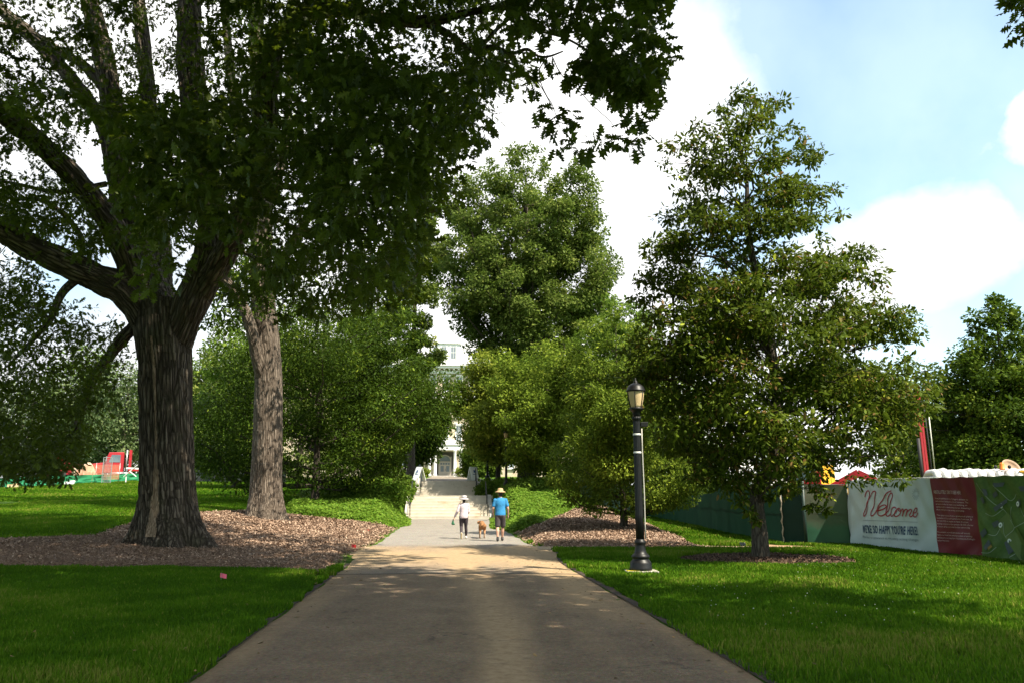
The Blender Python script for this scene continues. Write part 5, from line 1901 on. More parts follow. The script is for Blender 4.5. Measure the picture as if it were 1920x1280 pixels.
def fpost(xy, h=2.02, r=.03, m_=None, lean=0):
    z = tz(*xy)
    part('post', Geo().tube([(xy[0] - FB[0], xy[1] - FB[1], z - .2 - FB[2]), (xy[0] - FB[0] + lean, xy[1] - FB[1], z + h - FB[2])], r, 10), m_ or M_POST, fence, True)


away = np.array((.10, .05))
seg = np.linalg.norm(np.diff(FP[:6], axis=0), axis=1)
cs = np.concatenate([[0], np.cumsum(seg)])
for s_ in np.arange(0, cs[-1], 3.0):
    fpost(np.array((np.interp(s_, cs, FP[:6, 0]), np.interp(s_, cs, FP[:6, 1]))) + (.06, .03), r=.024)
fpost(FP[6], 2.05, .055)
fpost(FP[7] + (.02, .02), 2.0, .03)
g = Geo()
for a, b in zip(FP[:-1], FP[1:]):
    for hh in (1.93, 1.0):
        g.tube([(a[0] - FB[0] + .05, a[1] - FB[1] + .03, tz(*a) + hh - FB[2]), (b[0] - FB[0] + .05, b[1] - FB[1] + .03, tz(*b) + hh - FB[2])], .017, 6)
part('top_rail', g, M_POST, fence, True)
# frayed seam where two cloths meet
sx_ = FP[5]
pts = [(sx_[0] - FB[0] - .03 + .02 * math.sin(i * 1.9), sx_[1] - FB[1] - .05, tz(*sx_) - FB[2] + .03 + i * .12) for i in range(14)]
part('frayed_seam', Geo().tube(pts, [.022 + .012 * math.sin(i * 2.3) for i in range(14)], 6), plain("frayed_cloth", (.32, .27, .21), .9, .3, 15), fence, True)

# chain-link fence that carries the banner
bdir = (BB - BA)[:2] / np.linalg.norm((BB - BA)[:2])
BL = np.linalg.norm((BB - BA)[:2])
BRZ = math.atan2(bdir[1], bdir[0])
cf = thing('chain_link_fence', 'temporary chain-link fence behind the printed banner', 'fence', BA, BRZ)
for i in range(5):
    part('post', Geo().tube([(i * 2.2 + .05, .19, -.2), (i * 2.2 + .05, .19, 2.0)], .025, 8), M_STEEL, cf, True)
part('rail', Geo().tube([(0, .19, 1.97), (9.0, .19, 1.97)], .02, 8).tube([(0, .19, .08), (9.0, .19, .08)], .02, 8), M_STEEL, cf, True)
part('backing_cloth', Geo().box((4.5, .15, .95), (9.0, .01, 1.86)), M_SCREEN, cf)

# ---------------------------------------------------------------- the printed banner
ban = thing('printed_banner', 'long printed welcome banner in white, maroon and green map panels on the right fence', 'banner', BA, BRZ)


def buv(px, py):
    d = np.array(ray(px, py))
    nrm = np.array((bdir[1], -bdir[0], 0))
    o = np.array((0, 0, EYE))
    tt = ((BA - o) @ nrm) / (d @ nrm)
    p = o + d * tt
    return np.array(((p - BA)[:2] @ bdir, p[2] - BA[2]))


def zuv(zx, zy):
    return buv(1590 + zx * 330 / 1920, 870 + zy * 190 / 1105)


def wrinkle(u, v):
    w = .016 * np.sin(u * 5.2 + 1.5 * np.sin(v * 2.1)) + .012 * np.sin((u * .8 - v) * 7 + 1) * np.clip(1.6 - v, 0, 1.2) + .010 * np.sin((u + v * .6) * 11) * np.clip(v - .3, 0, 1)
    w = w + .05 * np.exp(-((u - .12 - .10 * v) / .07) ** 2) * np.clip(1.5 - v, 0, 1)
    return -1.7 * w


VB = .05
VT = float(buv(1700, 896)[1])
u_w, u_m = float(buv(1752, 960)[0]), float(buv(1832, 960)[0])


def banner_sheet(nm, u0, u1, m_):
    us, vs = np.linspace(u0, u1, int((u1 - u0) / .04) + 2), np.linspace(0, 1, 44)
    U, Vv = np.meshgrid(us, vs, indexing='ij')
    Z = VB + (VT - VB) * Vv - .02 * np.abs(np.sin(U * 4.2)) * Vv + .02 * np.sin(U * 1.7) * (1 - Vv)
    Yb = wrinkle(U, Z)
    me = gridmesh(nm, U, Yb, Z, m_)
    return me


m_bw = plain("banner_pale", (.46, .53, .53), .45, .04, 2, spec=.3)
m_bm = plain("banner_maroon", (.17, .016, .024), .45, .06, 2, spec=.3)
m, t, out = new_mat("banner_map")
co = objco(t)
c = ramp(t, mth(t, 'ADD', mth(t, 'MULTIPLY', noise(t, 1.5, 5, .6, co), .6), mth(t, 'MULTIPLY', noise(t, 14, 4, .7, co), .4)), [(.3, (.04, .085, .022)), (.5, (.075, .14, .03)), (.7, (.13, .20, .05))])
p = N(t, 'ShaderNodeBsdfPrincipled', {'Base Color': c, 'Roughness': .45, 'Specular IOR Level': .3})
t.links.new(p.outputs[0], out.inputs['Surface'])
m_bg = m
part('white_panel', banner_sheet('white_panel', -.02, u_w, m_bw), None, ban)
part('maroon_panel', banner_sheet('maroon_panel', u_w, u_m, m_bm), None, ban)
part('map_panel', banner_sheet('map_panel', u_m, BL + 2.2, m_bg), None, ban)
part('grommet_cord', Geo().tube([(u, float(wrinkle(np.array(u), np.array(VT))) - .0 + .02 * (i % 2), VT + .012 * (i % 2)) for i, u in enumerate(np.arange(0, BL + 2, .09))], .006, 5), M_BAND, ban)
I_RED = plain("maroon_ink", (.30, .022, .035), .5, .05)
I_NAVY = plain("navy_ink", (.010, .045, .115), .5, .05)
I_GREY = plain("grey_ink", (.16, .20, .22), .5, .05)
I_PINK = plain("pale_ink", (.62, .46, .45), .5, .05)
I_SLATE = plain("map_roof_ink", (.075, .095, .11), .5, .25, 5)
I_PATH = plain("map_path_ink", (.30, .36, .28), .5, .1)
I_FIELD = plain("map_field_ink", (.10, .155, .035), .5, .2, 3)
I_OCHRE = plain("map_ochre_ink", (.30, .20, .05), .5, .2, 3)
I_WHITE = plain("white_ink", (.75, .78, .76), .5, .03)


def ink_mesh(nm, V2, fs, m_, lift=.006):
    V2 = np.asarray(V2, float)
    V = np.stack([V2[:, 0], wrinkle(V2[:, 0], V2[:, 1]) - lift - .010, V2[:, 1]], -1)
    return part(nm, np_mesh(nm, V, fs, m_), None, ban)


def ribbon(P, w):
    P = np.asarray(P, float)
    T = np.gradient(P, axis=0)
    T /= np.linalg.norm(T, axis=1)[:, None] + 1e-9
    Nn = np.stack([-T[:, 1], T[:, 0]], -1) * (np.broadcast_to(w, (len(P),)) / 2)[:, None]
    V = np.concatenate([P - Nn, P + Nn])
    n = len(P)
    i = np.arange(n - 1)
    return V, np.stack([i, i + 1, n + i + 1, n + i], -1)


def ribbons(nm, lines, w, m_, curve=0, lift=.006):
    Vs, Fs, k = [], [], 0
    for L in lines:
        P = np.array([zuv(*p) for p in L])
        if curve and len(P) > 2:
            P = smooth_curve(np.concatenate([P, np.zeros((len(P), 2))], 1), curve)[:, :2]
        V, f = ribbon(P, w)
        Vs.append(V)
        Fs.append(f + k)
        k += len(V)
    return ink_mesh(nm, np.concatenate(Vs), [np.concatenate(Fs)], m_, lift)


WEL = [[(162, 556), (176, 560), (192, 530), (215, 440), (226, 350), (222, 300), (208, 284), (192, 306), (186, 350), (186, 352)],
       [(166, 552), (170, 520), (205, 430), (245, 340), (292, 292), (312, 300), (310, 350), (290, 450), (268, 525), (274, 556), (294, 548), (330, 480), (380, 380), (425, 310), (462, 285)],
       [(322, 500), (350, 500), (392, 480), (408, 455), (394, 440), (366, 452), (338, 490), (328, 530), (342, 556), (372, 556), (404, 535), (440, 480), (470, 390), (476, 330), (462, 310), (444, 340), (424, 430), (408, 510), (410, 550), (428, 562), (452, 545), (474, 510)],
       [(534, 478), (518, 464), (494, 474), (470, 506), (462, 540), (474, 562), (500, 558), (530, 530), (546, 500)],
       [(566, 476), (546, 486), (528, 516), (524, 548), (540, 566), (564, 556), (580, 526), (582, 494), (568, 476), (558, 484), (570, 506), (600, 500)],
       [(598, 490), (612, 484), (612, 510), (596, 564)], [(598, 556), (616, 516), (638, 488), (650, 496), (644, 520), (630, 566)],
       [(632, 556), (650, 516), (672, 490), (684, 498), (678, 524), (668, 550), (674, 568), (690, 562), (706, 540)],
       [(700, 528), (730, 522), (752, 500), (754, 480), (738, 474), (716, 490), (702, 518), (700, 548), (712, 568), (738, 566), (772, 526)]]
ribbons('welcome_lettering', WEL, .036, I_RED, 6)
ribbons('divider_line', [[(158 + 610 * f, 606 + 22 * f) for f in np.linspace(0, 1, 30)]], .012, I_GREY)
ribbons('starburst_emblem', [[(735 + 16 * math.cos(a), 318 + 22 * math.sin(a)), (735 + 34 * math.cos(a), 318 + 68 * math.sin(a))] for a in np.linspace(0, 2 * math.pi, 14, endpoint=False)], .010, I_GREY)


def lettering(nm, lines, m_, bold=0.0, lift=.006, spacing=1.0):
    """lines: (text, zoom x0, baseline y at x0, zoom x1, baseline y at x1, cap height in zoom pixels)"""
    Vs, Fs, k = [], {}, 0
    for s, x0, y0, x1, y1, hpx in lines:
        cu = bpy.data.curves.new('tmp', 'FONT')
        cu.body = s
        cu.offset = bold
        cu.space_character = spacing
        cu.resolution_u = 2
        ob = bpy.data.objects.new('tmp', cu)
        col.objects.link(ob)
        dg = bpy.context.evaluated_depsgraph_get()
        me = bpy.data.meshes.new_from_object(ob.evaluated_get(dg))
        v = np.empty(len(me.vertices) * 3, np.float32)
        me.vertices.foreach_get('co', v)
        v = v.reshape(-1, 3)[:, :2].astype(float)
        for p in me.polygons:
            Fs.setdefault(len(p.vertices), []).append(np.array(p.vertices) + k)
        bpy.data.objects.remove(ob)
        bpy.data.curves.remove(cu)
        a, b = zuv(x0, y0), zuv(x1, y1)
        hh = zuv(x0, y0 - hpx)[1] - a[1]
        wd = v[:, 0].max() - v[:, 0].min()
        f = (v[:, 0] - v[:, 0].min()) / wd
        cap = .70
        Vs.append(np.stack([a[0] + (b[0] - a[0]) * f, a[1] + (b[1] - a[1]) * f + v[:, 1] / cap * hh], -1))
        k += len(v)
        bpy.data.meshes.remove(me)
    return ink_mesh(nm, np.concatenate(Vs), [np.array(x) for x in Fs.values()], m_, lift)


lettering('slogan_lettering', [("WE'RE SO HAPPY YOU'RE HERE!", 158, 742, 768, 768, 82)], I_NAVY, .022, spacing=1.12)
lettering('small_lettering', [("Pardon our appearance as we undergo exciting changes.", 165, 800, 765, 834, 26)], I_GREY)
lettering('panel_heading', [("ABSOLUTELY ZERO TO SEE HERE.", 952, 314, 1246, 324, 36)], I_PINK, .012, spacing=1.12)
body = ["Sustainability is our College's answer to", "carbon-free living and a cultural campus. The", "project works to replace every building on", "campus with a new energy source, meaning it", "thus making it a true energy economy.", "",
        "The system operates from a geothermal plant in", "located at the Dining and Community Commons. By", "the end of 2025, we expect to have 18 campus", "buildings connected to the system. By 2035, all areas", "of campus will be connected to the network fully.", "",
        "The available new infrastructure will virtually", "replace our fossil fuel combustion system in buildings,", "and become an integral part of Swarthmore College's", "carbon-free future."]
ends = [1318, 1314, 1300, 1338, 1278, 0, 1350, 1346, 1312, 1366, 1336, 0, 1338, 1362, 1380, 1098]
lines = []
for i, (s, e) in enumerate(zip(body, ends)):
    if s:
        y = 374 + i * 30.6
        x = 956 + i * 1.6
        lines.append((s, x, y, e, y + (e - x) * .05, 17))
for ln in lines:
    lettering('lettering', [ln], I_PINK)
# the printed campus map
def polys(nm, shapes, m_, lift):
    Vs, Fs, k = [], {}, 0
    for sh in shapes:
        P = np.array([zuv(*p) for p in sh])
        Vs.append(P)
        Fs.setdefault(len(P), []).append(np.arange(len(P)) + k)
        k += len(P)
    return ink_mesh(nm, np.concatenate(Vs), [np.array(x) for x in Fs.values()], m_, lift)


MAPV, MAPF, MAPM = [], {}, {}


def map_add(P, fs, mi, lift):
    k = sum(len(v) for v in MAPV)
    P = np.asarray(P, float)
    MAPV.append(np.stack([P[:, 0], wrinkle(P[:, 0], P[:, 1]) - lift - .010, P[:, 1]], -1))
    for f in fs:
        f = np.atleast_2d(f)
        MAPF.setdefault(f.shape[1], []).append(f + k)
        MAPM.setdefault(f.shape[1], []).append(np.full(len(f), mi))


def map_poly(shapes, mi, lift):
    for sh in shapes:
        map_add([zuv(*p) for p in sh], [np.arange(len(sh))], mi, lift)


map_poly([[(1610, 640), (1740, 520), (1990, 900), (1990, 1120), (1900, 1080)]], 0, .004)
for L in [[(1400, 200), (1460, 290), (1600, 420), (1700, 500), (1760, 600), (1815, 690), (1720, 790)], [(1510, 530), (1600, 560), (1690, 480)], [(1815, 690), (1900, 650), (2050, 560)], [(1540, 760), (1620, 770), (1660, 700)],
          [(1590, 220), (1680, 300), (1760, 390), (1800, 370), (1830, 320)], [(1690, 620), (1705, 740), (1730, 800)], [(1820, 850), (1835, 950), (1760, 1010)], [(1450, 960), (1560, 960), (1640, 900)],
          [(1780, 460), (1770, 560), (1790, 620)], [(1880, 470), (1930, 560), (2000, 640)]]:
    P = np.array([zuv(*p) for p in L])
    P = smooth_curve(np.concatenate([P, np.zeros((len(P), 2))], 1), 5)[:, :2]
    V, f = ribbon(P, .014)
    map_add(V, [f], 1, .006)
map_poly([[(1435, 365), (1470, 350), (1505, 410), (1470, 430)], [(1585, 320), (1640, 285), (1660, 330), (1605, 365)], [(1605, 470), (1740, 370), (1745, 410), (1625, 515)], [(1820, 420), (1870, 375), (1895, 430), (1850, 475)],
          [(1575, 640), (1640, 605), (1665, 650), (1600, 690)], [(1440, 745), (1510, 690), (1530, 745), (1465, 800)], [(1710, 850), (1760, 810), (1820, 930), (1750, 980)], [(1480, 900), (1550, 815), (1590, 860), (1520, 935)],
          [(1465, 265), (1510, 270), (1540, 330), (1500, 345)], [(1600, 200), (1720, 195), (1700, 240), (1620, 245)], [(1860, 240), (1960, 230), (1960, 290), (1890, 290)]], 2, .014)
map_poly([[(1545, 905), (1590, 870), (1605, 895), (1560, 930)]], 3, .018)
circ = lambda x, y, rx, ry: [(x + rx * math.cos(a), y + ry * math.sin(a)) for a in np.linspace(0, 2 * math.pi, 16, endpoint=False)]
MK = ((1677, 448), (1853, 428), (1673, 660), (1764, 836))
map_poly([circ(x, y, 20, 29) for x, y in MK], 4, .026)
map_poly([circ(x, y, 7, 11) for x, y in MK], 2, .030)
part('map_print', np_mesh('map_print', np.concatenate(MAPV), [np.concatenate(MAPF[k]) for k in MAPF], [I_FIELD, I_PATH, I_SLATE, I_OCHRE, I_WHITE], midx=np.concatenate([np.concatenate(MAPM[k]) for k in MAPF])), None, ban)

# ---------------------------------------------------------------- building site beyond the right fence
M_RED = plain("red_machine_paint", (.33, .016, .024), .4, .15, 3)
M_YELP = plain("yellow_machine_paint", (.60, .33, .02), .45, .15, 3)
M_BLACK = plain("black_rubber", (.018, .018, .018), .7, .2, 8)
M_GLASS = plain("cab_glass", (.10, .14, .17), .08, .2, 1, spec=.8)
M_ORANGE = plain("orange_plastic", (.75, .20, .02), .45, .08)
M_TAN = plain("tan_plastic", (.34, .23, .15), .6, .1)
M_WTAR = plain("white_sheet_metal", (.60, .59, .57), .5, .06, 2)
tx = at(1840, 900, 27.5)
tr = thing('white_trailer', 'long white ribbed trailer top showing above the banner', 'trailer', (at(1750, 900, 30)[0], 30.0, tz(14, 30)), -.32)
LT = 6.2
part('body', Geo().box((LT / 2, 1.2, 1.42), (LT, 2.4, 1.75)), M_WTAR, tr, bevel=.03)
g = Geo()
for i in range(21):
    x = .16 + i * .293
    g.tube([(x, 0.0 - .03, .6), (x, -.03, 2.22), (x, .04, 2.36), (x, .5, 2.43 + .02 * math.sin(i * 2.1)), (x, 1.9, 2.43), (x, 2.4, 2.28)], .135 + .02 * math.sin(i * 1.7), 8)
part('rib', g, M_WTAR, tr, True)
for i in range(2):
    w = part('wheel', Geo().lathe([(.2, -.12), (.45, -.12), (.48, -.06), (.48, .06), (.45, .12), (.2, .12)], 20), M_BLACK, tr, True)
    w.location = (4.2 + i * 1.1, .2, .48)
    w.rotation_euler = (math.pi / 2, 0, 0)
part('drawbar', Geo().bar((0, 1.2, .6), (-1.4, 1.2, .5), .12), M_STEEL, tr)
bc_ = part('beacon', Geo().lathe([(.10, 2.5), (.10, 2.53), (.075, 2.55), (.075, 2.72), (.05, 2.76)], 14, (2.3, .05, 0)), M_ORANGE, tr, True)
for s in (-1, 1):
    part('beacon_lamp', Geo().ball((2.3 + s * .22, .0, 2.6), (.06, .04, .07), 7), M_BLACK, tr, True)
dx_ = at(1892, 886, 31.5)
ds = thing('dish', 'shallow tan bowl-shaped dish raised above the white trailer', 'dish', (dx_[0], 31.5, tz(dx_[0], 31.5)), 0)
part('pole', Geo().tube([(0, 0, 0), (0, 0, 2.5)], .03, 8), M_STEEL, ds, True)
b = part('bowl', Geo().lathe([(.02, 0), (.2, .03), (.33, .12), (.36, .2), (.34, .21), (.3, .14), (.18, .06), (.02, .04)], 22), M_TAN, ds, True)
b.location = (0, 0, 2.55)
b.rotation_euler = (math.radians(55), .2, 0)
yx = at(1916, 895, 29)
yl = thing('machine_cab', 'yellow-framed machine cab at the picture right edge above the banner', 'machine', (yx[0] + .6, 29, tz(yx[0], 29)), -.2)
part('frame', Geo().box((-.55, 0, 1.3), (.1, .1, 2.2)).box((.55, 0, 1.3), (.1, .1, 2.2)).box((0, 0, 2.38), (1.2, .1, .1)).box((-.55, 1, 1.3), (.1, .1, 2.2)).box((.55, 1, 1.3), (.1, .1, 2.2)).box((0, .5, 2.44), (1.25, 1.2, .06)), M_YELP, yl)
part('window', Geo().box((0, .02, 1.85), (1.0, .02, .9)), M_GLASS, yl)
part('hood', Geo().box((0, .5, .7), (1.2, 1.3, 1.0)), M_YELP, yl, bevel=.05)
part('track', Geo().box((-.7, .5, .25), (.3, 2.0, .5)).box((.7, .5, .25), (.3, 2.0, .5)), M_BLACK, yl, bevel=.1)

# red drilling rig with an upright mast
rx = at(1738, 880, 37)
rig = thing('drill_rig', 'red drilling rig with tall upright mast beyond the fence', 'machine', (rx[0], 37, tz(rx[0], 37)), 0)
zt = at(1722, 725, 37)[2] - tz(rx[0], 37)
g = Geo()
for s in (-1, 1):
    g.bar((s * .06, 0, .5), (s * .055 - .10, 0, zt), .095)
for i in range(16):
    z = .7 + (zt - 1.0) * i / 16
    pass
    g.box((-.10 * z / zt, .02, z), (.2, .05, .04))
part('mast', g, M_RED, rig)
part('cylinder', Geo().tube([(-.24, -.02, 1.6), (-.28, -.02, 4.1)], .07, 10), M_BLACK, rig, True)
part('hose', Geo().tube([(.22, 0, 1.6), (.2, 0, 3.4), (.14, 0, zt - .5)], .03, 8), M_BLACK, rig, True)
part('drill_rod', Geo().tube([(.36, 0, 2.6), (.33, 0, zt * .82)], .025, 8), plain("pale_rod", (.6, .6, .5), .4, .1), rig, True)
part('body', Geo().box((.6, 1.2, 1.1), (1.8, 3.2, .9)), M_RED, rig, bevel=.05)
part('track', Geo().box((-.2, 1.2, .35), (.4, 3.4, .7)).box((1.4, 1.2, .35), (.4, 3.4, .7)), M_BLACK, rig, bevel=.15)


def digger(label, px, Y, rz, m_, seed):
    x = at(px, 880, Y)[0]
    o = thing('excavator', label, 'excavator', (x, Y, tz(x, Y)), rz, 'machines behind the green fence')
    part('body', Geo().box((0, 0, 1.45), (1.9, 2.0, 1.1)).box((0, .9, 1.5), (1.8, .5, .9)), m_, o, bevel=.08)
    c = part('cab', Geo().box((-.5, -.2, 2.45), (.9, 1.3, .95)), m_, o, bevel=.05)
    part('window', Geo().box((-.5, -.86, 2.5), (.74, .02, .7)).box((-.96, -.2, 2.5), (.02, 1.0, .65)), M_GLASS, c)
    for s in (-1, 1):
        part('track', Geo().box((s * .75, 0, .42), (.45, 2.8, .8)), M_BLACK, o, bevel=.2)
    part('boom', Geo().bar((.3, -.8, 1.6), (.35, -2.4, 2.5), .22, .32).bar((.35, -2.35, 2.5), (.4, -3.5, 1.9), .2, .28), m_, o)
    part('arm', Geo().bar((.4, -3.5, 2.0), (.4, -3.9, .9), .17, .22), m_, o)
    part('bucket', Geo().prism([(-4.3, .9), (-3.7, 1.3), (-3.6, .7), (-3.9, .45)], 'x', .1, .7), M_BLACK, o)
    return o


digger('red excavator seen through the young oak behind the fence', 1500, 36, 1.2, M_RED, 1)
digger('yellow excavator behind the fence, between young oak and banner', 1556, 38, -1.0, M_YELP, 2)
wv_x = at(1385, 880, 40)[0] + 2.6
van = thing('white_van', 'white van behind the green fence left of the young oak trunk', 'van', (wv_x, 40, tz(wv_x, 40)), .15)
part('body', Geo().prism([(-2.6, .45), (2.4, .45), (2.4, 1.2), (1.6, 1.35), (1.05, 2.2), (-2.6, 2.25)], 'y', -1, 1), M_WTAR, van, bevel=.08)
part('window', Geo().prism([(.2, 1.4), (1.35, 1.4), (.95, 2.0), (.2, 2.05)], 'y', -1.015, -1.0), M_GLASS, van)
for sx_2 in (-1.7, 1.6):
    for sy_2 in (-.95, .95):
        w = part('wheel', Geo().lathe([(.15, -.1), (.32, -.1), (.35, 0), (.32, .1), (.15, .1)], 18), M_BLACK, van, True)
        w.location = (sx_2, sy_2, .36)
        w.rotation_euler = (math.pi / 2, 0, 0)

# ---------------------------------------------------------------- building site beyond the left lawn
TY_ = 88.0
kx = at(222, 880, TY_)[0]
tk = thing('truck', 'red flatbed truck facing left beyond the far lawn', 'truck', (kx, TY_, tz(kx, TY_) - .05), .42)
# local x to the right; cab faces -x
part('hood', Geo().prism([(-3.0, .9), (-3.0, 1.55), (-2.9, 1.72), (-1.3, 1.95), (-1.3, .9)], 'y', -.85, .85), M_RED, tk, bevel=.08)
cab = part('cab', Geo().prism([(-1.35, .8), (-1.35, 1.95), (-1.0, 3.0), (.45, 3.05), (.5, .8)], 'y', -1.1, 1.1), M_RED, tk, bevel=.06)
part('window', Geo().prism([(-.95, 1.95), (-.72, 2.75), (.15, 2.75), (.15, 1.95)], 'y', -1.125, -1.1), M_GLASS, cab)
part('door', Geo().prism([(-1.0, .95), (-1.0, 1.9), (.2, 1.9), (.2, .95)], 'y', -1.12, -1.1), M_RED, cab)
part('windscreen', Geo().add([(-1.37, -.95, 2.0), (-1.37, .95, 2.0), (-1.06, .95, 2.92), (-1.06, -.95, 2.92)], [(0, 1, 2, 3)]), M_GLASS, cab)
part('exhaust_stack', Geo().tube([(.75, -.9, 1.0), (.75, -.9, 3.3)], .09, 10), M_STEEL, tk, True)
part('headache_rack', Geo().box((1.1, 0, 2.0), (.25, 2.3, 2.6)), M_RED, tk)
part('fender', Geo().prism([(-2.75, .75), (-2.65, 1.25), (-2.2, 1.48), (-1.75, 1.3), (-1.5, .75)], 'y', -1.15, -.75), M_RED, tk, bevel=.05)
part('mirror', Geo().box((-1.2, -1.35, 2.3), (.1, .16, .5)).bar((-1.2, -1.1, 2.5), (-1.2, -1.35, 2.5), .03), M_STEEL, tk)
part('grille', Geo().box((-3.03, 0, 1.25), (.06, 1.1, .6)), M_STEEL, tk)
part('fuel_tank', Geo().tube([(-.7, -.95, .7), (.6, -.95, .7)], .28, 14), M_STEEL, tk, True)
part('bumper', Geo().box((-3.15, 0, .75), (.25, 2.2, .4)), M_STEEL, tk, bevel=.03)
part('headlight', Geo().ball((-3.0, -.75, 1.25), (.08, .16, .16), 8), M_WHITE, tk, True)
part('bed', Geo().box((4.3, 0, 1.15), (6.6, 2.4, .25)), M_RED, tk)
g = Geo()
for x in (2.3, 4.3, 6.3):
    g.box((x, -1.15, 2.2), (.16, .1, 1.9))
g.box((4.3, -1.15, 3.15), (4.2, .12, .16)).box((4.3, -1.15, 1.35), (4.2, .12, .14))
part('side_frame', g, M_RED, tk)
part('load', Geo().box((4.3, 0, 2.15), (3.7, 1.9, 1.65)), plain("brown_load", (.10, .075, .055), .9, .3, 3), tk, bevel=.05)
for x in (-2.15, 3.2, 4.4):
    for y in (-.95, .95):
        w = part('wheel', Geo().lathe([(.2, -.14), (.48, -.14), (.52, -.07), (.52, .07), (.48, .14), (.2, .14)], 20), M_BLACK, tk, True)
        w.location = (x, y, .55)
        w.rotation_euler = (math.pi / 2, 0, 0)
        part('rim', Geo().lathe([(.02, -.15), (.24, -.15), (.24, .15), (.02, .15)], 16), M_STEEL, w, True)

# red loader with raised arm half behind the hanging leaves
lx = at(140, 880, 86)[0]
ld = thing('loader', 'red loader with bent arm in front of the truck hood, behind hanging leaves', 'loader', (lx, 86, tz(lx, 86)), 0)
part('body', Geo().prism([(-1.3, .6), (-1.2, 1.6), (.9, 1.7), (1.2, .6)], 'y', -.8, .8), M_RED, ld, bevel=.06)
part('arm', Geo().bar((-.2, -.6, 1.6), (-1.7, -.6, 2.5), .22, .3).bar((-1.65, -.6, 2.5), (-2.6, -.6, .9), .2, .26), M_RED, ld)
part('bucket', Geo().prism([(-3.1, .2), (-2.5, .95), (-2.3, .6), (-2.5, .15)], 'y', -1.0, .6), M_RED, ld)
for x in (-.85, .8):
    w = part('wheel', Geo().lathe([(.2, -.16), (.48, -.16), (.52, 0), (.48, .16), (.2, .16)], 18), M_BLACK, ld, True)
    w.location = (x, -.85, .52)
    w.rotation_euler = (math.pi / 2, 0, 0)
    w = part('wheel', w.data, None, ld)
    w.location = (x, .85, .52)
    w.rotation_euler = (math.pi / 2, 0, 0)


def lump_mesh(rx, ry, rz, seed, m_):
    g = Geo().ball((0, 0, rz * .8), (rx, ry, rz), 9)
    rr = np.random.default_rng(seed)
    V = g.verts()
    V = V * (1 + .12 * np.sin(V[:, [1]] * 5 / rx + seed) + .1 * np.sin(V[:, [0]] * 6 / rx + 2 * seed)) + rr.normal(0, .03 * rx, V.shape)
    g.V = [V]
    return g.mesh('lump', m_, False)


rx_ = at(158, 868, 82)
tag(link('rubble_heap', lump_mesh(1.15, .9, .95, 3, plain("tan_rubble", (.50, .40, .27), .95, .3, 4, bump=.05)), None, (rx_[0], 82.5, tz(rx_[0], 82.5))), 'tan heap of rubble behind the orange mesh barrier', 'heap')
# orange mesh barrier with posts
ox = at(183, 890, 80)
ob = thing('mesh_barrier', 'see-through orange plastic mesh barrier in front of the red truck', 'barrier', (ox[0], 80, tz(ox[0], 80)), .03)
g = Geo()
for i in range(33):
    g.bar((-2.1 + i * .13, 0, .35), (-2.1 + i * .13, 0, 1.75), .035, .01)
for i in range(13):
    g.bar((-2.1, .005, .36 + i * .115), (2.06, .005, .36 + i * .115), .01, .035)
part('netting', g, plain("orange_netting", (.62, .22, .13), .7, .08), ob)
for x in (-2.15, -.2, 2.1):
    part('post', Geo().tube([(x, .02, -.1), (x, .02, 1.95)], .03, 6), M_STEEL, ob, True)
# green silt fence
SP = [np.array(gnd(*p)[:2]) for p in [(-60, 918), (60, 911), (150, 906), (262, 901), (330, 898), (400, 897), (475, 897)]]
SFB = np.array((SP[2][0], SP[2][1], tz(*SP[2])))
sf_ = thing('silt_fence', 'low bright green silt fence along the far edge of the left lawn', 'fence', SFB)
FHs = FH
X, Y, Z = cloth_strip(np.array(SP), .85, -.03, 2.2, step=.3, seed=7, amp=.12)
part('cloth', gridmesh('cloth', X - SFB[0], Y - SFB[1], Z - SFB[2], plain("green_silt_cloth", (.02, .19, .085), .7, .2, 1.2)), None, sf_)
SPa = np.array(SP)
ssl = np.concatenate([[0], np.cumsum(np.linalg.norm(np.diff(SPa, axis=0), axis=1))])
for s_ in np.arange(.5, ssl[-1], 2.6):
    x, y = np.interp(s_, ssl, SPa[:, 0]), np.interp(s_, ssl, SPa[:, 1])
    part('stake', Geo().box((x - SFB[0], y - SFB[1] + .05, tz(x, y) + .5 - SFB[2]), (.05, .05, 1.1)), plain("stake_wood", (.3, .22, .13), .9, .2), sf_)
# white X barricade
wx_ = at(245, 885, 79)
wb = thing('barricade', 'white crossed-board barricade beside the massive oak trunk', 'barricade', (wx_[0], 79, tz(wx_[0], 79)), 0)
part('board', Geo().bar((-.65, 0, .6), (.6, 0, 1.75), .13, .05), M_WHITE, wb)
part('board', Geo().bar((-.1, -.055, 1.15), (.62, -.055, .62), .13, .05), M_WHITE, wb)
part('board', Geo().bar((-.5, .06, 1.45), (1.6, .06, 1.35), .05, .16), M_WHITE, wb)
part('leg', Geo().box((-.45, .1, .5), (.08, .08, 1.2)), M_WHITE, wb)
part('leg', Geo().box((1.4, .1, .5), (.08, .08, 1.2)), M_WHITE, wb)
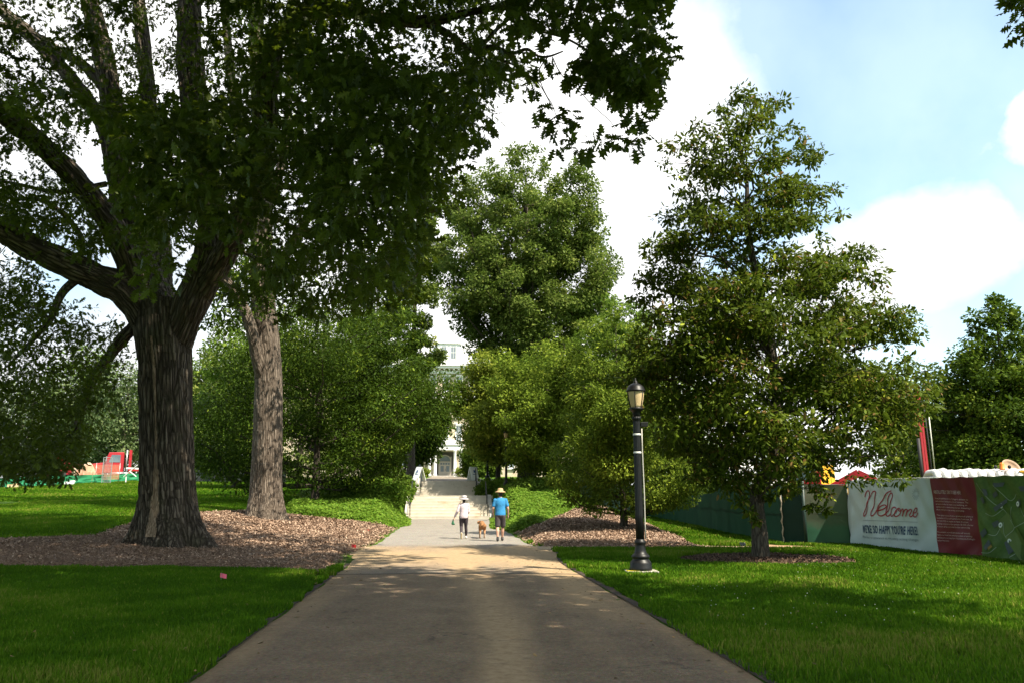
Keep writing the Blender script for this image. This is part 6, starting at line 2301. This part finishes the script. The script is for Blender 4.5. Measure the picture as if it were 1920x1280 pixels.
# upright roll of grey wire mesh
ux = at(199, 900, 78)
ur = thing('wire_mesh_panel', 'tall narrow grey wire mesh panel standing on the far lawn edge', 'panel', (ux[0], 78, tz(ux[0], 78)), .2)
g = Geo()
for i in range(7):
    g.bar((-.36 + i * .12, 0, 0), (-.36 + i * .12, 0, 2.3), .02)
for i in range(16):
    g.bar((-.36, .012, .1 + i * .145), (.36, .012, .1 + i * .145), .018)
part('mesh', g, M_STEEL, ur)
part('frame', Geo().bar((-.4, 0, 0), (-.4, 0, 2.5), .05).bar((.4, 0, 0), (.4, 0, 2.5), .05).bar((-.4, 0, 2.48), (.4, 0, 2.48), .05), M_STEEL, ur)
for px, m_, lb, sd in ((184, M_TAN, 'orange-tan sandbag at the foot of the wire mesh panel', 4), (199, M_WHITE, 'white sandbag at the foot of the wire mesh panel', 5)):
    q = gnd(px, 903)
    mm = plain("orange_sack", (.58, .27, .13), .9, .1) if m_ is M_TAN else M_WHITE
    tag(link('sandbag', lump_mesh(.42, .3, .22, sd, mm), None, q), lb, 'sandbag', 'sandbags by the wire mesh panel')
# boards and debris at the far left edge of the lawn
for px, py, lb, c in ((4, 911, 'white block lying at the picture left edge of the lawn', (.7, .7, .68)), (24, 914, 'tan block lying in the grass under the hanging leaves', (.55, .42, .25)), (130, 908, 'small white bag under the tips of the hanging leaves', (.75, .75, .74))):
    q = gnd(px, py)
    tag(link('rubble_block', Geo().box((0, 0, .14), (.75, .4, .3), .3).box((.2, .1, .33), (.35, .3, .14), -.4).mesh('rubble_block', plain("block", c, .9, .15)), None, q), lb, 'block')
# dark screened fence and yellow sign, left middle
DP = [at(370, 890, 82), at(480, 890, 80)]
DB = np.array((DP[0][0], 82, tz(DP[0][0], 82)))
dfn = thing('dark_screen_fence', 'dark charcoal screened fence behind the lawn between the two big trunks', 'fence', DB)
X, Y, Z = cloth_strip(np.array([(DP[0][0] - 2, 82.4), (DP[0][0], 82), (DP[1][0] + 3, 80)]), 2.1, .0, 2.0, step=.3, seed=8, amp=.05)
part('cloth', gridmesh('cloth', X - DB[0], Y - DB[1], Z - DB[2], plain("charcoal_cloth", (.028, .032, .034), .8, .25, 1)), None, dfn)
for f in np.linspace(0, 1, 5):
    x = DP[0][0] + (DP[1][0] - DP[0][0]) * f
    y = 82 - 2 * f - .12
    part('post', Geo().tube([(x - DB[0], y - DB[1], tz(x, y) - DB[2] - .1), (x - DB[0], y - DB[1], tz(x, y) - DB[2] + 2.2)], .035, 8), M_STEEL, dfn, True)
part('rail', Geo().bar((0, -.14, 1.35), (DP[1][0] - DP[0][0], -2.14, 1.32), .05), M_STEEL, dfn)
yq = at(403, 867, 81.2)
tag(link('warning_sign', Geo().box((0, 0, 0), (.55, .03, .42)).box((0, -.02, .03), (.22, .01, .16), mi=1).mesh('warning_sign', [plain("yellow_sign", (.72, .50, .03), .5, .05), M_BLACK]), None, (yq[0], 81.0, yq[2])), 'yellow warning sign on the dark fence between the two big trunks', 'sign')

# ---------------------------------------------------------------- marker flags, plant tag, fallen bits
M_FLAG = plain("red_flag", (.62, .03, .03), .6, .05)
M_PINKF = plain("pink_flag", (.80, .13, .20), .6, .05)
for px, py, m_, lb, s in ((660, 1032, M_FLAG, 'red marker flag at the mulch edge where the cross path meets the walk', 1.0), (688, 999, M_FLAG, 'small red marker flag farther back on the sunny mulch', .8), (414, 1092, M_PINKF, 'pink marker flag standing in the near left lawn', .9)):
    q = gnd(px, py)
    o = thing('marker_flag', lb, 'flag', q, 0, 'wire marker flags')
    part('wire', Geo().tube([(0, 0, 0), (0, 0, .2 * s)], .003, 5), M_STEEL, o)
    X, Z = np.meshgrid(np.linspace(0, .13 * s, 8), np.linspace(.11 * s, .2 * s, 5), indexing='ij')
    part('flag', gridmesh('flag', X - .02, .012 * np.sin(X * 60) - .003, Z - .2 * X, m_), None, o)
q = gnd(1392, 1046)
o = thing('plant_label', 'small grey plant label on a wire stake left of the young oak trunk', 'label', q, .1)
part('stake', Geo().tube([(0, 0, 0), (0, 0, .33)], .005, 6), M_BLACK, o)
part('plate', Geo().box((.03, 0, .36), (.15, .006, .09), tilt=(-.6, 'X')), M_STEEL, o)

r = np.random.default_rng(14)
n = 700
y = r.uniform(6, 26, n)
x = pcen(y) + np.sign(r.uniform(-1, 1, n)) * r.random(n) ** .5 * np.where(r.random(n) < .65, 2.5, 5.5)
Dv = np.stack([r.normal(size=n), r.normal(size=n), r.normal(0, .1, n)], -1)
Pv = np.stack([x, y, terrain(x, y) + np.where(np.abs(x - pcen(y)) < 2.5, .004, .06)], -1)
V, fs, per = place(PLAINL, Pv, Dv, unit(np.array((0, 0, 1.0)) + r.normal(size=(n, 3)) * .25), r.uniform(.025, .085, n))
M_LIT = leaf_mat("fallen_leaf", [(0, (.05, .03, .018)), (.6, (.20, .13, .06)), (.85, (.32, .20, .09)), (1, (.06, .13, .02))], tf=.05)
stuff('leaf_litter', np_mesh('leaf_litter', V, fs, M_LIT, False, fattr={'tint': np.repeat(r.random(n), per)}))
# white clover heads in the right lawn
n = 800
x, y = r.uniform(1, 15, n), r.uniform(9, 25, n)
k = lawn_mask(x, y) & (vnoise(x, y, .45, 77) * .7 + vnoise(x, y, 1.5, 78) * .3 > .48) & (x > 2.2 + (y - 8) * .12)
x, y = x[k], y[k]
n = len(x)
ov = np.array([(1, 0, 0), (-1, 0, 0), (0, 1, 0), (0, -1, 0), (0, 0, 1), (0, 0, -1)], float)
of = np.array([(0, 2, 4), (2, 1, 4), (1, 3, 4), (3, 0, 4), (2, 0, 5), (1, 2, 5), (3, 1, 5), (0, 3, 5)])
V = (np.stack([x, y, terrain(x, y) + r.uniform(.05, .10, n)], -1)[:, None] + ov[None] * r.uniform(.006, .0105, n)[:, None, None]).reshape(-1, 3)
fs = [(of[None] + (np.arange(n) * 6)[:, None, None]).reshape(-1, 3)]
stuff('clover_flowers', np_mesh('clover_flowers', V, fs, plain("clover_white", (.42, .42, .33), .8, .1)))

# ---------------------------------------------------------------- people and the dog
M_SKIN = plain("skin", (.52, .30, .215), .55, .08, 12)
M_HAIR = plain("dark_hair", (.02, .014, .011), .6, .3, 30)
M_TEE = plain("blue_tee", (.028, .205, .44), .85, .16, 5, bump=.02)
M_SHORT = plain("charcoal_shorts", (.055, .045, .048), .9, .2, 6, bump=.012)
M_SHOE = plain("black_shoe", (.02, .02, .022), .6, .2)
M_STRAW = plain("straw", (.42, .28, .15), .8, .25, 25, bump=.004)
M_PINK = plain("pale_pink_shirt", (.56, .47, .51), .85, .08, 5, bump=.02)
M_LEG = plain("dark_leggings", (.040, .030, .036), .8, .2, 9, bump=.003)
M_HATW = plain("pale_sun_hat", (.44, .41, .43), .8, .1, 12)
M_BAND2 = plain("hat_band", (.12, .10, .11), .8, .1)
M_SNEAK = plain("white_sneaker", (.62, .6, .55), .6, .1)
M_SOLE = plain("tan_sole", (.36, .28, .16), .8, .15, 12)
M_BAG = plain("green_bag", (.015, .11, .05), .5, .2, 12)
M_LEASH = plain("dark_leash", (.05, .045, .06), .6, .1)


def fused(nm, g, m_, parent, vox=.011, it=4):
    V, fs = remeshed(g, vox, it)
    return part(nm, np_mesh(nm, V, fs, m_, True), None, parent)


def hand(g, wrist, d, side, palm, curl=.5, s=1.0):
    """five unequal bent fingers and a side thumb; d runs from wrist to knuckles, palm faces `palm`, thumb on `side`"""
    d, side, palm = Vector(d).normalized(), Vector(side).normalized(), Vector(palm).normalized()
    w = Vector(wrist)
    for i, o_ in enumerate((-.030, -.010, .010, .030)):
        g.limb([w, w + d * .05 * s + side * o_ * s * .8, w + d * .088 * s + side * o_ * s], [.019 * s, .017 * s, .012 * s], 8)
    for o_, ln in ((-.032, .060), (-.011, .072), (.011, .078), (.032, .068)):
        p = w + d * .088 * s + side * o_ * s
        pts, dirv = [p], d.copy()
        for k_, f in enumerate((.45, .32, .23)):
            dirv = (dirv * math.cos(curl * (.6 + .3 * k_)) + palm * math.sin(curl * (.6 + .3 * k_))).normalized()
            pts.append(pts[-1] + dirv * ln * f * s)
        g.limb([tuple(q) for q in pts], [.0095 * s, .009 * s, .0085 * s, .007 * s], 8)
    p = w + d * .03 * s + side * .028 * s
    td = (d * .7 + side * .6 + palm * .35).normalized()
    q = p + td * .04 * s
    td2 = (d * .9 + side * .15 + palm * .4).normalized()
    g.limb([tuple(p), tuple(q), tuple(q + td2 * .03 * s)], [.014 * s, .011 * s, .008 * s], 8)


def head(g, c, s=1.0, tilt=0.0):
    cx, cy, cz = c
    g.ball((cx, cy + .005, cz + .02 * s), (.076 * s, .096 * s, .108 * s), 10)
    g.ball((cx, cy + .035 * s, cz - .055 * s), (.056 * s, .06 * s, .06 * s), 8)
    g.limb([(cx, cy + .095 * s, cz + .015 * s), (cx, cy + .118 * s, cz - .022 * s)], [.012 * s, .016 * s], 8)      # nose
    g.ball((cx, cy + .092 * s, cz - .06 * s), (.026 * s, .012 * s, .010 * s), 6)                                    # lips
    for e in (-1, 1):
        g.ball((cx + e * .078 * s, cy, cz - .005 * s), (.010 * s, .022 * s, .034 * s), 6)                            # ears
        g.ball((cx + e * .032 * s, cy + .084 * s, cz + .018 * s), (.02 * s, .014 * s, .012 * s), 6)                  # brows and eyes


MP = gnd(938, 1013.5)
man = thing('person', 'man in bright blue t-shirt, dark shorts and straw hat walking away', 'person', MP, RZ)
g = Geo()
hipz = .93
LK, LA = (-.105, -.02, .50), (-.10, -.12, .095)
RK, RA = (.095, .10, .50), (.085, .20, .10)
for s_, K, A in ((-1, LK, LA), (1, RK, RA)):
    g.limb([(s_ * .095, 0, hipz), ((s_ * .10 + K[0]) / 2, K[1] * .5, .72), K, (A[0], (K[1] + A[1]) / 2 - .025, .34), A], [.082, .084, .060, .060, .038], 12)
    g.limb([A, (A[0] + s_ * .015, A[1] + .15, .045)], [.04, .032], 10)
g.loft([(.86, .12, .10, 0), (.95, .16, .12, 0), (1.08, .152, .11, 0), (1.22, .163, .115, .0), (1.36, .182, .115, -.005), (1.45, .155, .09, -.005), (1.51, .07, .06, 0)])
g.limb([(0, 0, 1.46), (0, .015, 1.56), (0, .03, 1.64)], [.065, .055, .058], 10)
head(g, (0, .045, 1.66), 1.0)
LS, LE, LW = (-.195, -.01, 1.42), (-.255, -.02, 1.14), (-.235, .14, .92)
RS, RE, RW = (.195, -.01, 1.42), (.265, -.04, 1.14), (.285, .06, .90)
g.limb([LS, LE, LW], [.055, .043, .030], 10)
g.limb([RS, RE, RW], [.055, .043, .030], 10)
hand(g, LW, (.05, .35, -.9), (.2, .9, .3), (1, .1, 0), 1.1)
hand(g, RW, (.0, .25, -.95), (-.2, .9, .3), (-1, .1, 0), .9)
fused('body', g, M_SKIN, man, .009, 3)
g = Geo()
g.loft([(.885, .186, .14, -.005), (.95, .19, .142, -.005), (1.05, .183, .136, -.005), (1.18, .183, .133, -.005), (1.30, .20, .135, -.01), (1.40, .20, .125, -.01), (1.46, .165, .10, -.01), (1.515, .085, .07, 0)])
for S_, E in ((LS, LE), (RS, RE)):
    e = tuple(np.array(S_) + (np.array(E) - np.array(S_)) * .66)
    g.limb([tuple(np.array(S_) * (.93, 1, 1)), e], [.076, .068], 12)
fused('tee_shirt', g, M_TEE, man, .013, 3)
g = Geo()
g.ball((0, 0, .96), (.175, .135, .09), 9)
g.ball((0, -.01, .89), (.178, .138, .09), 9)
for s_, K in ((-1, LK), (1, RK)):
    q1 = np.array((s_ * .092, -.005, .86))
    q2 = np.array((s_ * .10, K[1] * .85, .545))
    g.limb([q1, (q1 + q2) / 2, q2], [.105, .10, .098], 14)
fused('shorts', g, M_SHORT, man, .013, 2)
for A in (LA, RA):
    g = Geo()
    g.limb([(A[0], A[1] - .04, .055), (A[0] + .005, A[1] + .06, .055), (A[0] + .01, A[1] + .17, .045)], [.05, .052, .042], 10)
    g.limb([(A[0], A[1] - .005, .07), (A[0], A[1] - .005, .13)], [.05, .046], 10)
    fused('shoe', g, M_SHOE, man, .010, 2)
g = Geo()
g.ball((0, .03, 1.685), (.088, .10, .10), 9)
g.ball((0, -.01, 1.61), (.07, .06, .07), 8)
fused('hair', g, M_HAIR, man, .012, 2)
part('straw_hat', Geo().lathe([(.175, 1.69), (.19, 1.695), (.178, 1.722), (.12, 1.742), (.102, 1.76), (.095, 1.815), (.075, 1.84), (.02, 1.85)], 26, (0, .04, 0), sy=1.1), M_STRAW, man, True)

WP = gnd(869, 1009)
wom = thing('person', 'woman in pale pink shirt, dark leggings and wide sun hat carrying a green bag', 'person', WP, RZ)
g = Geo()
LK, LA = (-.085, .05, .43), (-.085, -.22, .16)
RK, RA = (.085, .08, .45), (.10, .16, .085)
for s_, K, A in ((-1, LK, LA), (1, RK, RA)):
    g.limb([(s_ * .08, 0, .82), ((s_ * .085 + K[0]) / 2, K[1] * .5 - .005, .63), K, (A[0], (K[1] + A[1]) / 2 - .02, (K[2] + A[2]) / 2 + .03), A], [.088, .075, .052, .05, .032], 12)
g.loft([(.76, .10, .09, 0), (.84, .14, .11, 0), (.97, .122, .095, 0), (1.10, .128, .098, 0), (1.20, .142, .095, 0), (1.27, .115, .075, 0), (1.31, .055, .05, 0)])
g.limb([(0, 0, 1.28), (0, .012, 1.37), (0, .025, 1.43)], [.05, .042, .05], 10)
head(g, (.01, .035, 1.44), .92)
LS, LE, LW = (-.155, 0, 1.235), (-.235, -.03, 1.0), (-.34, .05, .80)
RS, RE, RW = (.155, 0, 1.235), (.185, .03, 1.0), (.13, .20, .90)
g.limb([LS, LE, LW], [.045, .036, .026], 10)
g.limb([RS, RE, RW], [.045, .036, .026], 10)
hand(g, LW, (-.3, .1, -.9), (.1, .9, .2), (1, .1, -.3), 1.2, .9)
hand(g, RW, (-.3, .8, -.2), (0, .2, .9), (-1, 0, 0), .8, .9)
g.limb([LA, (LA[0], LA[1] - .03, LA[2] - .1)], [.032, .024], 8)
g.limb([RA, (RA[0] + .01, RA[1] + .13, .04)], [.034, .026], 8)
fused('body', g, M_SKIN, wom, .009, 3)
g = Geo()
g.ball((0, 0, .83), (.158, .122, .09), 9)
for s_, K, A in ((-1, LK, LA), (1, RK, RA)):
    g.limb([(s_ * .08, 0, .81), ((s_ * .085 + K[0]) / 2, K[1] * .5 - .005, .63), K, (A[0], (K[1] + A[1]) / 2 - .02, (K[2] + A[2]) / 2 + .03), tuple(np.array(A) + (0, 0, .03))], [.096, .084, .061, .058, .044], 12)
fused('leggings', g, M_LEG, wom, .012, 3)
g = Geo()
g.loft([(.745, .158, .125, -.005), (.82, .168, .134, -.005), (.93, .158, .122, -.005), (1.05, .153, .116, -.005), (1.15, .163, .115, -.005), (1.23, .158, .10, -.005), (1.28, .12, .08, -.003), (1.325, .06, .05, 0)])
g.limb([LS, LE, tuple(np.array(LE) + (np.array(LW) - np.array(LE)) * .85)], [.064, .056, .045], 12)
g.limb([RS, RE, tuple(np.array(RE) + (np.array(RW) - np.array(RE)) * .85)], [.064, .056, .045], 12)
fused('shirt', g, M_PINK, wom, .013, 3)
g = Geo()
g.limb([(RA[0], RA[1] - .04, .05), (RA[0] + .01, RA[1] + .14, .042)], [.046, .038], 10)
fused('shoe', g, M_SNEAK, wom, .010, 2)
g = Geo()
g.limb([(LA[0], LA[1] - .055, .20), (LA[0], LA[1] - .01, .035)], [.046, .038], 10)
sh = fused('shoe', g, M_SNEAK, wom, .010, 2)
g = Geo()
g.limb([(LA[0], LA[1] - .088, .205), (LA[0], LA[1] - .055, .03)], [.036, .032], 10)
V, fs = remeshed(g, .01, 1)
part('sole', np_mesh('sole', V, fs, M_SOLE, True), None, sh)
g = Geo()
g.ball((0.01, .02, 1.455), (.08, .088, .085), 9)
g.ball((0.0, -.02, 1.375), (.058, .05, .06), 8)
fused('hair', g, M_HAIR, wom, .012, 2)
hat = part('sun_hat', Geo().lathe([(.165, 1.435), (.18, 1.44), (.165, 1.46), (.10, 1.492), (.097, 1.55), (.085, 1.58), (.02, 1.595)], 26, (.01, .03, 0), sy=1.05), M_HATW, wom, True)
part('hat_band', Geo().lathe([(.1035, 1.494), (.1035, 1.515), (.1, 1.516), (.1, 1.494)], 26, (.01, .03, 0), sy=1.05), M_BAND2, hat, True)


def world(o, p):
    return np.array(Matrix.Rotation(RZ, 3, 'Z') @ Vector(p)) + np.array(o)


bagp = world(WP, (LW[0] - .05, LW[1] + .03, LW[2] - .12))
g = Geo()
g.limb([(0, 0, .03), (-.01, .0, -.05), (-.015, 0, -.13)], [.015, .035, .055], 10)
g.ball((.03, 0, -.15), (.04, .03, .03), 7)
V, fs = remeshed(g, .01, 1)
tag(link('green_bag', np_mesh('green_bag', V, fs, M_BAG, True), None, bagp), "small dark green bag hanging from the woman's left hand", 'bag')

DPOS = gnd(904, 1008)
dog = thing('dog', 'tan short-haired dog walking on a leash between the two people', 'dog', DPOS, RZ)
g = Geo()
for y, z, rx_, rz_ in ((-.26, .49, .105, .115), (-.15, .485, .10, .12), (0, .47, .115, .14), (.14, .46, .125, .165), (.24, .47, .12, .17), (.32, .50, .10, .13)):
    g.ball((0, y, z), (rx_, .12, rz_), 9)
g.limb([(0, .32, .52), (-.02, .44, .55), (-.05, .53, .56)], [.09, .07, .065], 12)
g.ball((-.07, .57, .565), (.065, .085, .065), 9)
g.limb([(-.09, .62, .555), (-.13, .71, .53)], [.045, .034], 10)
for s_ in (-1, 1):
    # hind leg: stifle forward under the belly, hock behind, upright shank
    dy = .05 * s_
    g.limb([(s_ * .07, -.25, .46), (s_ * .085, -.15 + dy, .33), (s_ * .085, -.30 + dy, .19), (s_ * .085, -.28 + dy, .05), (s_ * .085, -.24 + dy, .025)], [.085, .056, .030, .024, .028], 10)
    g.limb([(s_ * .08, .24, .40), (s_ * .085, .21 - dy, .28), (s_ * .085, .24 - dy, .16), (s_ * .085, .24 - dy, .045), (s_ * .085, .27 - dy, .025)], [.06, .042, .030, .024, .028], 10)
    g.limb([(-.06 + s_ * .05, .54, .615), (-.07 + s_ * .088, .53, .575)], [.02, .026], 8)
g.limb([(0, -.35, .53), (-.05, -.41, .49), (-.10, -.40, .42)], [.026, .02, .012], 8)
m, t, out = new_mat("tan_dog_coat")
co = objco(t)
xyz = N(t, 'ShaderNodeSeparateXYZ', {0: co})
low = N(t, 'ShaderNodeMapRange', {'Value': mth(t, 'ADD', xyz.outputs['Z'], mth(t, 'MULTIPLY', noise(t, 9, 3, .5, co), .12)), 'From Min': .20, 'From Max': .34, 'To Min': 1.0, 'To Max': 0.0}).outputs[0]
c = ramp(t, noise(t, 14, 4, .6, co), [(.3, (.22, .10, .042)), (.7, (.35, .18, .08))])
c = mixc(t, mth(t, 'MULTIPLY', low, .55), c, (.58, .47, .36))
p = N(t, 'ShaderNodeBsdfPrincipled', {'Base Color': c, 'Roughness': .75, 'Specular IOR Level': .2})
t.links.new(p.outputs[0], out.inputs['Surface'])
fused('body', g, m, dog, .010, 4)
part('collar', Geo().tube([(.078 * math.cos(a) - .015, .44 - .03 * math.sin(a), .55 + .078 * math.sin(a)) for a in np.linspace(0, 2 * math.pi, 17)], .012, 6, caps=False), M_BLACK, dog, True)
a = world(MP, (-.225, .22, .85))
b = world(DPOS, (.0, .42, .63))
pts = [a + (b - a) * f + np.array((0, 0, -.05 * math.sin(f * math.pi))) for f in np.linspace(0, 1, 12)]
o = tag(link('leash', Geo().tube(np.array(pts) - a, .006, 6).mesh('leash', M_LEASH, True), None, a), "thin dark leash from the man's hand to the dog's collar", 'leash')
hp = world(MP, (RW[0] - .005, RW[1] + .04, RW[2] - .12))
tag(link('pouch', Geo().box((0, 0, 0), (.035, .09, .12)).box((0, 0, -.07), (.02, .05, .06)).mesh('pouch', M_BLACK), None, hp, RZ), "small black pouch held in the man's right hand", 'pouch')
